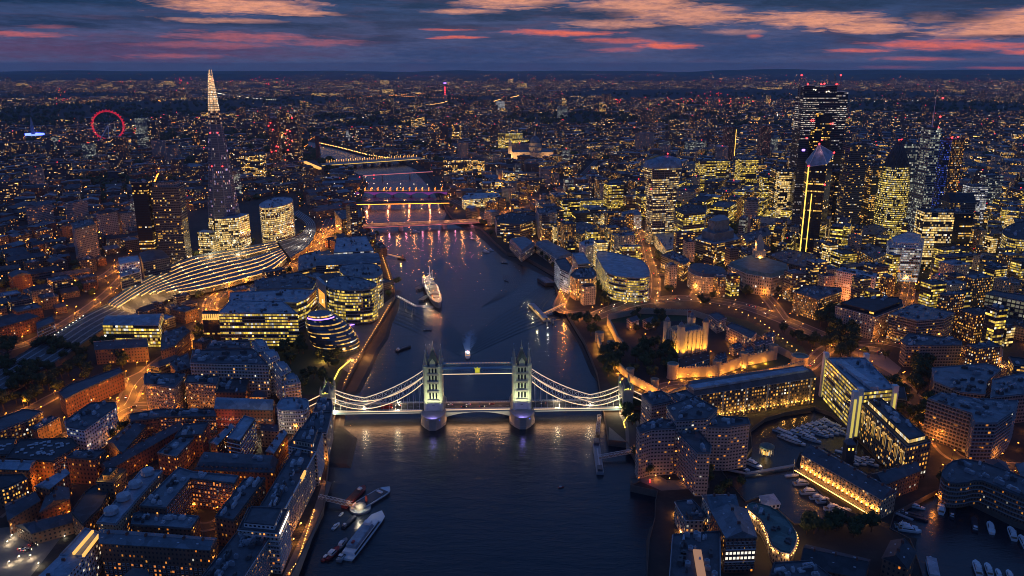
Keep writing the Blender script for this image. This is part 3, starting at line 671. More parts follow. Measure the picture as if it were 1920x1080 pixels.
    for sy in (-1,1):
        def gab(m):
            y0=sy*(D/2-.9)
            m.box((cx,y0,T1+8.6),(5.2,1.2,4.2)); m.face([(cx-2.6,y0-.6,T1+10.7),(cx+2.6,y0-.6,T1+10.7),(cx,y0-.6,T1+14.6)]); m.face([(cx+2.6,y0+.6,T1+10.7),(cx-2.6,y0+.6,T1+10.7),(cx,y0+.6,T1+14.6)])
            m.face([(cx-2.6,y0-.6,T1+10.7),(cx,y0-.6,T1+14.6),(cx,y0+.6,T1+14.6),(cx-2.6,y0+.6,T1+10.7)]); m.face([(cx+2.6,y0-.6,T1+10.7),(cx+2.6,y0+.6,T1+10.7),(cx,y0+.6,T1+14.6),(cx,y0-.6,T1+14.6)])
        tb('gable',gab,M['tower_stone'],t)
    tb('lantern',lambda m:m.lathe((cx,0,0),[(1.2,T1+20),(1.2,T1+21.5),(.35,T1+23),(.12,T1+27),(.12,T1+29)],8),M['ashlar'],t)
    tb('flood_lamp',lambda m:(m.box((cx-6.2,-D/2+1.6,T1+9.5),(1.0,.5,1.0)),m.box((cx+6.2,-D/2+1.6,T1+9.5),(1.0,.5,1.0))),M['l_white'],t)
    for dx in (-4.2,4.2):
        light(tuple(bw(cx+dx,-D/2-.6,T1+7.6)),(.85,1,.12),1500,spot=70,aim=bw(cx+dx*.7,-3,T1+22),name='spire_flood_light')
    for sg in(-1,1):
        for dx in (-6,0,6):
            light(tuple(bw(cx+dx,sg*(D/2+9),11.6)),(.97,1,.52),17000,spot=62,aim=bw(cx+dx*.6,sg*D/2*.6,36),name='tower_flood_light')
        for dy in(-5,5): light(tuple(bw(cx+sg*(W/2+8),dy,12)),(.97,1,.52),5500,spot=70,aim=bw(cx+sg*W/2*.6,dy*.6,34),name='tower_flood_light')
    light(tuple(bw(cx-s*0,-27,12.5)),(.3,.25,1),2500,rad=1,name='pier_light')
# high level walkways
for sy in (-1,1):
    y=sy*6.2
    def walk(m):
        for z in (50.4,46.1): m.box((0,y,z),(65.5,2.6,.5),bottom=True)
        m.box((0,y,50.9),(65.5,3.2,.3))
        for e in (-1.4,1.4):
            n=22
            for i in range(n):
                x0=-32.7+i*65.4/n; x1=x0+65.4/n
                m.bar((x0,y+e,46.4),(x1,y+e,50.2),.22); m.bar((x0,y+e,50.2),(x1,y+e,46.4),.22); m.bar((x0,y+e,46.4),(x0,y+e,50.2),.3)
            m.box((0,y+e,50.5),(65.5,.35,.8),bottom=True); m.box((0,y+e,46.0),(65.5,.35,.8),bottom=True)
    tb('high_walkway',walk,M['steel_blue'],br)
    tb('walkway_light_strip',lambda m:m.box((0,y-1.75,45.6),(65.4,.15,.45)),M['l_chain'],br)
tb('walkway_lamp',lambda m:[m.box((x,6.2-1.5,51.4),(1.4,.2,.25)) for x in range(-28,30,3)],M['l_dim'],br)
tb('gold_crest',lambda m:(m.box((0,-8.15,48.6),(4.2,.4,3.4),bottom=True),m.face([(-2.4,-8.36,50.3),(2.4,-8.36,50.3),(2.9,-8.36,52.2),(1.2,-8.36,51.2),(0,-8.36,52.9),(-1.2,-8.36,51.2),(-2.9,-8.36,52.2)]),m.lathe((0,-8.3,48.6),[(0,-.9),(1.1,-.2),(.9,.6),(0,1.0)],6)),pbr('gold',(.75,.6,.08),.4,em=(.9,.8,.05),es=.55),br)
# suspension chains (two-part trusses hung from tower to abutment)
for s in (-1,1):
    for sy in (-1,1):
        y=sy*8.8
        top=[(50.5,43.5),(60,37.0),(72,30.2),(84,24.4),(96,19.6),(107,16.0)]; bot=[(50.5,37.5),(60,29.5),(72,22.2),(84,17.0),(96,13.8),(107,12.4)]
        top2=[(107,16.0),(117,18.2),(127,21.4),(136,25.0)]; bot2=[(107,12.4),(117,13.8),(127,17.0),(136,21.6)]
        def chain(m):
            for T_,B_ in ((top,bot),(top2,bot2)):
                N=7 if T_ is top else 4
                tt=catmull([(a,0,b) for a,b in T_],2); bb=catmull([(a,0,b) for a,b in B_],2)
                tt=[Vector((s*p.x,y,p.z)) for p in tt]; bb=[Vector((s*p.x,y,p.z)) for p in bb]
                m.path(tt,.7,.8); m.path(bb,.7,.8)
                for i in range(len(tt)):
                    m.bar(tt[i],bb[i],.28)
                    if i+1<len(tt): m.bar(tt[i],bb[i+1],.22); m.bar(bb[i],tt[i+1],.22)
        ch=tb('suspension_chain',chain,M['steel_white'],br)
        def strip(m):
            for T_ in (top,top2,bot,bot2):
                tt=[Vector((s*p.x,y-.5,p.z)) for p in catmull([(a,0,b) for a,b in T_],2)]
                for a,b in zip(tt,tt[1:]): m.bar(a,b,.14,.5 if T_ in(bot,bot2) else .26)
        tb('light_strip',strip,M['l_chain'],ch)
        def hang(m):
            for k in range(15):
                x=54+k*5.6; z=np.interp(x,[a for a,b in bot+bot2[1:]],[b for a,b in bot+bot2[1:]]); m.bar((s*x,y,DZ),(s*x,y,float(z)),.22)
        tb('hanger',hang,M['steel_white'],br)
        # land ties behind the abutment tower
        tb('land_tie',lambda m:m.path([Vector((s*136,y,25)),Vector((s*150,y,18.5)),Vector((s*168,y,9.5))],.8,1.1),M['steel_white'],br)
        tb('light_strip',lambda m:m.path([Vector((s*136,y-.6,25.3)),Vector((s*150,y-.6,18.8)),Vector((s*168,y-.6,9.8))],.14,.5),M['l_chain'],br)
        light(tuple(bw(s*75,sy*9.5,DZ+3)),(1,.8,.5),3500); light(tuple(bw(s*105,sy*9.5,DZ+3)),(1,.8,.5),3500)
    # abutment tower
    cx=s*139.5
    def ab(m):
        for sy in (-1,1): m.box((cx,sy*8.6,14),(9.5,5.4,28))
        m.box((cx,0,24),(9.0,13,7.5),bottom=True); m.box((cx,0,28.2),(10,21,.9),bottom=True)
    t=tb('abutment_tower',ab,M['ashlar'],br)
    for sy in (-1,1):
        tb('corner_turret',lambda m:m.lathe((cx-4.2,sy*10.4,0),[(1.2,20),(1.3,30),(1.3,31.5),(.2,35.5),(0,37)],8),M['ashlar'],t); tb('corner_turret',lambda m:m.lathe((cx+4.2,sy*10.4,0),[(1.2,20),(1.3,30),(1.3,31.5),(.2,35.5),(0,37)],8),M['ashlar'],t)
    def arf(m):
        o=[(cx-3.6,-8.5),(cx+3.6,-8.5),(cx+3.6,8.5),(cx-3.6,8.5)]; u=[(cx-.3,-2.5),(cx+.3,-2.5),(cx+.3,2.5),(cx-.3,2.5)]
        for i in range(4): m.face([(*o[i],28.7),(*o[(i+1)%4],28.7),(*u[(i+1)%4],36.5),(*u[i],36.5)])
    tb('spire_roof',arf,M['r_slate'],t)
    for sy in(-1,1):
        for dx in(-3.5,3.5): light(tuple(bw(cx+dx,sy*9.6,29.8)),(.7,1,.15),3200,name='abutment_light')
        light(tuple(bw(cx-s*7,sy*12,12)),(.8,.7,.4),9000,name='abutment_light'); tb('flood_lamp',lambda m:m.box((cx+s*0,sy*11.6,30.2),(.9,.9,.9)),M['l_yellow'],t)
# glow under the deck that reaches the water
for x,L_ in ((-96,84),(0,58),(96,84)):
    d=bpy.data.lights.new('underdeck_light','AREA'); d.shape='RECTANGLE'; d.size=L_; d.size_y=5; d.energy=L_*150; d.color=(1,.50,.22); o=bpy.data.objects.new('underdeck_light',d); COL.objects.link(o); o.location=bw(x,-9.6,8.4); o.rotation_euler=(R(-22),0,BA)
for x in (-20,0,20): light(tuple(bw(x,0,DZ+9)),(1,.66,.36),2600,rad=.4,name='deck_light')

# ------------------------------------------------------------------ upstream bridges
def simple_bridge(name,label,a,b,zd,w,spans,pierw,mats,arch=0,glow=None,lampmat=None,under=None,thick=1.6,za=None):
    A=P(*a,zd); B_=P(*b,zd); A.z=B_.z=0; L=(B_-A).length; ang=math.atan2(B_.y-A.y,B_.x-A.x); r=root(name,A,label,'bridge',rz=ang)
    tb('deck',lambda m:m.box((L/2,0,zd-thick/2),(L,w,thick),bottom=True),M[mats[0]],r)
    for s in(-1,1): tb('parapet',lambda m:m.box((L/2,s*(w/2+.15),zd+.5),(L,.3,1.3),bottom=True),M[mats[1]],r)
    sp=L/spans
    for i in range(1,spans):
        tb('pier',lambda m:(m.box((i*sp,0,(zd-thick-2)/2-.5),(pierw,w*.9,zd-thick+1)),m.lathe((i*sp,-w*.45,0),[(pierw/2,-2),(pierw/2,3.5),(0,4.2)],8),m.lathe((i*sp,w*.45,0),[(pierw/2,-2),(pierw/2,3.5),(0,4.2)],8)),M[mats[2]],r)
    if arch:
        for i in range(spans):
            def ar(m):
                N=10
                for s in(-1,1):
                    for k in range(N):
                        x0=i*sp+sp*k/N; x1=i*sp+sp*(k+1)/N; f=lambda x:zd-thick-arch*(((x-i*sp)/sp*2-1)**2)
                        m.face([(x0,s*w*.48,zd-thick+.1),(x1,s*w*.48,zd-thick+.1),(x1,s*w*.48,f(x1)-.8),(x0,s*w*.48,f(x0)-.8)]); m.bar((x0,s*w*.49,f(x0)-.8),(x1,s*w*.49,f(x1)-.8),.7)
            tb('arch',ar,M[mats[3]],r)
    if glow: tb('light_strip',lambda m:m.box((L/2,-w/2-.4,zd-thick*.6),(L,.15,glow[1]),bottom=True),M[glow[0]],r)
    if lampmat:
        n=int(L/16)
        for i in range(n):
            for s in(-1,1): tb('bridge_lamp',lambda m:(m.bar((i*16+6,s*w*.42,zd),(i*16+6,s*w*.42,zd+7),.2),m.box((i*16+6,s*w*.42,zd+7),(1.1,1.1,.6),bottom=True)),[M[lampmat]],r)
    return r,L,ang,A
def on(r4,x,y,z):
    r,L,ang,A=r4; return (A.x+x*math.cos(ang)-y*math.sin(ang),A.y+x*math.sin(ang)+y*math.cos(ang),z)
q=simple_bridge('road_bridge','low flat concrete road bridge glowing orange with pink light on its side',(668,424),(912,413),11,30,3,7,('paving','ashlar','granite'),glow=('l_pink',.5),thick=2.2)
for i in range(9): light(on(q,15+i*33,0,21),(1,.46,.18),13000,rad=.8,name='bridge_light')
for i in range(7): light(on(q,30+i*33,-17,6),(1,.3,.45),2500,rad=.8,name='bridge_light')
q=simple_bridge('railway_bridge','dark railway bridge on tall round piers with a red and orange light line',(655,381),(842,378),12,24,5,5,('asphalt','hull_dark','granite'),glow=('l_orange',.6),thick=2.4)
for i in range(5): light(on(q,40+i*48,-16,6),(1,.22,.08),16000,rad=1,name='bridge_light')
q=simple_bridge('arched_bridge','arched steel bridge with purple lit arches and golden lamps',(668,358),(838,358),13,18,5,5,('asphalt','ashlar','granite','l_purple'),arch=7,lampmat='l_orange')
for i in range(6): light(on(q,30+i*45,0,20),(1,.5,.2),15000,name='bridge_light')
q=simple_bridge('footbridge','slender footbridge drawn as one thin pale pink line over the river',(664,330),(818,321),14,5,3,3,('steel_grey','steel_white','granite'),glow=('l_pink',1.2),thick=.8)
q=simple_bridge('railway_bridge','wide railway station bridge with yellow light line beside the tall brick chimney',(600,309),(792,296),15,32,6,6,('steel_grey','steel_white','granite','steel_grey'),arch=5,glow=('l_yellow',.7),thick=2)
q=simple_bridge('road_bridge','distant pale road bridge just behind the wide railway station bridge',(612,305),(785,294),14,28,5,6,('paving','ashlar','granite','steel_grey'),arch=5,lampmat='l_warm')

# ------------------------------------------------------------------ glass shard tower
def cone_tower():
    c=P(428,472); H=306
    r=root('glass_skyscraper',(c.x,c.y,GZ),'tall tapering pyramidal glass skyscraper with golden lit split tip','skyscraper')
    USED.append([(c.x-50,c.y-40),(c.x+45,c.y-40),(c.x+45,c.y+60),(c.x-50,c.y+60)])
    facade('f_spire',(.13,.165,.23),glass=(.07,.095,.15),thr=.8,run=3,runw=.5,cols=((1,.35,.1),(.35,.4,1)),E=.8,mx=.04,y0=.12,y1=.92,rough=.35)
    facade('f_podium',(.05,.05,.05),thr=.34,run=9,runw=.65,cols=((1,.58,.13),(1,.70,.28)),E=1.15,mx=.04,y0=.2,y1=.88,rough=.3,minb=.3)
    facade('f_tip',(.3,.25,.2),thr=.02,run=9,runw=.5,cols=((1,.52,.22),(1,.64,.34)),E=1.15,mx=.03,y0=.2,y1=.9,rough=.4,minb=.55)
    tip=Vector((c.x-26-c.x,8,H)); N=8
    base=[(-30,-12),(-14,-24),(13,-25),(29,-12),(30,11),(14,25),(-14,25),(-29,12)]
    def lay(z,f=0): k=max(0,1-z/338.0); return [(p[0]*k+ 0,p[1]*k) for p in base]
    def seg(nm,z0,z1,mat,fl,cw=1.8,gap=0):
        m=MB(); a=lay(z0); b=lay(z1)
        for i in range(8):
            j=(i+1)%8; A,B_,C,D=Vector((*a[i],z0)),Vector((*a[j],z0)),Vector((*b[j],z1)),Vector((*b[i],z1)); g=.06
            A2=A.lerp(B_,g);B2=B_.lerp(A,g);C2=C.lerp(D,g);D2=D.lerp(C,g); n_=max(1,round((B_-A).length/cw)); nf=round((z1-z0)/fl); u=i*40
            m.face([A2,B2,C2,D2],[(u,0),(u+n_,0),(u+n_,nf),(u,nf)])
            if g: m.face([B2,B_,C,C2],[(0,.01)]*4); m.face([A,A2,D2,D],[(0,.01)]*4)
        m.build(nm,M[mat],r)
    seg('shaft',62,218,'f_spire',3.8); seg('lit_podium_floors',0,62,'f_podium',3.6,1.6)
    facade('f_tip2',(.2,.18,.2),thr=.5,run=9,runw=.8,cols=((1,.46,.18),(1,.56,.26)),E=.7,mx=.03,y0=.2,y1=.9,rough=.4); seg('lower_crown',218,240,'f_tip2',3.6,1.5); seg('crown',240,268,'f_tip',3.6,1.5)
    # splinters of glass that never meet
    top=lay(268)
    for i,(k,hh) in enumerate([(0,300),(1,306),(2,292),(3,302),(4,306),(5,296),(6,304),(7,290)]):
        j=(k+1)%8; A=Vector((*top[k],268)); B_=Vector((*top[j],268)); f=lay(hh); C=Vector((*f[j],hh)); D=Vector((*f[k],hh)); m=MB()
        inn=Vector(((A.x+B_.x)/2*0,(A.y+B_.y)*0+7,268)); off=(A-inn).normalized()*.5
        m.face([A,B_,C.lerp(D,.25),D.lerp(C,.25)],[(0,0),(5,0),(5,9),(0,9)],0); m.face([A-off,D.lerp(C,.25)-off,C.lerp(D,.25)-off,B_-off],[(0,0),(0,9),(5,9),(5,0)],0)
        m.build('glass_splinter',M['f_tip'],r)
    for x,y,z in ((3,-3,289),(-3,0,290)): MB().lathe((x,y,z),[(0,0),(1.2,1),(0,2.4)],6).build('aviation_lamp',M['l_red'],r)
    for z,x in ((205,6),(205,-6),(150,10),(150,-8)): MB().box((x,lay(z)[1][1]-.6,z),(1.8,.4,1.8)).build('aviation_lamp',M['l_red'],r)
    # bulging lit wings at the foot
    w=MB(); wallfaces(w,ccw([(-36,-34),(-8,-40),(-4,-20),(-34,-14)]),0,42,1.8,3.6); wallfaces(w,ccw([(8,-42),(34,-30),(40,6),(24,10),(6,-22)]),0,66,1.8,3.6); w.build('podium_wing',M['f_podium'],r)
    w=MB(); w.poly(ccw([(-36,-34),(-8,-40),(-4,-20),(-34,-14)]),42); w.poly(ccw([(8,-42),(34,-30),(40,6),(24,10),(6,-22)]),66); w.build('podium_roof',M['r_blue'],r)
    light((c.x-6,c.y-62,30),(1,.75,.4),26000,rad=2,name='concourse_light'); light((c.x+40,c.y-60,25),(1,.75,.4),18000,rad=2,name='concourse_light')
cone_tower()
def slab(name,label,px,h,wall,rm='r_dark',**k): return B(name,label,px,h,wall,'flat',rm,cat='office tower',**k)
def tower(name,label,cxp,top,h,w,d,wall,rz=0,rm='r_dark',n=None,fl=3.8,cw=2.5,cat='skyscraper',np_=3,setback=None,roof='flat',rh=4,dy=0):
    """tower placed by the pixel of its top front edge"""
    c=P(cxp,top,GZ+h); cx,cy=c.x,c.y+d/2+dy; ca,sa=math.cos(rz),math.sin(rz)
    pts=[(cx+x*ca-y*sa,cy+x*sa+y*ca) for x,y in ((-w/2,-d/2),(w/2,-d/2),(w/2,d/2),(-w/2,d/2))]
    return bld(name,label,pts,h,wall,roof,rm,fl,cw,np_=np_,cat=cat,setback=setback,rh=rh)
# hospital twin slab, rounded office by the station
tower('tower_block','dark windowless concrete tower joined to the left of the tall hospital slab',258,342,138,22,26,'f_darkglass',rz=.1,np_=2)
hs=tower('tower_block','tall grey slab with white lit floors beside the dark concrete tower',305,352,128,42,34,'f_office_dim',rz=.12,fl=3.8,setback=(5,7,'f_concrete'))
light((hs.location.x-10,hs.location.y-60,12),(1,.6,.3),20000)
def rounded(name,label,px,h,wall,rm,fl=3.6,cw=2,smooth=4,rh=4,np_=2,bands=None,cat='office building',roof='flat'):
    pts=[P(x,y,GZ+h) for x,y in px]; n=len(pts); q=pts+pts[:1]
    out=[]
    for i in range(n):
        a,b,c,d=pts[i-1],pts[i],pts[(i+1)%n],pts[(i+2)%n]
        for k in range(smooth):
            t=k/smooth; out.append(.5*((2*b)+(c-a)*t+(2*a-5*b+4*c-d)*t*t+(3*b-a-3*c+d)*t**3))
    return bld(name,label,[(p.x,p.y) for p in out],h,wall,roof,rm,fl,cw,np_=np_,bands=bands,cat=cat,cornice=True,rh=rh)
rounded('office_building','rounded glass office with sloping roof and yellow lit floors right of the shard',[(488,382),(515,371),(545,371),(546,380),(520,388),(492,390)],68,'f_podium','r_blue',bands='steel_grey')
# bulging tower with curved glass top
def bulge():
    c=P(1248,292,160+GZ); r=root('curved_skyscraper',(c.x,c.y+22,GZ),'top-heavy skyscraper that widens upward to a curved glass crest','skyscraper')
    x0,y0=c.x,c.y+22; USED.append([(x0-32,y0-28),(x0+32,y0-28),(x0+32,y0+28),(x0-32,y0+28)])
    facade('f_bulge',(.10,.11,.13),thr=.40,run=9,runw=.6,cols=((1,.58,.14),(1,.72,.34)),E=1.0,mx=.05,y0=.3,y1=.8,rough=.3)
    N=12; H=138; K=[]
    for k in range(N+1):
        z=H*k/N; t=k/N; f=.76-.05*math.sin(t*math.pi)+.26*t*t; K.append((z,29*f*1.12,21*f))
    def ring(z,a,b):
        o=[]; 
        for i in range(20):
            th=i*2*math.pi/20+.16; q=1/ (abs(math.cos(th))**5+abs(math.sin(th))**5)**.2; x=a*q*math.cos(th); y=b*q*math.sin(th); o.append(Vector((x*math.cos(.25)-y*math.sin(.25),x*math.sin(.25)+y*math.cos(.25),z)))
        return o
    def band(nm,k0,k1,mat):
        m=MB()
        for k in range(k0,k1):
            a=ring(*K[k]); b=ring(*K[k+1])
            for i in range(20): m.face([a[i],a[(i+1)%20],b[(i+1)%20],b[i]],[(i*3,k*3),(i*3+3,k*3),(i*3+3,k*3+3),(i*3,k*3+3)])
        m.build(nm,M[mat],r)
    band('wall',0,N,'f_bulge')
    m=MB(); z,a,b=K[-1]; prev=ring(z,a,b)
    lay=[prev]
    for j in range(1,7):
        t=j/6; f=math.sqrt(max(0,1-t*t)); o=[]
        for p in prev:
            X=p.x*math.cos(.25)+p.y*math.sin(.25); o.append(Vector((p.x,p.y*(1),z+ (22*(1-(X/a/1.1)**2*.55))*t*1.0)) if False else Vector((p.x*(1-.12*t) ,p.y*f+ (0 if f>0 else 0),z+20*t*(1-.35*(X/a)**2))))
        lay.append(o)
    for a_,b_ in zip(lay,lay[1:]):
        for i in range(20): m.face([a_[i],a_[(i+1)%20],b_[(i+1)%20],b_[i]])
    m.build('glass_crest',M['r_blue'],r,smooth=False)
    m=MB()
    for i in range(0,20):
        for k in range(N): m.bar(ring(*K[k])[i]*1.0,ring(*K[k+1])[i]*1.0,.55,.55)
        for a_,b_ in zip(lay,lay[1:]): m.bar(a_[i],b_[i],.5,.4)
    m.build('fin',M['steel_grey'],r)
    for x,z in ((8,160),(-22,100)): MB().lathe((x,-20 if z<150 else 0,z),[(0,0),(1.6,1.2),(0,2.6)],6).build('aviation_lamp',M['l_red'],r)
bulge()
# round bullet-shaped tower
def bullet():
    t=P(1687,263,185); r=root('bullet_skyscraper',(t.x,t.y,GZ),'rounded bullet-shaped glass tower with spiralling yellow lit floors and dark tip','skyscraper'); USED.append([(t.x-30,t.y-30),(t.x+30,t.y-30),(t.x+30,t.y+30),(t.x-30,t.y+30)])
    facade('f_bullet',(.07,.08,.08),thr=.32,run=5,runw=.5,cols=((.85,.58,.06),(1,.74,.22)),E=1.15,mx=.06,y0=.28,y1=.85,rough=.3,minb=.3)
    pr=[(24.5,0),(26.5,25),(28,50),(28.2,72),(27,95),(24.5,115),(21,133)]; top=[(21,133),(16.5,150),(11,164),(6,173),(2,178),(0,180)]
    def part(nm,prof,mat,tw=0):
        m=MB(); n=36
        for k,((r0,z0),(r1,z1)) in enumerate(zip(prof,prof[1:])):
            for i in range(n):
                a=i*2*math.pi/n; b=(i+1)*2*math.pi/n
                v0=z0/3.9; v1=z1/3.9
                q=[(r0*math.cos(a),r0*math.sin(a),z0),(r0*math.cos(b),r0*math.sin(b),z0),(r1*math.cos(b),r1*math.sin(b),z1),(r1*math.cos(a),r1*math.sin(a),z1)]
                if r1<.01: q=q[:3]
                m.face(q,[(i*2,v0),(i*2+2,v0),(i*2+2,v1),(i*2,v1)][:len(q)])
        m.build(nm,M[mat],r)
    P2=[]
    for (r0,z0),(r1,z1) in zip(pr,pr[1:]):
        for k in range(3): P2.append((r0+(r1-r0)*k/3,z0+(z1-z0)*k/3))
    P2.append(pr[-1]); part('wall',P2,'f_bullet'); part('dark_cap',top,'r_dark')
    m=MB(); rr=lambda z: float(np.interp(z,[p[1] for p in pr+top[1:]],[p[0] for p in pr+top[1:]]))+.25
    for k in range(12):
        for sg in(-1,1):
            pts=[Vector((rr(z)*math.cos(k*math.pi/6+sg*z*.022),rr(z)*math.sin(k*math.pi/6+sg*z*.022),z)) for z in np.linspace(0,172,26)]
            m.path(pts,.9,.5)
    m.build('diagonal_frame',M['trim_dark'],r)
    for x in(-2,2): MB().lathe((x,-1,180),[(0,0),(1.2,1),(0,2)],6).build('aviation_lamp',M['l_red'],r)
bullet()
# tallest tower still under construction with core, cranes and red lamps
def tall():
    x,y=LL(51.5144,-.0829); c=Vector((x,y,0)); r=root('unfinished_skyscraper',(x,y,GZ),'tallest blocky skyscraper under construction with red lamps on its jagged top','skyscraper'); USED.append([(x-50,y-30),(x+50,y-30),(x+50,y+40),(x-50,y+40)])
    facade('f_raw',(.06,.06,.07),thr=.46,run=14,runw=.7,cols=((.9,.62,.42),(.8,.75,.7)),E=.75,mx=.02,y0=.35,y1=.75,rough=.4)
    facade('f_rawdim',(.05,.055,.07),thr=.72,run=8,runw=.7,cols=((.5,.5,.65),(.8,.6,.4)),E=.6,mx=.03,y0=.3,y1=.8,rough=.3)
    def blk(nm,x0,x1,y0,y1,z0,z1,mat):
        m=MB(); q=[(x0,y0),(x1,y0),(x1,y1),(x0,y1)]; wallfaces(m,q,z0,z1,2.6,4.0); m.poly(q,z1); m.build(nm,M[mat],r)
    blk('upper_floors',-44,43,-18,26,190,252,'f_raw'); blk('top_floors',-42,22,-12,22,252,274,'f_rawdim'); blk('right_top_floors',22,45,-12,22,252,262,'f_rawdim')
    blk('left_shaft',-44,-24,-18,26,0,190,'f_rawdim'); blk('core',-24,14,-8,26,0,190,'f_darkglass'); blk('right_shaft',14,43,-18,26,0,190,'f_rawdim')
    for cx,h in ((-44,292),(34,292)):
        m=MB(); m.box((cx,5,h/2+110),(1.8,1.8,h-220)); m.bar((cx-8,5,h-8),(cx+30*(1 if cx<0 else -1)*.5,5,h+6),1.2); m.build('crane',M['steel_grey'],r)
    for a,b,z in ((-36,-12,275),(-10,-12,275),(-4,-12,276),(20,-12,275),(33,5,292),(-44,5,292),(-20,-18,206),(14,-18,200),(18,-18,200),(-24,-18,206),(-30,-18,172),(0,-18,168)): MB().lathe((a,b-.5,z),[(0,0),(2.2,1.6),(0,3.2)],6).build('aviation_lamp',M['l_red'],r)
    for a in (-24,-20,2,6): MB().box((a,-13,262+abs(a)*.2),(1.5,.5,1.5)).build('work_lamp',M['l_white'],r)
    MB().box((-34,-18.6,150),(6,.5,4)).build('violet_lamp',M['l_violet'],r)
tall()
# leaning-edge glass tower with sharp tilted crown and yellow light line
def scalpel():
    t=P(1540,285,185); x,y=t.x,t.y; r=root('angular_skyscraper',(x,y,GZ),'sharp angular glass tower with tilted crown and vertical yellow light line','skyscraper'); USED.append([(x-24,y-20),(x+24,y-20),(x+24,y+30),(x-24,y+30)])
    o=[(-21,-8),(4,-18),(22,4),(6,22),(-18,14)]; zt=[158,163,178,172,164]; m=MB()
    for i in range(5):
        j=(i+1)%5; L=math.hypot(o[j][0]-o[i][0],o[j][1]-o[i][1]); n_=round(L/2.2)
        m.face([(*o[i],0),(*o[j],0),(*o[j],zt[j]),(*o[i],zt[i])],[(i*40,0),(i*40+n_,0),(i*40+n_,zt[j]/3.9),(i*40,zt[i]/3.9)])
    m.build('wall',M['f_darkglass'],r)
    ap=(-4,2,192); m=MB()
    for i in range(5): j=(i+1)%5; m.face([(*o[i],zt[i]),(*o[j],zt[j]),ap])
    m.build('tilted_crown',M['r_blue'],r)
    m=MB(); [m.bar((*o[i],zt[i]),ap,.8) for i in range(5)]; [m.bar((*o[i],zt[i]),(*o[(i+1)%5],zt[(i+1)%5]),.9) for i in range(5)]; m.build('crown_frame',M['steel_white'],r)
    m=MB(); m.bar((-21,-8.8,2),(-21,-8.8,157),1.3); m.bar((-13,-12.4,20),(-13,-12.4,115),1.0); m.build('light_line',M['l_yellow'],r)
    for p in (ap,(*o[0],zt[0]),(*o[2],zt[2]),(*o[1],130)): MB().lathe(p,[(0,-1),(1.8,.5),(0,2.2)],6).build('aviation_lamp',M['l_red'],r)
    light((x-6,y-10,GZ+186),(1,.5,.7),1200,rad=1)
scalpel()
tower('wedge_skyscraper','dark wedge tower right in front of the tallest unfinished skyscraper',1546,212,222,32,34,'f_darkglass',np_=1)
tower('office_tower','black slab with yellow lit lower floors right of the angular tower',1592,322,112,58,34,'f_darkglass',rz=.1)
tower('office_tower','dark notched tower behind the black slab with yellow floors',1612,272,170,34,34,'f_office_dim')
tower('office_tower','pale glassy tower with dark flat cap just behind the bullet-shaped tower',1719,270,168,46,34,'f_pale',rz=.05)
tower('office_tower','slim lit tower rising left behind the bullet-shaped tower',1648,312,120,26,30,'f_office',rz=.1)
h1=tower('office_tower','slender silver slab with tall mast left of the blue lit lift shaft',1757,240,212,16,34,'f_pale',rz=.05,cw=2)
h2=tower('office_tower','yellow lit office slab right beside the blue lift shaft tower',1793,262,190,30,34,'f_gold',rz=.05,cw=2.2)
facade('f_blue',(.03,.04,.08),thr=.4,cols=((.05,.10,.7),(.08,.15,.8)),E=1.0,mx=.2,y0=.25,y1=.7)
h3=tower('office_tower','narrow dark lift shaft dotted with blue lights between two tower slabs',1775,262,190,12,24,'f_blue',rz=.05,cw=2,dy=-6)
o=MB().lathe((0,0,0),[(1.2,0),(.6,25),(.3,48)],6).build('mast',M['steel_white'],h1); o.location=(0,0,213)
for rr_,zz in ((h1,232),(h1,262),(h1,214),(h2,196),(h3,196)):
    o=MB().lathe((3,-16,0),[(0,0),(2,1.5),(0,3)],6).build('aviation_lamp',M['l_red'],rr_); o.location=(0,0,zz-3)
tower('office_tower','broad block with warm lit white floors left of the black windowless slab',1764,398,92,46,30,'f_podium',rz=-.05)
tower('office_tower','black windowless slab right of the warm lit broad block',1806,400,88,34,40,'f_darkglass')
tower('office_tower','arched-top dark block behind the black windowless slab',1806,380,96,42,30,'f_office_dim',roof='curve',rh=14)
tower('office_tower','white lit ribbed block far right behind the arched-top block',1838,350,90,32,30,'f_whitelit')
tower('office_tower','square tower with pale lattice near the right edge of the skyline',1868,330,80,34,30,'f_pale')
rounded('office_building','curved glass office with stacked yellow floors at the right edge',[(1880,432),(1905,418),(1945,415),(1960,430),(1930,448),(1892,445)],62,'f_bright','r_dark',bands='steel_grey')
B('office_building','modern white banded office with bright silver lit floors',[(1664,452),(1700,440),(1733,448),(1728,466),(1668,464)],52,'f_whitelit',rm='r_pale',bands='trim',setback=(5,6,'f_white'),cat='office building')
tower('office_tower','black cube tower whose lower half glows yellow left of the angular tower',1482,322,104,44,36,'f_podium',rz=.05)
tower('office_tower','dark slab beside the black cube with glowing lower half',1462,318,106,16,34,'f_darkglass')
tower('office_tower','bright yellow banded block left of the black cube tower',1446,333,84,30,30,'f_bright')
tower('office_tower','stepped cluster office with dense yellow windows behind the curved crest tower',1340,302,74,80,40,'f_bright',rz=.06)
tower('office_tower','round-cornered office with yellow-green windows right of the curved crest tower',1405,300,88,42,40,'f_bright',rz=.1)
facade('f_dotted',(.05,.04,.045),thr=.7,cols=((1,.3,.2),(1,.5,.3)),E=1.0,mx=.3,y0=.3,y1=.7)
for px_,ty,hh,lb in ((1371,238,118,'dark residential tower with one bright corner line, left of two'),(1438,236,118,'dark residential tower with reddish windows, middle of the far estate')):
    t_=tower('residential_tower',lb,px_,ty,hh,34,30,'f_dotted',np_=1)
    if px_==1371: MB().bar((17.3,-15.3,2),(17.3,-15.3,110),1.2).build('light_line',M['l_yellow'],t_)
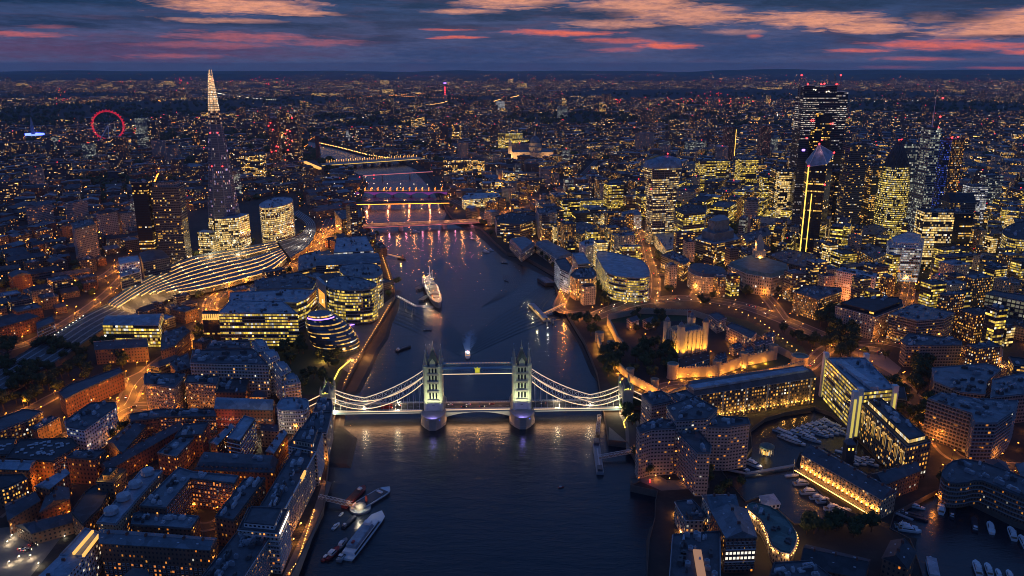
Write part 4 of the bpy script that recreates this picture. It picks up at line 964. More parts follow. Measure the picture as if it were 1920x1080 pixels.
tower('office_tower','blue-lit block with violet glow on a low round roof in the centre of the city',1412,376,70,20,20,'f_concrete')
# green-lit stepped office and dark stepped ziggurat in front of the curved crest tower
B('office_building','low wide office with green-yellow floors at the foot of the curved crest tower',[(1262,393),(1290,382),(1325,386),(1322,398),(1282,402)],56,'f_glass',bands='steel_grey',np_=4,cat='office building')
z=B('office_building','dark blue stepped office crowned by a lead-clad ziggurat',[(1302,447),(1330,432),(1372,434),(1388,448),(1340,458)],34,'f_office',rm='r_blue',np_=0,cat='office building')
for k,(ins,z0,z1) in enumerate(((10,34,48),(18,48,66))):
    q=inset([(p[0]-z.location.x,p[1]-z.location.y) for p in USED[-1]],ins); m=MB(); wallfaces(m,q,z0,z1,3,3.6); m.poly(q,z1); m.build('lead_clad_tier',M['r_lead'],z)
# domed cathedral
def cathedral():
    c=P(1003,302); x,y=c.x,c.y; r=root('domed_cathedral',(x,y,GZ),'stone cathedral with great lead dome and twin west towers among lit offices','cathedral'); USED.append([(x-90,y-30),(x+70,y-30),(x+70,y+40),(x-90,y+40)])
    S_='ashlar'
    MB().box((-15,0,16),(150,36,32)).box((0,0,16),(38,75,32)).build('nave',M['f_stone'],r)
    m=MB(); 
    for a in (-15,): m.face([(-90,-18,32),(60,-18,32),(60,0,37),(-90,0,37)]); m.face([(60,18,32),(-90,18,32),(-90,0,37),(60,0,37)])
    m.build('roof',M['r_lead'],r)
    MB().lathe((0,0,0),[(21,30),(21,48),(22.5,48.5),(18,50),(18,60),(18.6,61)],24).build('drum',M[S_],r)
    m=MB()
    for i in range(24): a=i*math.pi/12; m.lathe((20.6*math.cos(a),20.6*math.sin(a),0),[(.9,34),(.8,48)],6)
    m.build('colonnade',M['stone'],r)
    MB().lathe((0,0,0),[(17.6,61),(16.8,67),(14.5,73),(10.5,79),(5,83),(3,84)],24).build('dome',M['r_lead'],r,smooth=True)
    MB().lathe((0,0,0),[(3.4,84),(3.2,93),(3.8,93.5),(1.5,98),(.6,101)],10).build('lantern',M[S_],r)
    MB().box((0,0,106),(.5,.5,8)).box((0,0,107),(2.8,.5,.5)).build('golden_cross',M['gold'],r)
    for sy in(-1,1):
        MB().box((-84,sy*17,26),(11,11,52)).lathe((-84,sy*17,0),[(5,52),(4.6,60),(3,63),(2.4,68),(.4,72)],10).build('west_tower',M[S_],r)
    for dx,dy in ((-50,-45),(0,-58),(45,-45),(-100,0),(-80,-40)): light((x+dx,y+dy,20),(1,.66,.32),60000,rad=1,name='flood_light')
cathedral()
# big wheel lit red
def wheel():
    c=P(203,238,67); r=root('observation_wheel',(c.x,c.y,GZ),'giant observation wheel glowing red beside the river in the far left','observation wheel'); m=MB(); a2=.9
    q=lambda th,rad,o=0: Vector((rad*math.cos(th)*math.cos(.35)+o*.3,rad*math.cos(th)*math.sin(.35)+o,68+rad*math.sin(th)))
    for i in range(64):
        a=i*math.pi/32; b=(i+1)*math.pi/32
        for rad in (60,56): m.bar(q(a,rad),q(b,rad),1.6)
        m.bar(q(a,60),q(b,56),.8)
    m.build('rim',pbr('wheel_glow',(.4,.02,.02),.5,em=(1,.02,.06),es=.75),r)
    m=MB()
    for i in range(16): a=i*math.pi/8; m.bar(q(a,56),q(a,2),.3)
    m.build('spokes',M['steel_white'],r)
    for i in range(32):
        a=i*math.pi/16; p=q(a,63.5); MB().lathe(p,[(0,-2),(2.2,0),(0,2)],6,sx=1.6).build('capsule',M['wheel_glow'],r)
    MB().bar(q(0,0,0),(10,-30,0),3).bar(q(0,0,0),(-30,-40,0),3).build('leg',M['steel_white'],r)
wheel()
# far towers beyond the river
FAR=[('office_tower','far dark office tower with pale crown left of centre on the horizon side',730,184,120,40,30,'f_far'),
 ('residential_tower','pale ribbed twin-slab tower left of the red wheel side river bend',264,222,120,48,30,'f_pale'),
 ('residential_tower','grey slab right behind the pale ribbed twin tower',283,228,110,30,25,'f_far'),
 ('residential_tower','dark square tower below the red wheel',219,258,88,38,34,'f_far2'),
 ('office_tower','tall dark tower with red lamps left of the river bend',510,222,150,30,28,'f_far2'),
 ('office_tower','half-built tower covered in red lamps by the river bend',543,212,165,44,36,'f_far'),
 ('office_tower','distant white-lit slab among trees near the horizon',938,190,60,60,30,'f_whitelit'),
 ('office_tower','pale office block on the far side of the river with white strip lights',870,300,44,120,40,'f_far3'),
 ('office_tower','big yellow lit office in front of the cathedral trees',957,250,70,90,50,'f_bright'),
 ('office_tower','second yellow lit office right of the first before the cathedral',990,262,55,70,40,'f_bright'),
 ('office_tower','far pale tower pair on the right horizon',1055,200,70,60,30,'f_pale'),
 ('office_tower','block with white lit billboard top on the far left river bank',656,245,46,34,30,'f_whitelit'),
 ('office_tower','grey riverside block beside the yellow lit museum roof',430,280,60,60,40,'f_far'),
 ('office_tower','block with one blue lit screen left of the river bend',470,290,66,60,40,'f_far3'),
 ('hotel_building','long low hospital range with many white windows far left',20,268,50,120,40,'f_far'),
 ('residential_tower','lone dark tower left edge of the far skyline',1300,250,0,1,1,'f_far')]
for nm,lb,px_,ty,hh,w_,d_,wl in FAR:
    if hh: 
        t_=tower(nm,lb,px_,ty,hh,w_,d_,wl,np_=1,cat='tower block')
        if 'red lamps' in lb:
            for k in range(7):
                o=MB().lathe((rnd.uniform(-w_/2,w_/2),-d_/2-1,rnd.uniform(.2,1)*hh),[(0,0),(2.4,1.8),(0,3.6)],6).build('aviation_lamp',M['l_red'],t_)
# riverside brick chimney and museum hall
c=P(598,312); r=root('brick_chimney',(c.x,c.y,GZ),'tall square brick chimney standing by the river before the station bridge','chimney'); MB().box((0,0,48),(11,11,96)).build('shaft',M['r_red'],r); MB().box((0,0,97),(12,12,2)).build('cap',M['trim_dark'],r)
B('museum_hall','long dark brick hall with a glowing yellow glass roof box left of the river',[(570,303),(590,300),(607,315),(585,318)],30,'f_brown',rm='r_dark',cat='museum')
m_=MB(); 
a,b_=P(572,304,40),P(600,316,40); m_.bar(a,b_,8,5); tag(m_.build('light_box',M['l_dim']),'glowing yellow glass box on the roof of the dark brick hall','roof light box')
# communications tower and far masts
c=P(835,190); r=root('telecom_tower',(c.x,c.y,GZ),'far round telecom tower with violet ring and red lamps near the horizon','telecom tower')
MB().lathe((0,0,0),[(10,0),(8,110),(11,111),(11,150),(6,152),(5,175),(1,190)],12).build('shaft',M['steel_grey'],r); MB().lathe((0,0,0),[(12,150),(12,158)],12).build('violet_ring',M['l_violet'],r)
for z in (60,75,90,105,120): MB().box((0,-12,z),(7,1,6)).build('red_sign',M['l_red'],r)
c=P(64,262); r=root('lit_halo_building',(c.x,c.y,GZ),'dark tower with blue glowing halo ring in the far left','tower'); MB().lathe((0,0,0),[(8,0),(7,60),(2,95)],10).build('shaft',M['steel_grey'],r); MB().lathe((0,0,0),[(42,20),(42,26)],24).build('blue_halo',M['l_blue'],r)
# ------------------------------------------------------------------ left bank, foreground blocks
def W_(px,py,h): p=P(px,py,GZ+h); return (p.x,p.y)
AP='apartment_building'; OF='office_building'; WH_='warehouse_building'; TE='terraced_house'
b1=B(AP,'long block with dark lead roof filling the bottom left edge of view',[(188,992),(406,1009),(393,1031),(186,1018)],26,'f_brown','gable','r_lead',fl=3.2,cw=2.6,rh=2.5,cat='apartment block')
windows(b1,W_(188,1018,26),W_(392,1031,26),GZ+1,GZ+25,24,8,'o',.22,cap=95)
b2=B(AP,'diagonal block with two glowing yellow rooflight strips, bottom left',[(160,991),(188,999),(157,1044),(112,1042)],24,'f_white','flat','r_blue',cat='apartment block')
for a,b in (((174,996),(138,1038)),((186,1003),(156,1042))):
    m=MB(); A=P(*a,GZ+26.2); B_=P(*b,GZ+26.2); m.bar(A-b2.location,B_-b2.location,1.4,1.6); m.build('rooflight',M['l_dim'],b2)
B(AP,'blue metal roofed block in the bottom left corner below the rooflight block',[(112,1043),(156,1045),(104,1102),(50,1102)],23,'f_white','gable','r_blue',rh=2.5,cat='apartment block')
b3=B(AP,'long narrow block topped by four round blue roof drums',[(265,882),(304,883),(217,983),(182,980)],24,'f_yellowbrick','flat','r_blue',fl=3.1,cw=2.4,cat='apartment block')
for x,y in ((277,888),(254,911),(232,935),(209,961)):
    p=P(x,y,GZ+25); o=MB().lathe((0,0,0),[(4.6,0),(4.6,3),(3.9,3.7),(0,4.0)],20).build('roof_drum',M['r_pale'],b3); o.location=p-b3.location
windows(b3,W_(217,983,24),W_(304,883,24),GZ+3,GZ+23,26,6,'o',.25,cap=95)
b4=B(AP,'square block with bright yellow lit terrace round its penthouse',[(180,905),(200,877),(236,881),(212,907)],24,'f_brown','flat','r_dark',setback=(4,3.4,'f_brown'),np_=1,cat='apartment block')
light((b4.location.x-3,b4.location.y-9,GZ+26.5),(1,.62,.15),1500); light((b4.location.x+9,b4.location.y-1,GZ+26.5),(1,.62,.15),1500)
B(AP,'square dark block with white roof edge behind the yellow terrace block',[(125,858),(142,845),(197,845),(178,862)],22,'f_brick','flat','r_slate',np_=3,cat='apartment block')
B(AP,'low diagonal block with blue metal roof left of the white-edged block',[(66,911),(117,882),(130,887),(92,917)],18,'f_brick','gable','r_blue',rh=2.5,cat='apartment block')
B(WH_,'wide shed with plain blue roof at the left picture edge',[(-10,862),(66,864),(54,881),(-10,879)],19,'f_brick','gable','r_blue',rh=3,cat='warehouse')
b5=B(WH_,'broad dark flat roofed block dotted with small skylights, far left',[(37,825),(135,822),(147,836),(98,866),(10,860)],18,'f_brick','flat','r_dark',fl=3.6,cw=3,cat='warehouse')
q=inset(USED[-1],5); k=0
for t in range(300):
    c=(rnd.uniform(min(p[0] for p in q),max(p[0] for p in q)),rnd.uniform(min(p[1] for p in q),max(p[1] for p in q)))
    if inside(c,q) and k<34: boxobj('skylight',b5,(c[0]-b5.location.x,c[1]-b5.location.y,18.6),(2.6,1.6,.7),'r_pale',.5); k+=1
windows(b5,W_(98,866,18),W_(147,836,18),GZ+2,GZ+17,12,4,'o',.35)
b6=B(WH_,'dark flat roofed shed with skylights cut by the left picture edge',[(-40,825),(30,822),(22,852),(-40,856)],16,'f_brick','flat','r_dark',cat='warehouse')
for k in range(12): boxobj('skylight',b6,(rnd.uniform(-12,12),rnd.uniform(-8,8),16.5),(2.6,1.6,.7),'r_pale',.3)
B(OF,'low curved office with rows of small yellow windows at the left edge',[(-30,893),(42,890),(50,897),(15,914),(-30,925)],16,'f_gold','flat','r_dark',fl=3,cw=2.2,cat='office')
b7=B(AP,'dark pitched block with three white rooflights, lower left',[(157,926),(176,911),(207,915),(190,950),(156,984),(134,961)],17,'f_brown','flat','r_dark',cat='apartment block')
B(TE,'small row of dark brick houses left of the rooflight block',[(88,925),(128,915),(130,935),(75,960)],12,'f_brick','gable','r_slate',cat='houses'); B(TE,'second small row of dark brick houses nearer the left edge',[(10,945),(60,925),(75,938),(15,975)],12,'f_brick','gable','r_slate',cat='houses')
B(TE,'low dark row between the car park and the small brick houses',[(30,985),(140,962),(150,975),(60,1000)],9,'f_brown','gable','r_slate',cat='houses')
b8=B(AP,'red brick courtyard block around a garden glowing orange with lamps',[(335,877),(361,885),(447,893),(439,907),(357,897),(311,953),(262,949)],24,'f_brick','flat','r_lead',fl=3.2,cw=2.6,np_=6,pm='r_pale',cat='apartment block')
windows(b8,W_(357,897,24),W_(439,907,24),GZ+2,GZ+23,14,6,'o',.3); windows(b8,W_(311,953,24),W_(357,897,24),GZ+2,GZ+23,12,6,'o',.12)
for x,y in ((350,940),(362,932),(372,945),(395,938),(405,940),(380,948),(362,952),(410,930)): streetlamp(tuple(P(x,y)),'l_orange','small orange garden lamp in the courtyard of the red brick block','lamps in the glowing courtyard',2600,4,.4,'garden_lamp')
B(AP,'low block with pale blue roof panels below the glowing courtyard',[(250,965),(262,960),(373,969),(358,992),(246,984)],19,'f_brown','flat','r_lead',np_=6,pm='r_pale',cat='apartment block')
B(AP,'narrow block with cluttered blue rooftop right of the glowing courtyard',[(458,899),(497,897),(438,976),(404,969)],22,'f_brown','flat','r_slate',np_=12,pm='r_pale',cat='apartment block')
def quayblock(label,px,h,np_,**k):
    r=B(AP,label,px,h,'f_stone','flat','r_slate',fl=3.1,cw=2.8,np_=np_,cat='apartment block',**k); return r
c1=quayblock('long riverside block with glassy cluttered roof, upper part of the quay row',[(550,846),(592,847),(531,958),(487,951)],27,16,bands='steel_grey')
m=MB()
for t0,t1 in ((0,.30),(.5,.72),(.78,.97)):
    a=P(592,848,GZ+29).lerp(P(533,957,GZ+29),t0); b_=P(592,848,GZ+29).lerp(P(533,957,GZ+29),t1); m.bar(a-c1.location,b_-c1.location,1.0,.5)
m.build('roof_rail',M['trim'],c1)
m=MB(); a=P(572,885,GZ+27); b_=P(565,899,GZ+27); m.bar(a-c1.location,b_-c1.location,1.2,3); m.build('lit_balcony',M['l_dim'],c1)
windows(c1,W_(533,958,27),W_(592,847,27),GZ+2,GZ+26,22,7,'y',.16,cap=98)
c2=quayblock('white penthouse block with brilliant white strip light, middle of the quay row',[(466,953),(540,957),(521,1000),(447,993)],30,0,bands='trim',setback=(3,3,'f_white'))
m=MB(); a=P(540,961,GZ+28); b_=P(523,999,GZ+28); m.bar(a-c2.location,b_-c2.location,1.2,3.2); m.build('strip_light',M['l_white'],c2)
windows(c2,W_(447,993,30),W_(521,1000,30),GZ+2,GZ+29,14,7,'o',.1)
c3=quayblock('lower riverside block with pale roof edges at the bottom of the quay row',[(446,996),(506,1006),(438,1110),(358,1108)],25,18,bands='steel_grey')
windows(c3,W_(438,1110,25),W_(506,1006,25),GZ+2,GZ+24,24,6,'o',.15,cap=95)
quayblock('riverside block with curved dark roof just above the long quay block',[(557,810),(604,812),(593,846),(541,836)],30,5,bands='trim',setback=(3,4,'f_stone'))
quayblock('pale stepped riverside block second from the left bridge abutment',[(585,776),(622,773),(612,812),(562,809)],25,12); quayblock('pale cluttered block beside the left bridge abutment',[(598,746),(622,750),(623,771),(588,772)],22,8)
def glowlamp(px,py,pw,z=3,mat='l_warm',lb='warm wall lamp glowing on the riverside block',h=4): streetlamp(tuple(P(px,py)),mat,lb,'wall and path lamps of the quay row',pw,h,.45)
for x,y in ((520,1052),(600,885),(607,868),(598,905),(562,990),(548,1020)): glowlamp(x,y,2200)
lamps([(586,958),(558,1046)],3.0,'l_warm','tiny warm path lamp in the straight line along the timber jetty edge','path lamps on the jetty',450,3,1.0,.28); lamps([(551,1060),(536,1080)],3.0,'l_warm','tiny warm path lamp in the straight line along the timber jetty edge','path lamps on the jetty',450,3,1.0,.28)
e1=B(WH_,'dark blue curved warehouse with a row of tiny dormers',[(378,854),(521,861),(513,886),(366,880)],20,'f_brick','mansard','r_slate',rh=5,np_=4,cat='warehouse')
a=W_(366,880,20); b_=W_(513,886,20); dormers(e1,a,b_,16,GZ+22.5,(1.4,2,1.4),'trim_dark',1.2)
B(AP,'narrow blue roofed wing rising from the dormer warehouse',[(527,808),(538,812),(513,850),(498,846)],18,'f_brick','gable','r_blue',rh=2.5,cat='apartment block')
e2=B(AP,'tall slab with bright blue flat roof and balconies among brick warehouses',[(458,780),(478,786),(449,827),(426,822)],27,'f_brick','flat','r_blue',bands='steel_white',cat='apartment block')
windows(e2,W_(449,827,27),W_(478,786,27),GZ+2,GZ+26,12,7,'y',.35)
B(AP,'slim blue roofed wing left of the tall balcony slab',[(429,797),(439,800),(407,834),(395,830)],18,'f_brick','gable','r_blue',rh=2,cat='apartment block')
B(AP,'brick wing with red lit wall left of the slim blue wing',[(345,797),(392,792),(378,815),(328,819)],20,'f_brick','flat','r_slate',np_=4,cat='apartment block')
B(AP,'blue roofed L-shaped wing in front of the red lit brick wing',[(339,815),(365,820),(331,858),(295,850)],18,'f_brick','flat','r_lead',np_=1,cat='apartment block')
p=P(408,818,GZ+14); o=MB().lathe((p.x,p.y,0),[(7.5,GZ),(7.5,GZ+10),(7.9,GZ+10),(0,GZ+14)],24).build('round_pavilion',M['r_green']); tag(o,'small round pavilion with green domed roof in a brick courtyard','pavilion')
light((P(420,812).x,P(420,812).y,16),(1,.2,.12),4000); light((P(455,838).x,P(455,838).y,14),(1,.6,.25),4000); light((P(490,832).x,P(490,832).y,14),(1,.75,.4),9000); light((P(480,840).x,P(480,840).y,14),(1,.75,.4),6000)
B(AP,'brick wing closing the bright court right of the balcony slab',[(490,800),(523,802),(521,808),(488,806)],16,'f_yellowbrick','gable','r_slate',cat='apartment block')
t1=B(TE,'very long dark diagonal terrace with reddish lit wall, left of centre',[(331,795),(344,801),(202,882),(187,872)],14,'f_brick','gable','r_slate',cat='houses')
B(TE,'short dark terrace with garden behind the long diagonal terrace',[(202,828),(249,790),(274,797),(228,850)],12,'f_brown','gable','r_slate',cat='houses')
f1=B(TE,'long curved three storey terrace facing the orange lit street',[(243,777),(300,768),(402,768),(405,781),(300,783),(245,791)],17,'f_brick','flat','r_slate',np_=5,cat='houses')
windows(f1,W_(300,783,17),W_(405,781,17),GZ+1,GZ+16,20,4,'o',.3)
f2=B(WH_,'brick hall with curved blue glass roofs next to the bridge road',[(411,749),(514,754),(511,769),(402,766)],19,'f_brick','curve','r_blue',rh=6,cat='hall')
f3=rounded(AP,'white rounded-end building with blue flat roof by the left abutment',[(530,748),(570,748),(578,756),(568,769),(522,768)],22,'f_white','r_blue',bands='trim',cat='apartment block')
windows(f2,W_(402,766,19),W_(511,769,19),GZ+1,GZ+12,24,2,'o',.4)
g1=B(AP,'square brick block with roof plant square facing the orange junction',[(271,701),(347,701),(326,728),(271,720)],30,'f_yellowbrick','flat','r_slate',np_=6,cat='apartment block'); windows(g1,W_(271,720,30),W_(326,728,30),GZ+3,GZ+29,12,8,'o',.25,cap=90)
g2=B(AP,'twin brick block right of the square block at the orange junction',[(353,704),(411,706),(405,721),(347,717)],28,'f_yellowbrick','flat','r_slate',np_=6,cat='apartment block'); windows(g2,W_(347,717,28),W_(405,721,28),GZ+3,GZ+27,12,7,'o',.28,cap=84)
B(AP,'lower brick block right of the twin block at the orange junction',[(411,711),(466,711),(460,736),(404,735)],21,'f_brick','flat','r_dark',np_=3,cat='apartment block')
B(TE,'small hut-like red brick house before the striped balcony block',[(472,735),(500,735),(500,744),(468,744)],12,'f_orange','hip','r_slate',cat='house')
# striped balcony block beside the park
h1=B(AP,'large block striped with white balcony bands beside the dark park',[(362,657),(476,656),(502,684),(357,681)],34,'f_stone','flat','r_slate',bands='trim',np_=14,cat='apartment block')
for k,(px_,hh) in enumerate(([[(472,641),(497,640),(504,655),(484,659)],36],[[(488,661),(519,660),(524,672),(505,681)],34],[[(511,683),(537,682),(545,694),(528,704)],32],[[(529,705),(556,704),(563,718),(534,722)],26])):
    B(AP,['first','second','third','lowest and last'][k]+' of the stepped pavilions running down beside the dark park',px_,hh,'f_stone','flat','r_blue',bands='trim',setback=(2.5,3,'f_white'),cat='apartment block')
B(AP,'low dark block behind the striped balcony block',[(395,640),(468,640),(470,654),(385,655)],22,'f_brown','flat','r_slate',np_=6,cat='apartment block')
B(AP,'dark block between the orange street and the striped balcony block',[(318,680),(352,662),(358,690),(330,698)],24,'f_brown','flat','r_slate',np_=5,cat='apartment block')
# offices around the glass egg
B(OF,'wide office with five rows of yellow lit windows, left of the glass egg',[(410,588),(558,588),(531,566),(432,564)],40,'f_bright','flat','r_blue',fl=3.8,cw=2.4,np_=10,pm='r_pale',bands='steel_grey',cat='office')
s=B('stair_tower','slim stair tower crowned with glowing orange slats',[(381,584),(411,584),(409,590),(379,590)],39,'f_darkglass','flat','r_dark',cat='tower')
m=MB(); A=Vector((*W_(379,590,39),GZ+39)); B_=Vector((*W_(411,590,39),GZ+39))
for i in range(8): q=A.lerp(B_,(i+.5)/8)-s.location; m.box((q.x,q.y-.8,39-2.5),(1.5,.4,7))
m.build('orange_slats',M['l_dim'],s)
B(OF,'glass office with warm lit terrace directly behind the wide yellow office',[(430,566),(432,549),(545,543),(592,544),(575,560),(556,568)],36,'f_glass','flat','r_blue',fl=3.8,np_=10,bands='steel_grey',cat='office')
B(OF,'office with dark arched roof line behind the warm lit terrace',[(478,526),(560,510),(592,528),(585,541),(480,543)],34,'f_glass','flat','r_slate',np_=9,bands='steel_grey',cat='office')
rounded(OF,'big rounded glass office with stacked green-yellow floors above the river walk',[(612,537),(622,521),(660,519),(702,530),(704,537),(690,543),(655,545),(630,543)],46,'f_bright','r_lead',fl=4,smooth=3,np_=8,bands='steel_grey',cat='office')
B('fin_wall','tall plain grey fin wall beside the big rounded office',[(594,516),(613,533),(611,537),(592,521)],48,'f_concrete','flat','r_pale',cw=200,fl=200,cat='wall tower')
rounded(OF,'second rounded office behind the first with yellow floors facing the river',[(642,498),(700,495),(716,508),(712,518),(690,522),(645,515)],44,'f_bright','r_lead',fl=4,smooth=3,np_=8,bands='steel_grey',cat='office')
B(OF,'long glass roofed arcade with warehouse wings by the river',[(600,478),(706,475),(714,492),(592,498)],27,'f_office','curve','r_lead',rh=6,cat='office')
B(OF,'stepped riverside office with three lit terraces below the low road bridge',[(632,446),(686,443),(700,470),(626,474)],28,'f_whitelit','flat','r_blue',fl=3.6,np_=6,bands='trim',cat='office')
B(OF,'rounded brick office at the left end of the low road bridge',[(627,395),(672,392),(680,406),(640,412)],40,'f_gold','flat','r_slate',np_=4,cat='office')
B(OF,'low office between the railway curve and the glass arcade',[(560,480),(600,470),(605,498),(560,508)],22,'f_office_dim','flat','r_lead',np_=6,cat='office')
B(OF,'office with curved blue eaves and two lit floors beside the railway',[(192,609),(205,593),(306,588),(297,610)],27,'f_bright','curve','r_blue',fl=3.8,rh=5,cat='office')
B(WH_,'dark brick warehouse with orange doorway in front of the curved eaves office',[(176,640),(274,633),(277,650),(178,656)],17,'f_brown','gable','r_slate',cat='warehouse')
B(OF,'dark curved row of offices along the orange lit street',[(304,626),(345,612),(356,622),(326,650),(302,658)],20,'f_brown','flat','r_slate',np_=4,cat='office')
B(OF,'grey lattice office with lit stairwell on the left of the rail station',[(222,500),(258,492),(262,510),(226,520)],30,'f_office','flat','r_pale',np_=2,cat='office'); B(OF,'white banded small tower behind the grey lattice office',[(222,484),(258,480),(262,490),(224,496)],42,'f_white','flat','r_pale',cat='office')
B(OF,'dark tiered building with pale green pyramid light left of the station',[(262,474),(302,468),(318,482),(268,492)],34,'f_office_dim','hip','r_slate',cat='office')
B(AP,'grey residential tower with yellow top window among dark streets, left',[(133,418),(170,410),(180,420),(140,430)],60,'f_concrete','flat','r_slate',np_=3,cat='apartment block')
B(AP,'long red brick flats with yellow stairwells left of the park trees',[(110,736),(130,722),(224,690),(231,699),(150,735),(122,750)],18,'f_brick','flat','r_slate',cat='apartment block'); t_=USED[-1]
l2=B('hotel_building','white sided hotel with dark roof and orange lit base, lower left',[(122,789),(170,756),(216,755),(218,763),(158,807),(124,801)],26,'f_white','flat','r_slate',np_=5,cat='hotel')
B(AP,'low dark block left of the white sided hotel',[(57,803),(94,781),(112,784),(70,807)],14,'f_brown','flat','r_slate',np_=3,cat='apartment block'); B(AP,'block of flats with many yellow windows at the left edge',[(-30,795),(45,768),(80,772),(58,786),(-30,820)],16,'f_gold','flat','r_slate',cat='apartment block')
B(AP,'dark flats left of the railway viaduct with white banded end wall',[(68,605),(98,592),(102,604),(70,618)],18,'f_brown','flat','r_slate',bands='trim',cat='apartment block')
# glass egg-shaped hall, leaning stacked ellipses
def egg():
    c=P(636,658); r=root('egg_shaped_hall',(c.x,c.y,GZ),'leaning egg-shaped glass building with glowing floor rings by the river walk','city hall'); USED.append([(c.x-30,c.y-26),(c.x+28,c.y-26),(c.x+28,c.y+30),(c.x-30,c.y+30)])
    N=11; H=44
    def E_(k,n=40):
        t=k/N; rad=27*math.sqrt(max(.02,1-(t*1.02-.28)**2/.72)) if t>.28 else 23.5+3.5*(t/.28); ox=-20*t**1.25; oy=3*t
        return [Vector((ox+rad*math.cos(a),oy+rad*.92*math.sin(a),H*t)) for a in [i*2*math.pi/n for i in range(n)]]
    for k in range(N):
        a,b=E_(k),E_(k+1); sh=Vector((a[0].x,0,0)); m=MB(); g=MB()
        for i in range(40):
            j=(i+1)%40; l=.66
            m.face([a[i],a[j],a[j].lerp(b[j],l),a[i].lerp(b[i],l)]); g.face([a[i].lerp(b[i],l),a[j].lerp(b[j],l),b[j],b[i]],[(i,k*7),(i+1,k*7),(i+1,k*7+1),(i,k*7+1)])
        m.build('glass_skirt',M['tintblue'],r); g.build('lit_floor_ring',M['f_ring'],r)
    m=MB(); top=E_(N); m.face(top); m.build('roof',M['r_lead'],r)
    m=MB(); q=E_(N-.7); 
    for i in range(24,38): m.bar(q[i],q[(i+1)%40],.5,1.6)
    m.build('violet_band',M['l_violet'],r)
    for dx,dy in ((20,-30),(34,-12),(-10,-34)): light((c.x+dx,c.y+dy,9),(1,.6,.22),9000,rad=.8)
pbr('tintblue',(.05,.075,.12),.18,metal=.5,var=.2); facade('f_ring',(.05,.06,.08),thr=.5,run=8,runw=.75,cols=((1,.45,.06),(1,.58,.14)),E=1.1,mx=0,y0=.05,y1=.95)
egg()
m=MB(); m.path([P(655,610,GZ+2),P(680,605,GZ+2),P(704,594,GZ+2)],1.0,1.0); tag(m.build('light_wall',M['l_violet']),'curved low wall glowing violet on the plaza by the glass egg','light wall')
m=MB(); m.path([P(x,y,GZ+1.2) for x,y in ((660,622),(666,627),(668,632))],1.0,1.2); tag(m.build('light_wall',M['l_violet']),'short violet glowing bench beside the glass egg','light wall')
m=MB(); m.path([P(x,y,GZ+1.5) for x,y in ((621,722),(630,705),(636,693),(658,674))],1.2,.8); tag(m.build('light_wall',M['l_yellow']),'golden light line along the park edge path by the bridge','light wall')
for x,y,z in ((594,560,14),(590,570,20),(575,575,18)): o=MB().lathe((0,0,0),[(.5,0),(.5,5)],6).build('star_lamp',M['l_white']); o.location=P(x,y,z); tag(o,'white star-shaped light hanging in the lit office atrium','hanging light','star lights in the office atrium')
# ------------------------------------------------------------------ rail station with curved canopies
T_=[(200,567),(238,540),(277,519),(333,490),(383,475),(450,463),(516,452)]; Bt=[(246,588),(290,565),(318,551),(380,541),(450,524),(506,507),(538,482)]
Tc=catmull([P(x,y,GZ+11) for x,y in T_],6); Bc=catmull([P(x,y,GZ+11) for x,y in Bt],6)
r=root('railway_station',(Tc[20].x,Tc[20].y,GZ),'terminus station with nine long curved canopies between glowing platforms','railway station')
for c_ in (Tc,Bc): pass
USED.append([(p.x,p.y) for p in Tc[::4]]+[(p.x,p.y) for p in Bc[::-4]])
def row(t,i): return Tc[i].lerp(Bc[i],t)
NC=9
m=MB()
for i in range(len(Tc)-1):
    for k in range(6): m.face([row(k/6,i)-Vector((0,0,7))-r.location,row((k+1)/6,i)-Vector((0,0,7))-r.location,row((k+1)/6,i+1)-Vector((0,0,7))-r.location,row(k/6,i+1)-Vector((0,0,7))-r.location][::-1])
m.build('platform_floor',M['asphalt'],r)
for k in range(NC):
    t0=(k+.14)/NC; t1=(k+.84)/NC; i0=0 if k<4 else (6+ (k-4)*2); i1=len(Tc)-1-(8 if k in(3,) else 0); m=MB(); e=MB(); lt=MB()
    for i in range(i0,i1):
        tm=(t0+t1)/2; a,b,c_,d,f,g=row(t0,i),row(t1,i),row(t1,i+1),row(t0,i+1),row(tm,i),row(tm,i+1); f=f+Vector((0,0,1.5)); g=g+Vector((0,0,1.5)); o=r.location
        m.face([a-o,f-o,g-o,d-o][::-1]); m.face([f-o,b-o,c_-o,g-o][::-1]); lt.bar(b-o+Vector((0,-.2,-1.4)),c_-o+Vector((0,-.2,-.6)),1.2,.5)
        e.bar(b-o,c_-o,.35,.5); e.bar(a-o,d-o,.35,.5)
    m.build('canopy',M['r_lead'],r); e.build('canopy_edge',M['steel_grey'],r); lt.build('platform_light_strip',M['l_platform'] if 'l_platform' in M else em('l_platform',(1,.50,.13),1.6),r)
for k in range(NC+1):
    t=(k-.02)/NC
    for i in range(2,len(Tc)-1,4):
        p=row(min(1,max(0,t)),i); light((p.x,p.y,GZ+9.5),(1,.72,.38),4200,r,rad=.4,name='platform_light')
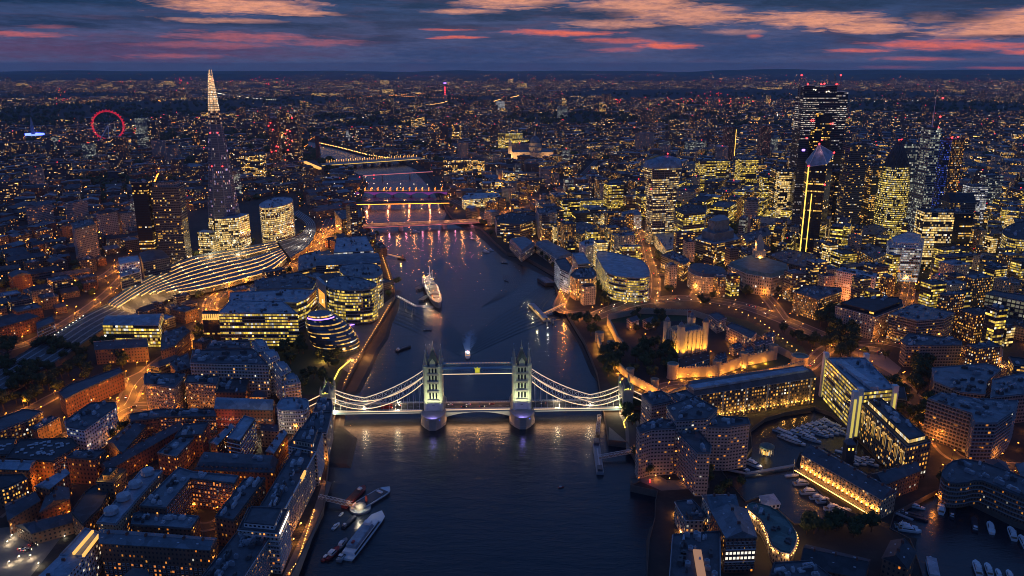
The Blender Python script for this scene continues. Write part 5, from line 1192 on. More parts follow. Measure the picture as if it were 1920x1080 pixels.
# viaducts and tracks
def viaduct(px0,px1,label,h=6):
    a=catmull([P(x,y,GZ+h) for x,y in px0],6); b=catmull([P(x,y,GZ+h) for x,y in px1],6); c=a[len(a)//2]; r=root('railway_viaduct',(c.x,c.y,GZ),label,'railway viaduct'); o=r.location
    USED.append([(p.x,p.y) for p in a[::3]]+[(p.x,p.y) for p in b[::-3]])
    m=MB(); w=MB()
    for i in range(len(a)-1):
        m.face([a[i]-o,b[i]-o,b[i+1]-o,a[i+1]-o][::-1])
        for q,s_ in ((a,1),(b,-1)):
            f=[q[i]-o,q[i+1]-o,Vector((q[i+1].x,q[i+1].y,GZ))-o,Vector((q[i].x,q[i].y,GZ))-o]; w.face(f[::s_]); w.bar(q[i]-o+Vector((0,0,.6)),q[i+1]-o+Vector((0,0,.6)),.4,1.2)
    m.build('track_bed',M['r_gravel'],r); w.build('brick_wall',M['quay'],r); n=5
    for k in range(n):
        for e in (-.012,.012):
            m=MB(); t=(k+.5)/n+e
            for i in range(len(a)-1): m.bar(a[i].lerp(b[i],t)-o+Vector((0,0,.15)),a[i+1].lerp(b[i+1],t)-o+Vector((0,0,.15)),.25,.2)
            m.build('rail',M['steel_white'],r)
    return r
v1=viaduct([(202,570),(150,596),(80,640),(0,690),(-60,722)],[(248,590),(190,622),(110,676),(0,738),(-60,770)],'wide dark railway viaduct running from the station to the left edge')
v2=viaduct([(520,452),(555,442),(572,430),(570,416),(545,400)],[(545,485),(578,462),(592,436),(588,414),(560,394)],'railway viaduct curving away behind the rounded office')
for i,(x,y) in enumerate(((570,440),(580,425),(560,455))): light(tuple(P(x,y,GZ+14)),(1,.8,.6),12000,rad=.6)
lamps([(155,598),(100,635)],9,'l_white','greenish white lamp in the line on the viaduct left of the station','lamps along the left viaduct',0,1,4,.6,z=GZ+6)
lamps([(20,705),(55,692)],8,'l_magenta' ,'purple lamp under the railway viaduct at the far left','purple lamps under the viaduct',0,1,4,.7)
# ------------------------------------------------------------------ right bank
hotel=root('hotel_building',tuple(P(1290,850)),'huge stepped concrete riverside hotel with purple-grey walls right of the bridge','hotel')
for k,(px_,hh) in enumerate(([[(1203,740),(1240,733),(1264,752),(1222,761)],36],[[(1255,740),(1286,732),(1332,760),(1300,772)],40],[[(1250,762),(1300,744),(1345,766),(1325,786),(1268,790)],46],[[(1194,801),(1225,786),(1270,789),(1266,804),(1222,806),(1200,813)],40],[[(1270,791),(1292,785),(1333,836),(1331,850),(1308,850),(1266,806)],36],[[(1320,779),(1402,784),(1406,796),(1366,802),(1322,801)],38])):
    B('hotel_wing','',px_,hh,'f_concrete','flat','r_slate',fl=3,cw=2.6,np_=4,parent=hotel,bands='hotelband' if False else False,cat='x')
r=B('hotel_building','long brick dockside hotel with floodlit pilasters and two-tier dark roof',[(1298,742),(1531,707),(1506,691),(1286,722)],27,'f_gold','mansard','r_slate',fl=3.6,cw=3,rh=5,cat='hotel')
m=MB(); A=Vector((*W_(1298,742,27),0)); B_=Vector((*W_(1531,707,27),0)); L=(B_-A).length
for i in range(6):
    q=A.lerp(B_,(i+.35)/5.6)-r.location; m.box((q.x,q.y-.4,13.5),(1.6,1.0,27),math.atan2(B_.y-A.y,B_.x-A.x))
m.build('pilaster',M['ashlar'],r)
m=MB(); q0=[P(1296,727,GZ+33),P(1510,692,GZ+33)]; m.bar(q0[0]-r.location,q0[1]-r.location,9,2); m.build('upper_roof',M['r_blue'],r)
for i in range(34):
    q=A.lerp(B_,(i+.5)/34); d=Vector((B_.y-A.y,A.x-B_.x,0)).normalized(); p=q+d*.8; MB().box((p.x-r.location.x,p.y-r.location.y,4.6),(.9,.5,.9)).build('uplight',M['l_yellow'],r)
    if i%3==1: light((p.x+d.x*.9,p.y+d.y*.9,GZ+5.5),(1,.66,.18),1500,rad=.3,name='uplight_glow')
r=B(OF,'glass office with bright stair towers and long blue roof above the marina',[(1550,672),(1622,672),(1677,729),(1614,735)],42,'f_bright','flat','r_blue',fl=3.8,cw=2.2,bands='steel_grey',np_=3,cat='office')
for x,y in ((1549,668),(1624,670),(1613,735),(1678,730),(1603,741)):
    q=P(x,y,GZ+42); o=MB().box((0,0,23),(4.5,4.5,46)).build('stair_tower',M['steel_white'],r); o.location=(q.x-r.location.x,q.y-r.location.y,0); o=MB().box((0,-2.4,20),(2.2,.3,38)).build('stair_light',M['l_dimyg'] if 'l_dimyg' in M else em('l_dimyg',(.8,.62,.12),.8),r); o.location=(q.x-r.location.x,q.y-r.location.y,0)
m=MB(); q=[P(1575,678,GZ+44),P(1640,728,GZ+44)]; m.bar(q[0]-r.location,q[1]-r.location,8,2.6); m.build('roof_plant',M['r_pale'],r)
r=B(OF,'brick office with tall arched yellow windows beside the yacht marina',[(1617,757),(1652,750),(1745,828),(1701,839)],32,'f_gold','flat','r_dark',fl=4,cw=3.2,cat='office')
q=inset(USED[-1],3.5); m=MB(); wallfaces(m,[(p[0]-r.location.x,p[1]-r.location.y) for p in q],32,36,2.4,4); m.build('lit_attic',M['f_podium'],r); roofmesh([(p[0]-r.location.x,p[1]-r.location.y) for p in q],36,'flat').build('attic_roof',M['r_slate'],r); plants(r,q,GZ+36.5,12,'r_pale')
A=Vector(W_(1617,757,32)); B_=Vector(W_(1701,839,32)); u=(B_-A).normalized(); nr=Vector((u.y,-u.x)); 
if nr.x>0: nr=-nr
for i in range(8):
    q=A.lerp(B_,(i+.5)/8)+nr*.25; o=MB().box((0,0,0),(5,.3,11),bottom=True).lathe((0,0,5.5),[(0,-.15),(2.5,-.15),(2.5,.15),(0,.15)],12).build('arched_window',M['f_ring2'] if 'f_ring2' in M else facade('f_ring2',(.1,.08,.05),thr=.35,cols=YE,E=1.6,mx=.02,y0=.02,y1=.98),r)
    for l_ in o.data.uv_layers[0].data: l_.uv=(l_.uv[0]*14,l_.uv[1]*14)
    o.location=(q.x-r.location.x,q.y-r.location.y,21); o.rotation_euler=(0,0,math.atan2(u.y,u.x))
r=B(WH_,'old yellow brick dock warehouse floodlit by a row of golden uplights',[(1503,851),(1535,839),(1681,921),(1653,936)],17,'f_yellowbrick','gable','r_slate',fl=3.6,cw=3.4,rh=5,cat='warehouse')
A=Vector(W_(1503,851,17)); B_=Vector(W_(1653,936,17)); u=(B_-A).normalized(); nr=Vector((u.y,-u.x)); nr=nr if nr.y<0 else -nr
for i in range(17):
    q=A.lerp(B_,(i+.5)/17)+nr*.5; o=MB().box((0,0,0),(.8,.6,.8)).build('uplight',M['l_warm'],r); o.location=(q.x-r.location.x,q.y-r.location.y,6.5); light((q.x+nr.x*.8,q.y+nr.y*.8,GZ+7.6),(1,.55,.14),1000,rad=.3,name='uplight_glow')
m=MB(); a=A+nr*4; b_=B_+nr*4; m.bar((a.x-r.location.x,a.y-r.location.y,4.2),(b_.x-r.location.x,b_.y-r.location.y,4.2),3,.3); m.build('colonnade_roof',M['trim_dark'],r)
m=MB(); m.bar((a.x+nr.x*1.6-r.location.x,a.y+nr.y*1.6-r.location.y,3.9),(b_.x+nr.x*1.6-r.location.x,b_.y+nr.y*1.6-r.location.y,3.9),.3,.4); m.build('light_strip',M['l_warm'],r)
windows(r,tuple(A),tuple(B_),GZ+8,GZ+16,26,2,'o',.1) if nr.dot(Vector((u.y,-u.x)))>0 else windows(r,tuple(B_),tuple(A),GZ+8,GZ+16,26,2,'o',.1)
B(WH_,'short wing behind the floodlit dock warehouse with orange lit far end',[(1632,889),(1708,869),(1726,882),(1656,909)],16,'f_brown','gable','r_slate',rh=5,cat='warehouse')
c=P(1588,872); r=root('clock_turret',(c.x,c.y,GZ),'small square turret with two bright windows above the dock warehouse','turret'); MB().box((0,0,10),(7,7,20)).build('wall',M['r_dark'],r); roofmesh([(-3.6,-3.6),(3.6,-3.6),(3.6,3.6),(-3.6,3.6)],20,'hip',4).build('roof',M['r_slate'],r)
for dx in(-1.6,1.6): MB().box((dx,-3.6,16),(1.3,.2,1.8)).build('window',M['l_yellow'],r)
r=B(AP,'cream rounded block with orange floodlit walls at the dock entrance',[(1266,941),(1298,937),(1326,968),(1318,975),(1286,975)],16,'f_stone','flat','r_slate',np_=4,cat='apartment block')
for x,y in ((1264,980),(1272,1000),(1283,1012),(1300,1014),(1322,1008),(1262,965)): streetlamp(tuple(P(x,y)),'l_warm','warm ground lamp lighting the cream rounded block','ground lamps of the cream block',2600,2.2,.4,'ground_lamp')
B(WH_,'blue roofed mill with white gable edge, rear half at the bottom right',[(1317,928),(1370,927),(1386,953),(1333,956)],26,'f_stone','gable','r_lead',rh=5,cat='mill')
r=B(WH_,'brown brick mill with white window rows, front half at the bottom right',[(1333,957),(1400,955),(1419,1007),(1362,1009)],26,'f_brick','gable','r_lead',rh=5,cat='mill')
windows(r,W_(1362,1009,26),W_(1419,1007,26),GZ+2,GZ+24,8,6,'w',0,w=1.6,h=2,skip=lambda i,j:j in(2,3)); windows(r,W_(1362,1009,26),W_(1419,1007,26),GZ+2,GZ+24,8,6,'w',1,w=1.6,h=2,skip=lambda i,j:j not in(2,3))
m=MB()
for z in (8.5,17.5): 
    a=Vector((*W_(1362,1009,26),0))-r.location; b_=Vector((*W_(1419,1007,26),0))-r.location; m.bar((a.x,a.y-.3,z),(b_.x,b_.y-.3,z),.6,.5)
m.build('string_course',M['trim'],r)
r=B(OF,'flat blue roofed riverside block with amber atrium strip at the bottom edge',[(1262,1003),(1349,997),(1350,1112),(1254,1112)],22,'f_white','flat','r_slate',np_=14,cat='office')
m=MB(); a=P(1307,1032,GZ+23.5)-r.location; b_=P(1320,1105,GZ+23.5)-r.location; m.bar(a,b_,5,1.5); m.build('atrium_roof',em('l_amber',(1,.5,.25),.35),r)
r=rounded('crescent_hall','curved crescent hall with green roof fringed by warm bulbs in the dock',[(1402,953),(1410,944),(1440,950),(1466,965),(1484,985),(1494,1009),(1480,1037),(1450,1024),(1440,1000),(1428,975)],12,'f_stone','r_green',smooth=2,cat='restaurant')
o_=USED[-1]; L_=0
for i,(p,d) in enumerate(along([Vector((q[0],q[1],GZ+10.5)) for q in inset(o_,-1.2)+inset(o_,-1.2)[:1]],3.2)):
    o=MB().lathe((0,0,0),[(0,-.35),(.38,0),(0,.35)],6).build('bulb',M['l_warm'],r); o.location=p-r.location
    if i%4==0: light(tuple(p+Vector((0,0,-1))),(1,.7,.35),1300,r,rad=.4)
B('tent_pavilion','white stretched tent canopy floating on the dock beside the crescent hall',[(1424,930),(1450,926),(1463,944),(1432,948)],4,'f_white','hip','r_pale',rh=2,cat='tent')
B(WH_,'long dark tiled timber building on the dock island, bottom right',[(1512,1021),(1631,1049),(1620,1084),(1500,1060)],10,'f_brown','gable','r_dark',rh=5,cat='warehouse'); B(WH_,'tall dark gabled timber inn beside the island quay, bottom right',[(1671,1014),(1717,1035),(1701,1066),(1655,1046)],15,'f_brown','gable','r_dark',rh=6,cat='inn'); B(TE,'dark stepped roofed houses below the crescent hall at the bottom edge',[(1452,1056),(1520,1052),(1562,1084),(1436,1100)],15,'f_brown','flat','r_slate',np_=8,cat='houses')
rounded(AP,'residential crescent with white rounded corner terraces over the basin',[(1766,893),(1775,873),(1800,862),(1850,870),(1930,900),(1975,920),(1970,948),(1900,927),(1842,902),(1812,906),(1782,906)],20,'f_brown','r_slate',smooth=2,np_=10,bands='steel_grey',cat='apartment block')
B(OF,'big dark office with blue roof and orange lit end wall, right edge',[(1740,748),(1764,737),(1830,748),(1909,752),(1900,772),(1868,794),(1828,794),(1822,776)],36,'f_office_unlit' if 'f_office_unlit' in M else (facade('f_office_unlit',(.20,.18,.17),thr=.97,cols=ORG,E=1,mx=.15,y0=.25,y1=.75) and 'f_office_unlit'),'flat','r_lead',np_=12,bands='steel_grey',cat='office')
light(tuple(P(1752,815,14)),(1,.35,.06),9000)
B(OF,'dark office with blue cluttered roof above the big dark one',[(1748,690),(1850,682),(1877,692),(1850,716),(1846,741),(1800,736),(1752,716)],22,'f_office_unlit','flat','r_lead',np_=10,cat='office'); B(OF,'dark grid walled office cut by the right picture edge',[(1862,712),(1925,698),(1960,735),(1858,746)],28,'f_office_unlit','flat','r_lead',np_=6,cat='office')
B(OF,'long dark slab office with small regular windows by the roundabout',[(1690,640),(1702,626),(1740,629),(1802,640),(1803,648),(1700,649)],24,'f_office_unlit','flat','r_slate',np_=4,cat='office'); B(OF,'bluish corner office with lit roof terrace beyond the dark slab',[(1668,589),(1714,570),(1790,587),(1770,598),(1720,602)],33,'f_office_dim','flat','r_lead',fl=3.4,cw=2.4,np_=6,bands='steel_grey',cat='office')
B(OF,'pale stone block with white framed dark windows behind the tall dark trees',[(1567,574),(1600,562),(1690,562),(1693,574),(1641,594)],29,'f_stone','flat','r_dark',setback=(4,4,'f_darkglass'),np_=4,cat='office'); B(OF,'dark cube office with scattered golden windows right of the old port hall',[(1488,547),(1510,535),(1577,540),(1578,546),(1533,562)],28,'f_gold','flat','r_slate',fl=3.2,cw=2,np_=6,cat='office')
B(AP,'white residential slab washed pink by street light behind the golden cube',[(1568,507),(1579,501),(1644,514),(1640,521)],40,'f_white','flat','r_pale',np_=2,cat='apartment block'); light(tuple(P(1600,562,12)),(1,.33,.08),30000,rad=.8); light(tuple(P(1575,560,12)),(1,.33,.08),20000,rad=.8)
B(OF,'large lattice fronted office with pale grid at the right edge',[(1848,551),(1860,545),(1975,562),(1975,577)],36,'f_lattice' if 'f_lattice' in M else (facade('f_lattice',(.10,.075,.06),thr=.2,cols=((.5,.5,.3),(.7,.65,.4)),E=.5,mx=.12,y0=.2,y1=.8) and 'f_lattice'),'flat','r_slate',fl=5,cw=5,cat='office'); B(OF,'dark podium office in front of the lattice fronted office',[(1830,598),(1850,592),(1960,605),(1960,622)],16,'f_office_unlit','flat','r_dark',np_=4,cat='office')
r=B('market_hall','low dark roofed hall edged with golden lights near the right edge',[(1812,660),(1840,646),(1880,655),(1879,668),(1850,676)],8,'f_orange','hip','r_slate',rh=5,cat='hall') ; light(tuple(P(1845,690,9)),(1,.6,.2),9000); light(tuple(P(1880,680,9)),(1,.6,.2),7000)
r=B('port_hall','grand old stone hall with blue roof and square tower facing the dark trees',[(1365,497),(1412,481),(1478,500),(1478,511),(1447,521),(1400,513)],28,'f_stone','mansard','r_green',fl=5,cw=3.2,rh=5,cat='civic building')
q=P(1424,525); m=MB(); x,y=q.x-r.location.x,q.y-r.location.y+14
m.box((x,y,22),(16,14,44)).box((x,y,50),(11,10,14)).lathe((x,y,0),[(4,57),(3.4,62),(2,66),(0,68)],8); m.build('tower',M['ashlar'],r)
for dx in (-7,-3.5,0,3.5,7): MB().lathe((x+dx,y-9,0),[(.9,0),(.8,24)],8).build('column',M['ashlar'],r)
for dx in (-10,-4,4,10): light((q.x+dx,q.y+2,GZ+3),(1,.45,.1),9000); 
light((q.x,q.y+6,GZ+33),(1,.55,.15),9000); light((q.x-8,q.y+14,GZ+52),(1,.6,.2),5000); light((q.x+8,q.y+14,GZ+52),(1,.6,.2),5000)
rounded(OF,'curved stone office terrace with red lit base left of the old port hall',[(1290,506),(1300,497),(1330,500),(1358,506),(1362,516),(1332,520),(1306,516)],24,'f_stone','r_slate',smooth=2,cat='office',roof='mansard'); light(tuple(P(1340,545,12)),(1,.4,.15),9000)
B(OF,'dark glass office with lit stair of floors at the bright street corner',[(1240,479),(1262,470),(1294,488),(1283,497)],26,'f_office','flat','r_slate',np_=5,cat='office'); B(OF,'office with magenta lit roof terrace behind the old port hall',[(1440,478),(1480,468),(1530,478),(1531,492),(1505,501),(1470,492)],27,'f_brown','flat','r_slate',np_=6,cat='office')
rounded('glass_office','lens-shaped glass office with two curved blue roofs above lit floors',[(1119,474),(1136,472),(1175,480),(1207,491),(1217,518),(1180,521),(1143,514),(1128,497)],35,'f_bright','r_blue',smooth=3,np_=0,bands='trim',cat='office')
r=B(OF,'office whose whole front glows orange, by the riverside pier',[(1069,516),(1082,504),(1112,503),(1119,516),(1112,522),(1080,523)],31,'f_orange','flat','r_slate',fl=3.4,cw=2.4,np_=3,cat='office'); light(tuple(P(1085,590,9)),(1,.42,.1),9000); light(tuple(P(1060,580,9)),(1,.42,.1),7000)
B(OF,'pale blue office block nearest the river, left of the orange front',[(1040,488),(1060,484),(1072,500),(1066,512),(1050,504)],33,'f_whitelit','flat','r_slate',bands='trim',cat='office'); B(OF,'pale blue office with white edged roof rectangle behind the orange front',[(1073,475),(1094,474),(1107,494),(1084,496)],34,'f_office','flat','r_blue',bands='trim',cat='office')
B('customs_hall','long classical stone range behind a row of riverside trees',[(1003,457),(1026,452),(1074,478),(1047,488)],15,'f_stone','mansard','r_lead',rh=4,cat='civic building'); B('market_hall','long stone market hall standing at the water edge',[(955,452),(985,447),(1003,459),(978,476)],14,'f_stone','mansard','r_lead',rh=5,cat='hall')
for lb,px_,hh,w_,rm in (('brown office with yellow floors at the right end of the low bridge',[(928,406),(960,398),(1004,405),(1004,413),(975,421),(932,418)],28,'f_office','r_dark'),('pinkish stone tower block lit at its foot near the low bridge',[(1006,391),(1040,389),(1044,398),(1010,402)],46,'f_stone','r_slate'),('long glass office with one bright yellow band by the arched bridge',[(866,371),(875,362),(935,362),(939,369),(870,375)],22,'f_podium','r_pale'),('low office with green-yellow floors near the bright wide street',[(1060,425),(1090,415),(1120,425),(1090,440)],26,'f_office','r_slate'),('pale tall narrow office facing the lens-shaped glass office',[(1086,455),(1110,447),(1122,455),(1098,464)],36,'f_white','r_pale'),('white edged office with lit columns left of the bright wide street',[(1163,398),(1195,392),(1203,402),(1170,408)],28,'f_whitelit','r_lead'),('large blue sloping roofed block right of the bright wide street',[(1228,440),(1290,430),(1310,455),(1250,470)],20,'f_podium','r_blue'),('office with golden glass gable front before the angular tower',[(1392,440),(1440,425),(1446,440),(1400,455)],36,'f_gold','r_slate'),('rounded ended office with white light lines on its roof edge',[(1418,405),(1480,412),(1495,420),(1430,422)],24,'f_glass','r_lead'),('cylindrical cornered office with yellow floors below the black slab',[(1600,428),(1640,420),(1665,430),(1650,440),(1610,440)],34,'f_office','r_slate'),('stepped terraces office with gold windows behind the white residential slab',[(1612,470),(1650,462),(1668,475),(1640,486)],34,'f_gold','r_slate'),('office with violet roof lights north of the old port hall',[(1380,465),(1430,455),(1445,466),(1400,476)],28,'f_office','r_dark')):
    B(OF,lb,px_,hh,w_,'flat',rm,np_=5,cat='office',bands='steel_grey')
# ------------------------------------------------------------------ the old fortress
def fort():
    keep=root('castle_keep',tuple(P(1287,652)),'square medieval stone keep with four corner turrets floodlit gold','castle keep'); z=GZ; K=[P(x,y,z+29) for x,y in ((1277,621),(1323,613),(1297,603),(1251,611))]; o=keep.location
    USED.append([(p.x,p.y) for p in K]); pts=ccw([(p.x-o.x,p.y-o.y) for p in K])
    m=MB(); inn=inset(pts,1.6)
    for i in range(4): m.face([(*pts[i],0),(*pts[(i+1)%4],0),(*pts[(i+1)%4],26.5),(*pts[i],26.5)]); m.face([(*inn[i],26.5),(*inn[(i+1)%4],26.5),(*inn[(i+1)%4],24),(*inn[i],24)]); m.face([(*pts[i],26.5),(*pts[(i+1)%4],26.5),(*inn[(i+1)%4],26.5),(*inn[i],26.5)])
    m.build('wall',M['ashlar'],keep)
    m=MB(); m.poly(inn,24.2); 
    q=quadize(inn); A=((q[1][0]+q[2][0])/2,(q[1][1]+q[2][1])/2); B_=((q[3][0]+q[0][0])/2,(q[3][1]+q[0][1])/2); m.face([(*q[0],24.3),(*q[1],24.3),(*A,27.5),(*B_,27.5)]); m.face([(*q[2],24.3),(*q[3],24.3),(*B_,27.5),(*A,27.5)]); m.face([(*q[1],24.3),(*q[2],24.3),(*A,27.5)]); m.face([(*q[3],24.3),(*q[0],24.3),(*B_,27.5)]); m.build('lead_roof',M['r_lead'],keep)
    for i in range(4):
        a=Vector(pts[i]); b=Vector(pts[(i+1)%4]); L=(b-a).length; n=int(L/2.6); m=MB(); u=(b-a)/L; ang=math.atan2(u.y,u.x); nr=Vector((u.y,-u.x))
        for k in range(n): c=a.lerp(b,(k+.5)/n)-nr*.5; m.box((c.x,c.y,27.2),(1.4,1.0,1.5),ang)
        m.build('battlements',M['ashlar'],keep); 
        for k in range(1,6):
            c=a.lerp(b,k/6)+nr*.5; MB().box((c.x,c.y,12.5),(1.9,1.4,25),ang).build('buttress',M['ashlar'],keep)
        for k in range(5):
            for zz in (8,14,20):
                c=a.lerp(b,(k+.5)/5)+nr*.1; boxobj('window',keep,(c.x,c.y,zz),(1.1,.3,2.4),'tint',ang)
    for i,(x,y) in enumerate(pts):
        rd=3.6; t=MB(); (t.lathe((x,y,0),[(rd,0),(rd,34),(rd+.3,34.3),(rd+.3,35.5)],12) if i==1 else t.box((x,y,17),(6,6,35),longdir(pts))); t.build('corner_turret',M['ashlar'],keep)
        MB().lathe((x,y,0),[(3.1,35),(2.9,37),(1.6,39),(.4,40),(.1,43)],10).build('lead_cap',M['r_lead'],keep)
    m=MB().bar((0,4,24),(0,4,44),.35); m.build('flagpole',M['steel_white'],keep); MB().box((1.8,4,42.5),(3.4,.1,2)).build('flag',M['hull_red'],keep)
    for i in range(4):
        a=Vector(pts[i]); b=Vector(pts[(i+1)%4]); u=(b-a).normalized(); nr=Vector((u.y,-u.x))
        for t in (.15,.5,.85):
            p=a.lerp(b,t)+nr*9; light((p.x+o.x,p.y+o.y,GZ+1.5),(1,.55,.07),21000,spot=100,aim=(a.lerp(b,t).x+o.x,a.lerp(b,t).y+o.y,20),name='flood_light')
    def wall(name,label,px,h,w=2.6,cren=True,towers=(),lit=0,tr=4.5,th=4,col=(1,.50,.10)):
        pts=[P(x,y,GZ+h) for x,y in px]; c=pts[len(pts)//2]; r=root(name,(c.x,c.y,GZ),label,'castle wall'); o=r.location; m=MB(); cb=MB()
        for a,b in zip(pts,pts[1:]):
            A=Vector((a.x-o.x,a.y-o.y,h/2)); B_=Vector((b.x-o.x,b.y-o.y,h/2)); m.bar(A,B_,w,h); L=(B_-A).length; n=max(1,int(L/3)); u=(B_-A)/L; ang=math.atan2(u.y,u.x)
            for k in range(n): q=A.lerp(B_,(k+.5)/n)+Vector((u.y,-u.x,0))*(w/2-.35); cb.box((q.x,q.y,h+.6),(1.7,.7,1.3),ang)
        m.build('wall',M['stone'],r); cb.build('battlements',M['stone'],r)
        for t,(x,y) in enumerate(towers):
            q=P(x,y,GZ+h+th); R_=tr*(1.25 if t==0 else 1); g=MB().lathe((q.x-o.x,q.y-o.y,0),[(R_*1.08,0),(R_,2),(R_,h+th-1.2),(R_*1.07,h+th-1),(R_*1.07,h+th+1.0),(R_*.85,h+th+1.0),(R_*.85,h+th-.5),(0,h+th-.5)],16).build('round_tower',M['stone'],r)
        if lit:
            for i,(p,d) in enumerate(along([Vector((p.x,p.y,GZ+1.2)) for p in pts],lit,lit/2)):
                n=Vector((d.y,-d.x,0)); n=n if n.y<0 else -n; q=p+n*5; light(tuple(q),(1,.50,.08),3800,rad=.3,name='flood_light')
        return r
    wall('castle_wall','inner castle wall with round towers below the keep, floodlit orange',[(1262,690),(1345,686),(1395,668),(1451,657)],11,towers=((1262,683),(1345,677),(1395,662),(1451,648)),lit=16)
    wall('castle_wall','outer castle wall running parallel to the long dockside hotel',[(1252,739),(1295,718),(1350,706),(1417,697),(1470,686),(1507,677)],9,towers=((1500,668),),tr=7,th=0,lit=20)
    wall('castle_wall','outer river wall of the castle curving down past the trees',[(1122,630),(1130,655),(1147,652),(1160,680),(1182,702),(1220,722),(1232,728),(1252,739)],8,towers=((1124,624),(1145,641),(1182,692),(1228,712)),tr=4,th=2,lit=15)
    wall('castle_wall','inner river wall west of the keep with golden light on its face',[(1140,594),(1150,612),(1158,630),(1168,640)],10,lit=14)
    wall('castle_wall','northern outer wall of the castle facing the green moat',[(1140,590),(1200,578),(1300,582),(1390,612),(1450,645),(1505,672)],7)
    B('castle_range','long low red roofed range with white windows inside the inner wall',[(1272,672),(1326,659),(1331,672),(1277,690)],8,'f_stone','gable','r_red',cat='castle building')
    B('castle_range','battlemented stone barracks right of the keep',[(1362,612),(1372,605),(1418,624),(1408,634)],17,'f_stone','flat','r_slate',cat='castle building'); B('castle_range','tall stone block directly behind the keep',[(1330,590),(1345,586),(1362,596),(1345,602)],16,'f_stone','flat','r_slate',cat='castle building')
    for k,(x,y) in enumerate(((1378,648),(1400,655),(1420,642),(1436,640),(1350,668),(1185,598),(1215,600),(1440,628))):
        B('castle_house','stone house with slate roof '+['behind the inner wall middle','right of the long red roofed range','near the corner tower','tucked in the castle corner','next to the red roofed range','in the western castle green','beside the dark trees west of the keep','by the north east corner'][k],[(x-10,y),(x+4,y-5),(x+13,y+1),(x-1,y+6)],9+k%3,'f_stone','gable','r_slate',rh=3,cat='castle building')
    for x,y in ((1345,615),(1300,592),(1204,588),(1208,635),(1180,622),(1365,645),(1390,640),(1410,655),(1430,650),(1330,668),(1365,672)): streetlamp(tuple(P(x,y)),'l_orange','orange lantern inside the castle walls','lanterns inside the castle',5000,6,.55,'lantern')
fort()
# ------------------------------------------------------------------ the rest of the city
GX0,GY0,GS=-2800.0,150.0,4.0; NX,NY=1400,1060
mask=np.zeros((NY,NX),dtype=bool)
def rast(poly,val=True,grow=0):
    p=np.array([(q[0],q[1]) for q in poly]); 
    x0=int(max(0,(p[:,0].min()-grow-GX0)//GS)); x1=int(min(NX-1,(p[:,0].max()+grow-GX0)//GS+1)); y0=int(max(0,(p[:,1].min()-grow-GY0)//GS)); y1=int(min(NY-1,(p[:,1].max()+grow-GY0)//GS+1))
    if x1<=x0 or y1<=y0: return
    X,Y=np.meshgrid(GX0+GS*(np.arange(x0,x1)+.5),GY0+GS*(np.arange(y0,y1)+.5)); ins=np.zeros(X.shape,dtype=bool)
    for a,b in zip(p,np.roll(p,-1,0)):
        c=(a[1]>Y)!=(b[1]>Y)
        with np.errstate(divide='ignore',invalid='ignore'): ins^=c&(X<(b[0]-a[0])*(Y-a[1])/(b[1]-a[1])+a[0])
        if grow:
            d=b-a; L=max(1e-6,(d**2).sum()); t=np.clip(((X-a[0])*d[0]+(Y-a[1])*d[1])/L,0,1); ins|=((X-a[0]-t*d[0])**2+(Y-a[1]-t*d[1])**2)<grow*grow
    mask[y0:y1,x0:x1]|=ins
for u in USED: rast(u,grow=5)
rast([q for q in river if q[1]>150] + [],grow=8); rast(dock1,grow=8); rast(dock2,grow=8)
for nm,c in ROADS.items():
    for a,b in zip(c,c[1:]): rast([(a.x,a.y),(b.x,b.y),(b.x+.1,b.y+.1)],grow=11)
def pxrast(px,grow=0): rast([(P(*q).x,P(*q).y) for q in px],grow=grow)
for nm in ([(602,600),(640,590),(705,580),(738,556),(722,590),(690,640),(655,700),(628,745),(560,740),(500,690),(505,640),(560,650)],
           [(1125,592),(1260,566),(1330,570),(1400,590),(1470,610),(1540,650),(1560,690),(1530,760),(1450,760),(1260,760),(1165,770),(1115,680),(1110,620)],
           [(-60,985),(40,985),(120,1000),(90,1050),(60,1110),(-60,1110)],[(1190,930),(1500,930),(1750,1000),(1760,1120),(1190,1120)],[(1400,780),(1700,780),(1700,900),(1400,900)],
           [(1530,590),(1610,590),(1650,640),(1690,700),(1650,740),(1600,690),(1540,680)],[(1190,790),(1420,790),(1420,930),(1190,930)],[(395,470),(520,440),(560,400),(560,360),(350,400),(350,470)],[(0,640),(110,640),(250,640),(250,700),(110,740),(0,790)],[(1160,740),(1300,700),(1300,800),(1160,800)],[(330,880),(460,890),(430,990),(250,990)],[(400,790),(520,790),(520,860),(400,860)]): pxrast(nm)
def freerect(cx,cy,w,d,a,mg=2):
    ca,sa=math.cos(a),math.sin(a)
    for i in (-1,-.5,0,.5,1):
        for j in (-1,-.5,0,.5,1):
            x=cx+i*(w/2+mg)*ca-j*(d/2+mg)*sa; y=cy+i*(w/2+mg)*sa+j*(d/2+mg)*ca; X=int((x-GX0)//GS); Y=int((y-GY0)//GS)
            if 0<=X<NX and 0<=Y<NY and mask[Y,X]: return False
    return True
def rect(cx,cy,w,d,a):
    ca,sa=math.cos(a),math.sin(a); return [(cx+x*ca-y*sa,cy+x*sa+y*ca) for x,y in ((-w/2,-d/2),(w/2,-d/2),(w/2,d/2),(-w/2,d/2))]
r2=random.Random(5)
sites=[(r2.uniform(-9000,9000),r2.uniform(200,14000),r2.uniform(0,math.pi/2)) for _ in range(240)]+[(r2.uniform(-2500,2500),r2.uniform(200,4000),r2.uniform(0,math.pi/2)) for _ in range(60)]
SA=np.array(sites)
def dist_angle(x,y):
    k=int(((SA[:,0]-x)**2+(SA[:,1]-y)**2).argmin()); return SA[k,2],k
from mathutils import noise as mn
def parkv(x,y): return mn.noise(Vector((x/700.0,y/700.0,3.3)))*.6+mn.noise(Vector((x/230.0,y/230.0,8.1)))*.4
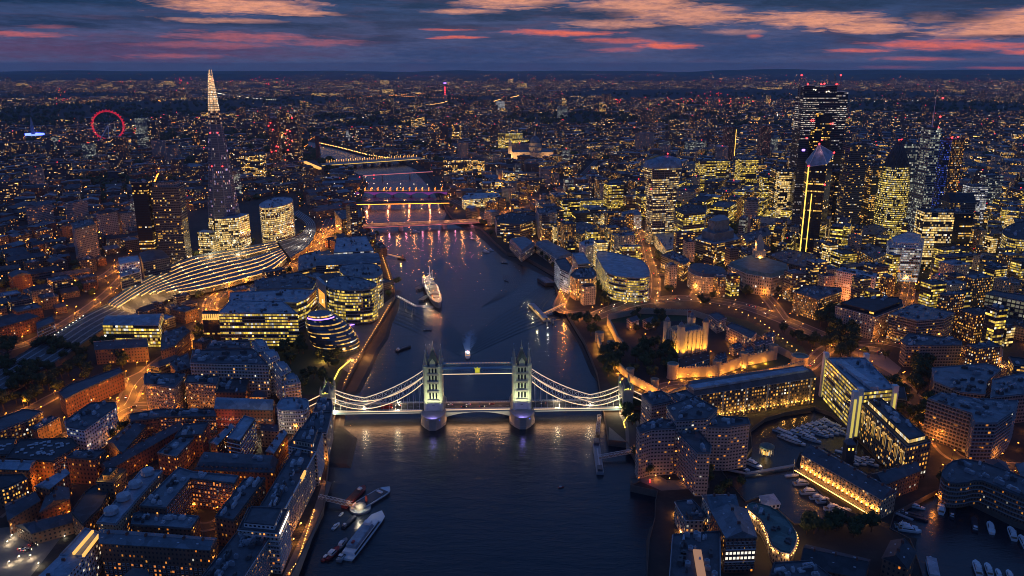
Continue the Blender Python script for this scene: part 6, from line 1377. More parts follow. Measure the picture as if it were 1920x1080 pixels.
PARKS=[(*P(250,205)[:2],900,1500),(*P(560,190)[:2],700,900),(*P(1080,225)[:2],420,500),(*P(720,235)[:2],260,260),(*P(1410,176)[:2],2200,1500),(*P(1800,200)[:2],900,900),(*P(850,187)[:2],800,700),(*P(120,180)[:2],900,900)]
def inpark(x,y,th=.30):
    for a,b,rx,ry in PARKS:
        if ((x-a)/rx)**2+((y-b)/ry)**2<1: return True
    return parkv(x,y)>th
def inview(x,y,m=60):
    u,v=proj(x,y,GZ+10); return -m<u<1920+m and v<1080+m*2
cand=[]
def zone(y0,y1,pitch,south,passes=2):
    for ps in range(passes):
        pt=pitch*(1 if ps==0 else .62); n=0; yy=y0
        while yy<y1:
            hw=yy*.72+120; xx=-hw
            while xx<hw:
                x=xx+r2.uniform(-.12,.12)*pt; y=yy+r2.uniform(-.12,.12)*pt; xx+=pt
                a,k=dist_angle(x,y)
                # snap to the grid of the district
                ca,sa=math.cos(a),math.sin(a); u=round((x*ca+y*sa)/pt)*pt; v=round((-x*sa+y*ca)/pt)*pt; x,y=u*ca-v*sa,u*sa+v*ca
                if not inview(x,y) or inpark(x,y): continue
                w=pt*r2.uniform(.55,.9); d=pt*r2.uniform(.45,.82)
                if r2.random()<.3: w=pt*1.5
                if y<4300 and not freerect(x,y,w,d,a): continue
                pts=rect(x,y,w,d,a)
                if y<4300: rast(pts,grow=2)
                cand.append((math.hypot(x,y),x,y,w,d,a,k,ps))
            yy+=pt
zone(260,1500,34,True,3); zone(1500,4250,46,True,2)
# second list beyond the raster
def farzone(y0,y1,pitch):
    yy=y0
    while yy<y1:
        hw=yy*.70; xx=-hw
        while xx<hw:
            x=xx+r2.uniform(-.35,.35)*pitch; y=yy+r2.uniform(-.35,.35)*pitch; xx+=pitch
            if inpark(x,y,.24): continue
            a,k=dist_angle(x,y); w=pitch*r2.uniform(.3,.8); d=pitch*r2.uniform(.25,.6); cand.append((math.hypot(x,y),x,y,w,d,a,k,0))
        yy+=pitch
farzone(4250,7500,82); farzone(7500,15000,190)
cand.sort()
def style(x,y,w,d,k):
    city=(x>-50 and y>850 and y<2600) or (x>150 and y>700)
    core=math.hypot(x-650,y-1450)<620
    if core: h=r2.uniform(28,55); wl=r2.choice(('f_office','f_glass','f_office_dim','f_gold','f_podium','f_bright','f_bright','f_office','f_gold','f_stone'))
    elif city and y<3500: h=r2.uniform(16,34); wl=r2.choice(('f_office','f_office_dim','f_stone','f_stone','f_brown','f_gold','f_office_dim','f_far3','f_office_dim'))
    elif y<900: h=r2.uniform(9,19); wl=r2.choice(('f_brick','f_brown','f_brick','f_yellowbrick','f_office_dim'))
    else: h=r2.uniform(8,22); wl=r2.choice(('f_brick','f_brown','f_far2','f_yellowbrick','f_office_dim','f_far','f_far2'))
    if r2.random()<.03 and y>1100: h=r2.uniform(40,75); wl=r2.choice(('f_far','f_concrete','f_office_dim','f_pale'))
    rf='flat' if (city or core or r2.random()<.45) else r2.choice(('gable','hip','gable')); rm=r2.choice(('r_dark','r_slate','r_slate','r_dark','r_lead','r_gravel','r_blue' if r2.random()<.5 else 'r_slate'))
    return h,wl,rf,rm
LM=[('the glass egg building',636,640),('the railway station',380,520),('the tall shard tower',424,468),('the hospital slab tower',300,455),('the rounded station office',518,450),('the striped balcony block',430,680),('the red brick park flats',170,720),('the far left viaduct',60,660),('the low road bridge north end',920,415),('the low road bridge south end',660,425),('the bright wide street',1212,470),('the curved crest tower',1245,415),('the old port hall',1424,520),('the bullet-shaped tower',1680,435),('the angular tower',1535,415),('the lens-shaped glass office',1170,560),('the castle keep',1287,655),('the glass marina office',1620,760),('the white residential slab',1605,560),('the lattice fronted office',1900,600),('the black windowless slab',1806,480),('the domed cathedral',1003,300),('the arched bridge north end',850,362),('the wide station bridge',700,300),('the low dark market hall',1850,680),('the orange lit junction',240,745),('the broad skylight shed',80,850),('the dark roundabout slab',1745,665),('the bright silver office',1700,500),('the big dark blue roofed office',1820,830)]
LMW=[(P(x,y),n) for n,x,y in LM]
DESC={'f_brick':'red brick','f_brown':'brown brick','f_yellowbrick':'yellow brick','f_stone':'pale stone','f_office':'glass office style','f_office_dim':'dim grey','f_glass':'glassy','f_gold':'gold windowed','f_podium':'brightly lit','f_bright':'yellow lit','f_far':'dark','f_far2':'dark brick','f_far3':'busily lit','f_concrete':'concrete','f_pale':'pale ribbed'}
RD_={'r_dark':'black','r_slate':'slate','r_lead':'lead','r_gravel':'gravel','r_blue':'blue metal'}
solo=[]; rest=[]
for c in cand:
    (solo if len(solo)<225 and c[7]<2 and c[3]*c[4]>200 else rest).append(c)
groups={}
for c in solo:
    _,x,y,w,d,a,k,ps=c; h,wl,rf,rm=style(x,y,w,d,k); lm=min(LMW,key=lambda q:(q[0].x-x)**2+(q[0].y-y)**2); groups.setdefault(lm[1],[]).append((proj(x,y,GZ+h)[0],x,y,w,d,a,h,wl,rf,rm,lm[0]))
ORD='leftmost;second;third;fourth;fifth;sixth;seventh;eighth;ninth;tenth;eleventh;twelfth;thirteenth;fourteenth;fifteenth;sixteenth;seventeenth;eighteenth;nineteenth;twentieth'.split(';')+['%dth'%i for i in range(21,60)]
for lm,L in groups.items():
    L.sort()
    for side in ('left of','right of'):
        S_=[q for q in L if (q[0]<proj(q[10].x,q[10].y,GZ)[0])==(side=='left of')]
        rows={'in front and ':[q for q in S_ if q[2]<q[10].y],'behind and ':[q for q in S_ if q[2]>=q[10].y]}
        for rw,Q in rows.items():
            for i,q in enumerate(Q):
                u,x,y,w,d,a,h,wl,rf,rm,_=q; o_=ORD[i]
                nm=AP if wl in('f_brick','f_brown','f_yellowbrick','f_concrete','f_far2') else OF
                lb='%s block, %s roof, %s %s %s %s'%(DESC[wl],RD_[rm],o_,'before,' if 'front' in rw else 'behind,',side,lm)
                bld(nm,lb,rect(x,y,w,d,a),h,wl,rf,rm,3.4,3.0,min(4.5,d*.3),np_=(3 if rf=='flat' else 0),cat='apartment block' if nm==AP else 'office',reg=False,cornice=(y<1100))
# all remaining buildings as one mass
mats=['f_brick','f_brown','f_yellowbrick','f_stone','f_office','f_office_dim','f_glass','f_gold','f_podium','f_bright','f_far','f_far2','f_far3','f_concrete','f_pale','r_dark','r_slate','r_lead','r_gravel','r_blue']
MI={k:i for i,k in enumerate(mats)}
mb=MB(); towertops=[]
for c in rest:
    dd,x,y,w,d,a,k,ps=c; h,wl,rf,rm=style(x,y,w,d,k)
    if ps==2: h*=.7
    if y>3000: 
        wl=r2.choice(('f_far','f_far2','f_far2','f_office_dim','f_far','f_far3' if r2.random()<.5 else 'f_far2')); rf='flat'
        if y>4250: h=r2.uniform(8,26)*(1.0 if r2.random()>.04 else 3)
    pts=rect(x,y,w,d,a); s_=r2.randint(0,4000); v0=r2.randint(0,4000)
    fl=3.4 if y<3000 else 4.5; cw=3 if y<3000 else 5
    nf=max(1,round(h/fl))
    if h>45: towertops.append((x,y,GZ+h+2))
    for i in range(4):
        A,B_=pts[i],pts[(i+1)%4]
        if y>1500:  # skip walls that face away
            nx,ny=B_[1]-A[1],A[0]-B_[0]
            if nx*x+ny*y>0: continue
        n_=max(1,round(math.hypot(B_[0]-A[0],B_[1]-A[1])/cw)); mb.face([(*A,GZ),(*B_,GZ),(*B_,GZ+h),(*A,GZ+h)],[(s_,v0),(s_+n_,v0),(s_+n_,v0+nf),(s_,v0+nf)],MI[wl]); s_+=n_+1
    z=GZ+h
    if rf=='flat' or y>2200:
        mb.face([(*q,z) for q in pts],m=MI[rm])
        if y<3200:
            for _ in range(2 if y<2000 else 1):
                bx,by=x+r2.uniform(-.25,.25)*w,y+r2.uniform(-.25,.25)*d; mb.box((bx,by,z+1.2),(r2.uniform(3,.3*w+4),r2.uniform(3,6),2.4),a,MI[r2.choice(('r_blue','r_lead','r_dark'))])
    else:
        q=quadize(pts); A=((q[1][0]+q[2][0])/2,(q[1][1]+q[2][1])/2); B_=((q[3][0]+q[0][0])/2,(q[3][1]+q[0][1])/2); t=z+min(4.5,d*.3); k_=MI[rm]
        mb.face([(*q[0],z),(*q[1],z),(*A,t),(*B_,t)],m=k_); mb.face([(*q[2],z),(*q[3],z),(*B_,t),(*A,t)],m=k_); mb.face([(*q[1],z),(*q[2],z),(*A,t)],m=MI['r_slate']); mb.face([(*q[3],z),(*q[0],z),(*B_,t)],m=MI['r_slate'])
mb.build('distant_city',[M[k] for k in mats],label='sea of small roofs and lit windows spreading out to the dark horizon',cat='city blocks',kind='stuff')
print('buildings solo',len(solo),'rest',len(rest))
# lights of the far streets
lm=MB(); LMAT=['l_orange','l_warm','l_white','l_red','l_cool','l_violet','l_yellow','l_green']
def dot(x,y,z,s,m):
    a=[(x-s,y,z),(x,y-s,z),(x+s,y,z),(x,y+s,z)]; t=(x,y,z+s); b=(x,y,z-s)
    for i in (0,1): lm.face([a[i],a[i+1],t],m=m); lm.face([a[i+1],a[i],b],m=m)
for k in range(15000):
    py=123+ (r2.random()**1.9)*430; px=r2.uniform(-20,1940)
    q=P(px,py,GZ+6)
    if q.y>26000 or q.y<900: continue
    if q.y<4300:
        X=int((q.x-GX0)//GS); Y=int((q.y-GY0)//GS)
        if not(0<=X<NX and 0<=Y<NY) or mask[Y,X]: continue
    if inpark(q.x,q.y,.34) and r2.random()<.9: continue
    dens=mn.noise(Vector((q.x/900,q.y/1600,1.7)))+.5*mn.noise(Vector((q.x/260,q.y/500,5.7)))
    if dens<r2.uniform(-.45,.35): continue
    d=q.length; s=(.55+d*.00021)*r2.uniform(.6,1.25); t=r2.random()
    m=0 if t<.40 else 1 if t<.68 else 2 if t<.82 else 3 if t<.87 else 4 if t<.93 else 6 if t<.985 else 7 if t<.99 else 5
    dot(q.x,q.y,r2.uniform(7,12) if m!=3 else r2.uniform(20,60),s*(.8 if m in(0,1) else .62),m)
for x,y,z in towertops:
    if r2.random()<.6: dot(x,y,z,.8+y*.0002,3)
# red crane lamps clustered over building sites
for cx,cy,n,sx,sy in ((1340,185,34,80,14),(540,250,14,16,40),(1720,280,14,90,25),(340,150,10,20,10),(115,183,9,12,14),(690,330,3,30,8),(500,150,14,60,12),(1160,190,6,10,8),(1640,150,8,200,12),(240,140,8,160,8),(1100,140,14,300,8)):
    for _ in range(n):
        px,py=r2.gauss(cx,sx*.5),r2.gauss(cy,sy*.5)
        if py<138: continue
        h=r2.uniform(40,110); q=P(px,py,GZ+h)
        if q.y<24000: dot(q.x,q.y,q.z,.7+q.y*.00025,3)
# strings of lamps on far roads
for pts_,st,m in (([(0,292),(60,286),(120,290),(190,293),(230,300)],14,1),([(330,262),(420,268),(520,262)],22,0),([(280,305),(300,318),(290,340)],9,0),([(600,268),(640,277),(690,290),(735,297)],16,1),([(1480,186),(1640,190),(1740,188)],60,2),([(285,228),(355,231)],16,0),([(288,230),(355,233)],16,0),([(985,222),(1040,220)],22,6),([(960,230),(1060,232)],20,6),([(100,222),(140,228)],20,6),([(1560,560),(1680,480),(1700,440)],20,1),([(1880,480),(1800,500),(1720,560)],18,0),([(0,440),(90,430),(180,420),(250,380)],22,0),([(1090,385),(1150,400),(1196,430)],9,1),([(900,325),(1000,340),(1080,348)],14,0)):
    for p,d in along([P(x,y,GZ+7) for x,y in pts_],st): dot(p.x+r2.uniform(-2,2),p.y+r2.uniform(-2,2),p.z,.8+p.y*.00022,m)
for k in range(46):
    x,y=r2.uniform(-5500,5500),r2.uniform(1500,7500); a=r2.uniform(0,math.pi); L=r2.uniform(500,2200); m=r2.choice((0,0,0,1,1,2)); cx_,cy_,b=x,y,a
    for j in range(int(L/34)):
        b+=r2.gauss(0,.03); x+=34*math.cos(b); y+=34*math.sin(b)
        if y>1300 and inview(x,y):
            X=int((x-GX0)//GS); Y=int((y-GY0)//GS)
            if 0<=X<NX and 0<=Y<NY and y<4300 and mask[Y,X]:
                dot(x,y,GZ+24,.5+y*.00016,m); continue
            dot(x,y,GZ+9,.6+y*.0002,m)
lm.build('city_lights',[M[k] for k in LMAT],label='thousands of tiny orange white and red lights scattered over the far city',cat='city lights',kind='stuff')
# ------------------------------------------------------------------ trees
def crown(seed,n=520,R_=5.5,H=8.5):
    rg=random.Random(seed); m=MB(); lobes=[(rg.uniform(-.5,.5)*R_,rg.uniform(-.5,.5)*R_,rg.uniform(.35,.85)*H,rg.uniform(.38,.62)*R_) for _ in range(9)]
    for k in range(n):
        x,y,z,r_=rg.choice(lobes); v=Vector((rg.gauss(0,1),rg.gauss(0,1),rg.gauss(0,.85))).normalized()*r_*rg.uniform(.72,1.08); c=Vector((x,y,z+3))+v; s=rg.uniform(.35,.75)
        a=Vector((rg.uniform(-1,1),rg.uniform(-1,1),rg.uniform(-.6,1))).normalized(); b=v.cross(a); b=b.normalized() if b.length>.01 else Vector((1,0,0))
        m.face([c+a*s,c+b*s,c-a*s,c-b*s])
    for x,y,z,r_ in lobes: m.lathe((x,y,z+3),[(0,-r_*.66),(r_*.55,-r_*.4),(r_*.72,0),(r_*.5,r_*.45),(0,r_*.66)],7)
    return m
def trunk(seed):
    rg=random.Random(seed); m=MB().lathe((0,0,0),[(.55,0),(.4,2),(.3,5),(.12,8)],7)
    for k in range(5): a=rg.uniform(0,6.28); m.bar((0,0,3+k*.8),(math.cos(a)*3.4,math.sin(a)*3.4,6+k*.8),.22)
    return m
TM=[]
def tree(px,py,s,label,group,wp=None):
    p=wp or P(px,py); v=rnd.randrange(4)
    r=root('tree',tuple(p),label,'tree',group,rnd.uniform(0,6)); r.scale=(s,s,s*rnd.uniform(.9,1.15))
    if len(TM)<4:
        while len(TM)<4:
            a=trunk(len(TM)).build('trunk',M['bark']); b=crown(len(TM)+7).build('crown',M['leaf']); TM.append((a.data,b.data)); bpy.data.objects.remove(a); bpy.data.objects.remove(b)
    for nm,me in zip(('trunk','crown'),TM[v]): o=bpy.data.objects.new(nm,me); COL.objects.link(o); o.parent=r
def grove(px,n,s0,s1,label,group,seed=1):
    rg=random.Random(seed); xs=[q[0] for q in px]; ys=[q[1] for q in px]; k=0; placed=[]
    for t in range(n*40):
        if k>=n: break
        x,y=rg.uniform(min(xs),max(xs)),rg.uniform(min(ys),max(ys))
        if not inside((x,y),px): continue
        p=P(x,y)
        if any((p-q).length<6.0*s0 for q in placed): continue
        placed.append(p); tree(0,0,rg.uniform(s0,s1),label,group,p); k+=1
grove([(1530,600),(1565,592),(1612,620),(1615,655),(1600,685),(1545,672),(1515,640)],26,1.3,1.8,'tall dark tree in the dense grove right of the castle moat','trees of the dark grove beyond the castle moat',1)
grove([(1190,650),(1250,640),(1258,668),(1262,700),(1225,715),(1195,700),(1180,670)],16,1.1,1.5,'dark leafy tree inside the castle walls left of the keep','trees between the castle walls and the keep',2)
grove([(1122,662),(1150,658),(1160,690),(1145,715),(1122,700)],6,1.1,1.4,'leafy tree on the castle wharf beside the river','trees on the castle wharf',3)
grove([(1070,605),(1110,600),(1130,615),(1115,640),(1085,635)],7,1.0,1.4,'riverside tree between the pier gangway and the castle','trees between pier and castle',4)
grove([(505,645),(560,640),(600,665),(640,670),(620,735),(560,735),(510,700)],26,.9,1.3,'dark tree on the park lawn below the glass egg','trees of the park by the bridge',5)
grove([(0,650),(110,650),(250,640),(250,690),(130,735),(0,780)],58,1.0,1.5,'dark tree in the large unlit park at the left','trees of the unlit park at the left',6)
grove([(975,452),(1005,470),(1050,505),(1040,512),(1000,484),(972,464)],12,.8,1.0,'riverside tree in the row before the long stone customs range','row of trees before the customs range',7)
grove([(1640,935+50),(1500,985),(1490,1005),(1660,1010)],12,.9,1.2,'dark tree in the row along the dock island quay','trees on the dock island quay',8)
grove([(1640,720),(1720,725),(1760,770),(1740,830),(1700,790),(1660,760)],16,1.0,1.4,'tree between the marina offices and the big dark office','trees behind the marina offices',9)
grove([(1700,680),(1760,690),(1760,735),(1700,725)],9,1.1,1.5,'dark tree beside the roundabout and dark slab office','trees by the roundabout',10)
grove([(1180,860),(1215,860),(1235,890),(1205,900)],5,.8,1.1,'tree in the small riverside garden before the concrete hotel','trees of the hotel riverside garden',11)
grove([(1168,770),(1200,765),(1205,800),(1180,815)],6,.9,1.2,'tree beside the glowing curved path near the right abutment','trees near the right bridge abutment',12)
grove([(1330,930),(1380,905),(1400,920),(1340,950)],4,.7,.9,'small tree at the dock entrance lock','trees at the dock lock',13)
grove([(1310,560),(1345,556),(1350,572),(1310,575)],5,.8,1.0,'round tree on the hill plaza in front of the stone terrace','trees on the hill plaza',14)
grove([(1365,535),(1400,530),(1412,555),(1370,560)],6,1.0,1.3,'big tree left of the old port hall columns','trees left of the old port hall',15)
grove([(1445,525),(1500,530),(1480,560),(1440,560)],8,1.0,1.4,'big tree right of the old port hall columns','trees right of the old port hall',16)
grove([(1120,560),(1150,555),(1160,575),(1120,580)],4,1.0,1.3,'tree at the foot of the lens-shaped glass office','trees below the lens-shaped office',17)
grove([(365,620),(400,615),(400,660),(370,665)],5,1.0,1.4,'tree beside the orange street before the yellow lit office','trees beside the orange lit street',18)
grove([(200,800),(262,795),(240,845),(205,850)],8,.7,1.0,'garden tree between the dark brick terraces','garden trees between the terraces',19)
grove([(1760,900),(1900,960),(1890,975),(1770,920)],10,.5,.7,'small tree among the warm string lights on the basin quay','small trees on the lit basin quay',20)
grove([(350,935),(410,930),(400,950),(350,955)],4,.5,.6,'small tree in the orange courtyard garden','courtyard garden trees',21)
grove([(1128,668),(1165,660),(1185,690),(1190,710),(1150,712)],7,1.1,1.5,'dark tree between river wall and inner river wall of the castle','trees west of the castle',31)
grove([(1185,588),(1245,592),(1240,625),(1190,625)],9,.9,1.2,'tree on the castle green behind the stone houses','trees on the castle green',32)
grove([(1455,618),(1500,635),(1530,655),(1500,648)],8,.8,1.1,'tree on the moat bank right of the castle','trees on the moat bank',33)
grove([(1300,906),(1345,880),(1335,915)],4,.7,.9,'small tree beside the concrete hotel foot','trees at the hotel foot',34)
tree(1622,665,.8,'lone round tree on the pale roundabout plaza, left one','x'); tree(1660,672,.8,'lone round tree on the pale roundabout plaza, right one','x')
for o in COL.objects:
    if o.get('group')=='x': del o['group']
# distant woods
dt=MB(); rg=random.Random(3); n=0
for t in range(60000):
    if n>2600: break
    px=rg.uniform(-20,1940); py=rg.uniform(150,560)**1.0; q=P(px,py)
    if q.y>9000 or q.y<700: continue
    if q.y<4300:
        X=int((q.x-GX0)//GS); Y=int((q.y-GY0)//GS)
        if not(0<=X<NX and 0<=Y<NY) or mask[Y,X]: continue
    if not inpark(q.x,q.y,.22) and rg.random()>.07: continue
    s=rg.uniform(4,7)*(1 if q.y<2500 else 2.2); z=GZ+s*.9; n+=1
    for _ in range(3):
        c=(q.x+rg.uniform(-s,s)*.7,q.y+rg.uniform(-s,s)*.7,z+rg.uniform(-.2,.5)*s); a0=rg.uniform(0,1)
        dt.lathe(c,[(0,-s*.9),(s*rg.uniform(.6,.8),-s*.3),(s*rg.uniform(.7,.95),s*.15),(s*.45,s*.6),(0,s*.8)],6,a0=a0,a1=a0+6.283)
dt.build('distant_trees',M['leaf'],label='dark masses of trees in the far parks and gardens',cat='trees',kind='stuff')
# ------------------------------------------------------------------ street lamps
SL='street lamps along the orange lit street'
def road_lamps(name,step,mat,label,group,power,off=6,rad=.5,lim=99,i0=0,every=1,y1=9e9):
    k=0
    for i,(p,d) in enumerate(along(ROADS[name],step,2)):
        if p.y>y1 or not inview(p.x,p.y,0): continue
        n=Vector((-d.y,d.x,0))*off*(1 if i%2 else -1)
        if k>=lim: break
        streetlamp((p.x+n.x,p.y+n.y,GZ),mat,label,group,power if i%every==0 else 0,8.5,rad); k+=1
road_lamps('tooley',24,'l_orange','orange street lamp along the long street left of the balcony block','street lamps of the left orange street',19000,lim=40)
road_lamps('approach_south',26,'l_orange','orange street lamp on the bridge road past the brick blocks','street lamps of the left bridge road',9000,lim=24,off=7)
road_lamps('bermondsey',26,'l_orange','orange street lamp beside the red brick park flats','street lamps beside the park flats',8000,lim=14)
road_lamps('queen_street',30,'l_orange','orange street lamp in the narrow street behind the long terrace','street lamps of the narrow terrace street',5000,lim=8)
road_lamps('viaduct_street',30,'l_orange','orange street lamp behind the railway viaduct','street lamps behind the railway viaduct',9000,lim=12)
road_lamps('shad_street',34,'l_orange','orange street lamp in the lane behind the riverside blocks','street lamps of the riverside lane',2500,lim=6)
road_lamps('tower_hill',30,'l_warm','warm street lamp on the wide road above the castle moat','street lamps above the moat',4500,lim=22,off=9)
road_lamps('byward',26,'l_warm','warm street lamp on the bright wide street','street lamps of the bright wide street',12000,lim=26,off=8)
road_lamps('lower_thames',34,'l_warm','warm street lamp on the river road by the customs range','street lamps of the river road',9000,lim=16)
road_lamps('minories',34,'l_orange','orange street lamp right of the golden cube office','street lamps right of the golden cube',9000,lim=10)
road_lamps('mansell',34,'l_warm','warm street lamp by the dark roundabout slab','street lamps by the roundabout',9000,lim=10)
road_lamps('smithfield',34,'l_orange','orange street lamp behind the marina offices','street lamps behind the marina',7000,lim=12)
road_lamps('approach_north',30,'l_orange','orange street lamp on the road behind the long dockside hotel','street lamps behind the dockside hotel',7000,lim=12)
road_lamps('fenchurch',34,'l_warm','warm street lamp among the city offices','street lamps among the city offices',11000,lim=12)
road_lamps('great_tower',34,'l_orange','orange street lamp near the old port hall','street lamps near the old port hall',8000,lim=8)
road_lamps('borough',30,'l_orange','orange street lamp at the south end of the low road bridge','street lamps at the low bridge end',14000,lim=6)
road_lamps('cannon',34,'l_orange','orange street lamp north of the low road bridge','street lamps north of the low bridge',12000,lim=10)
road_lamps('long_lane',44,'l_orange','orange street lamp in the dark streets behind the hospital towers','street lamps in the far left streets',16000,lim=12)
road_lamps('south_road',44,'l_orange','orange street lamp on the far left side street','street lamps of the far left side street',16000,lim=8)
lamps([(644,722),(660,690),(690,640),(712,605),(733,568)],8,'l_warm','small warm lamp on the curved river walk wall by the glass egg','lamps along the river walk',900,2,3,.36)
lamps([(734,545),(728,520),(718,490),(712,470)],12,'l_warm','small warm lamp on the upper river walk','lamps along the upper river walk',1800,2,4,.45)
lamps([(1312,572),(1370,582),(1420,605),(1455,632),(1500,670),(1530,690)],13,'l_warm','warm lamp on the path curving along the castle moat','lamps along the moat path',900,2,4,.5)
lamps([(1150,578),(1200,572),(1250,568),(1300,568)],16,'l_white','pale lamp in the row on the plaza above the castle','lamps on the plaza above the castle',900,2,5,.45)
lamps([(1770,912),(1830,935),(1900,965)],5,'l_warm','tiny bulb in the string along the basin quay','string lights on the basin quay',500,3,3,.32)
lamps([(1195,880),(1205,895),(1250,905),(1330,908)],11,'l_warm','small lamp on the riverside terrace before the hotel','lamps on the hotel riverside terrace',1200,2,4,.4)
lamps([(1060,570),(1050,550),(1042,520)],12,'l_orange','orange lamp on the quay below the orange fronted office','lamps on the quay by the orange office',3500,1,4,.5)
lamps([(1196,840),(1200,870)],10,'l_orange','orange lamp beside the hotel river wall','lamps beside the hotel river wall',1500,1,4,.45)
lamps([(35,1000),(70,1003),(100,1008),(125,1010)],7,'l_white','white floor lamp along the far edge of the car park','lamps along the car park edge',300,1,2,.4)
for x,y in ((12,1022),(20,1010),(34,1050),(15,1060),(55,1048),(70,1063)): streetlamp(tuple(P(x,y)),'l_white','white lamp standing in the car park at the lower left','lamps in the car park',900,3,.45)
m=MB(); m.path([P(x,y,GZ+.6) for x,y in ((1187,775),(1175,783),(1169,792),(1172,802))],.8,.5); tag(m.build('light_wall',M['l_yellow']),'glowing curved kerb light on the path by the right abutment','light wall')
for x,y in ((520,1055),): pass
# ------------------------------------------------------------------ cars
CM={}
def car(p,ang,col,label,group=None,kind='car',hl=True):
    k=(col,kind); L,Wd,H=(4.4,1.8,.75) if kind=='car' else (10.5,2.5,3.4)
    r=root('car' if kind=='car' else 'double_decker_bus',tuple(p),label,'car' if kind=='car' else 'bus',group,ang)
    if k not in CM:
        if kind=='car':
            b=MB(); pr=[(-2.2,.35),(-2.2,.85),(-1.3,.95),(1.2,.9),(2.1,.7),(2.2,.4)]
            for s in(-1,1): b.face([(x,s*.9,z) for x,z in pr][::s])
            for (x0,z0),(x1,z1) in zip(pr,pr[1:]): b.face([(x0,-.9,z0),(x0,.9,z0),(x1,.9,z1),(x1,-.9,z1)])
            g=MB(); a=[(-1.7,-.8),(1.0,-.8),(1.0,.8),(-1.7,.8)]; t=[(-1.2,-.65),(.4,-.65),(.4,.65),(-1.2,.65)]
            for i in range(4): g.face([(*a[i],.9),(*a[(i+1)%4],.9),(*t[(i+1)%4],1.42),(*t[i],1.42)])
            rf=MB().box((-.4,0,1.45),(1.65,1.3,.08))
        else:
            b=MB().box((0,0,2.2),(L,Wd,3.9)); g=MB().box((0,0,1.7),(L+.05,Wd+.05,.8)).box((0,0,3.3),(L+.05,Wd+.05,.8)); rf=MB().box((0,0,4.2),(L-.3,Wd-.2,.1))
        wl=MB().box((0,0,0),(.66,.24,.66),bottom=True); lt=MB().box((L/2+.02,0,.62),(.08,1.3,.22)); tl=MB().box((-L/2-.02,0,.72),(.08,1.3,.2))
        CM[k]=[(n_,q.build(n_,M[mt]).data) for n_,q,mt in (('body',b,col),('cabin_glass',g,'tint'),('car_roof',rf,col),('headlights',lt,'l_white'),('tail_lights',tl,'l_red'),('wheel',wl,'black'))]
        for o in list(COL.objects):
            if o.data in [q[1] for q in CM[k]] and o.parent is None: bpy.data.objects.remove(o)
    for n_,me in CM[k]:
        for w in ([(0,0,0)] if n_!='wheel' else [(sx*L*.31,sy*Wd*.46,.33) for sx in(-1,1) for sy in(-1,1)]):
            o=bpy.data.objects.new(n_,me); COL.objects.link(o); o.parent=r; o.location=w
pbr('paint_red',(.45,.02,.02),.3,var=.05)
for s,t,c,lb in ((-26,2.4,'hull_white','white car on the bridge nearest the left stone tower'),(-13,-2.4,'hull_dark','dark car left of the middle of the stone bridge'),(-9,2.4,'hull_white','white car just left of the bridge centre'),(4,-2.4,'hull_dark','dark car just right of the bridge centre'),(13,2.4,'hull_red','red and white lit car right of the bridge centre'),(-100,-2.4,'hull_white','pale car on the left side span of the bridge'),(-75,2.4,'hull_dark','dark car on the left side span'),(62,2.4,'hull_dark','dark car on the right side span near the stone tower'),(100,-2.4,'hull_red','red car on the right side span')):
    car(bw(s,t,DZ+.05),BA+(0 if t<0 else math.pi),c,lb)
car(bw(-85,-2.4,DZ+.05),BA,'paint_red','red double-decker bus on the left side span of the bridge',kind='bus')
def traffic(name,n,group,label,off=2.6,seed=0):
    rg=random.Random(seed); pts=along(ROADS[name],9,3); rg.shuffle(pts)
    for p,d in pts[:n]:
        if not inview(p.x,p.y,0): continue
        s=rg.choice((-1,1)); q=p+Vector((-d.y,d.x,0))*off*s+Vector((0,0,.6)); car(q,math.atan2(d.y,d.x)+(math.pi if s>0 else 0),rg.choice(('hull_white','hull_dark','hull_blue','hull_red','steel_grey')),label,group)
traffic('tooley',10,'cars on the left orange street','car driving along the left orange lit street',seed=1); traffic('approach_south',6,'cars on the left bridge road','car on the bridge road past the brick blocks',seed=2)
traffic('tower_hill',14,'cars on the road above the moat','car on the wide road above the castle moat',5,seed=3); traffic('byward',10,'cars on the bright wide street','car in the bright wide street',4,seed=4)
traffic('mansell',5,'cars by the roundabout slab','car passing the dark roundabout slab',seed=5); traffic('approach_north',5,'cars behind the dockside hotel','car on the road behind the dockside hotel',seed=6)
for i,(x,y) in enumerate(((40,1030),(46,1032),(52,1033),(60,1022),(64,1024))): car(P(x,y)+Vector((0,0,.1)),.4,('hull_dark','hull_white','hull_dark','hull_red','hull_dark')[i],'parked car on the open deck at the lower left','cars parked on the open deck')
for i in range(7): car(P(700+i*28,419-i*.6,11.1),0.05,rnd.choice(('hull_dark','hull_white','hull_red')),'car crossing the low orange lit road bridge','cars on the low road bridge')
# ------------------------------------------------------------------ boats
def hull(L,Bm,H,bow=.35,n=9,stern=.8,sheer=.25,zb=-.3):
    m=MB(); K=[]
    for i in range(n+1):
        t=i/n; x=-L/2+L*t; w=Bm/2*(stern+(1-stern)*min(1,t/.25) if t<.25 else (1 if t<1-bow else math.sqrt(max(0,1-((t-(1-bow))/bow)**2))*1.0)); w=max(w,.04); z=H*(1+sheer*max(0,(t-.5)*2)**2); K.append((x,w,z))
    for (x0,w0,z0),(x1,w1,z1) in zip(K,K[1:]):
        for s in(-1,1): q=[(x0,s*w0*.75,zb),(x1,s*w1*.7,zb),(x1,s*w1,z1),(x0,s*w0,z0)]; m.face(q[::-s] if s>0 else q)
        m.face([(x0,-w0,z0-.12),(x1,-w1,z1-.12),(x1,w1,z1-.12),(x0,w0,z0-.12)])
    x,w,z=K[0]; m.face([(x,-w*.75,zb),(x,-w,z),(x,w,z),(x,w*.75,zb)]); return m
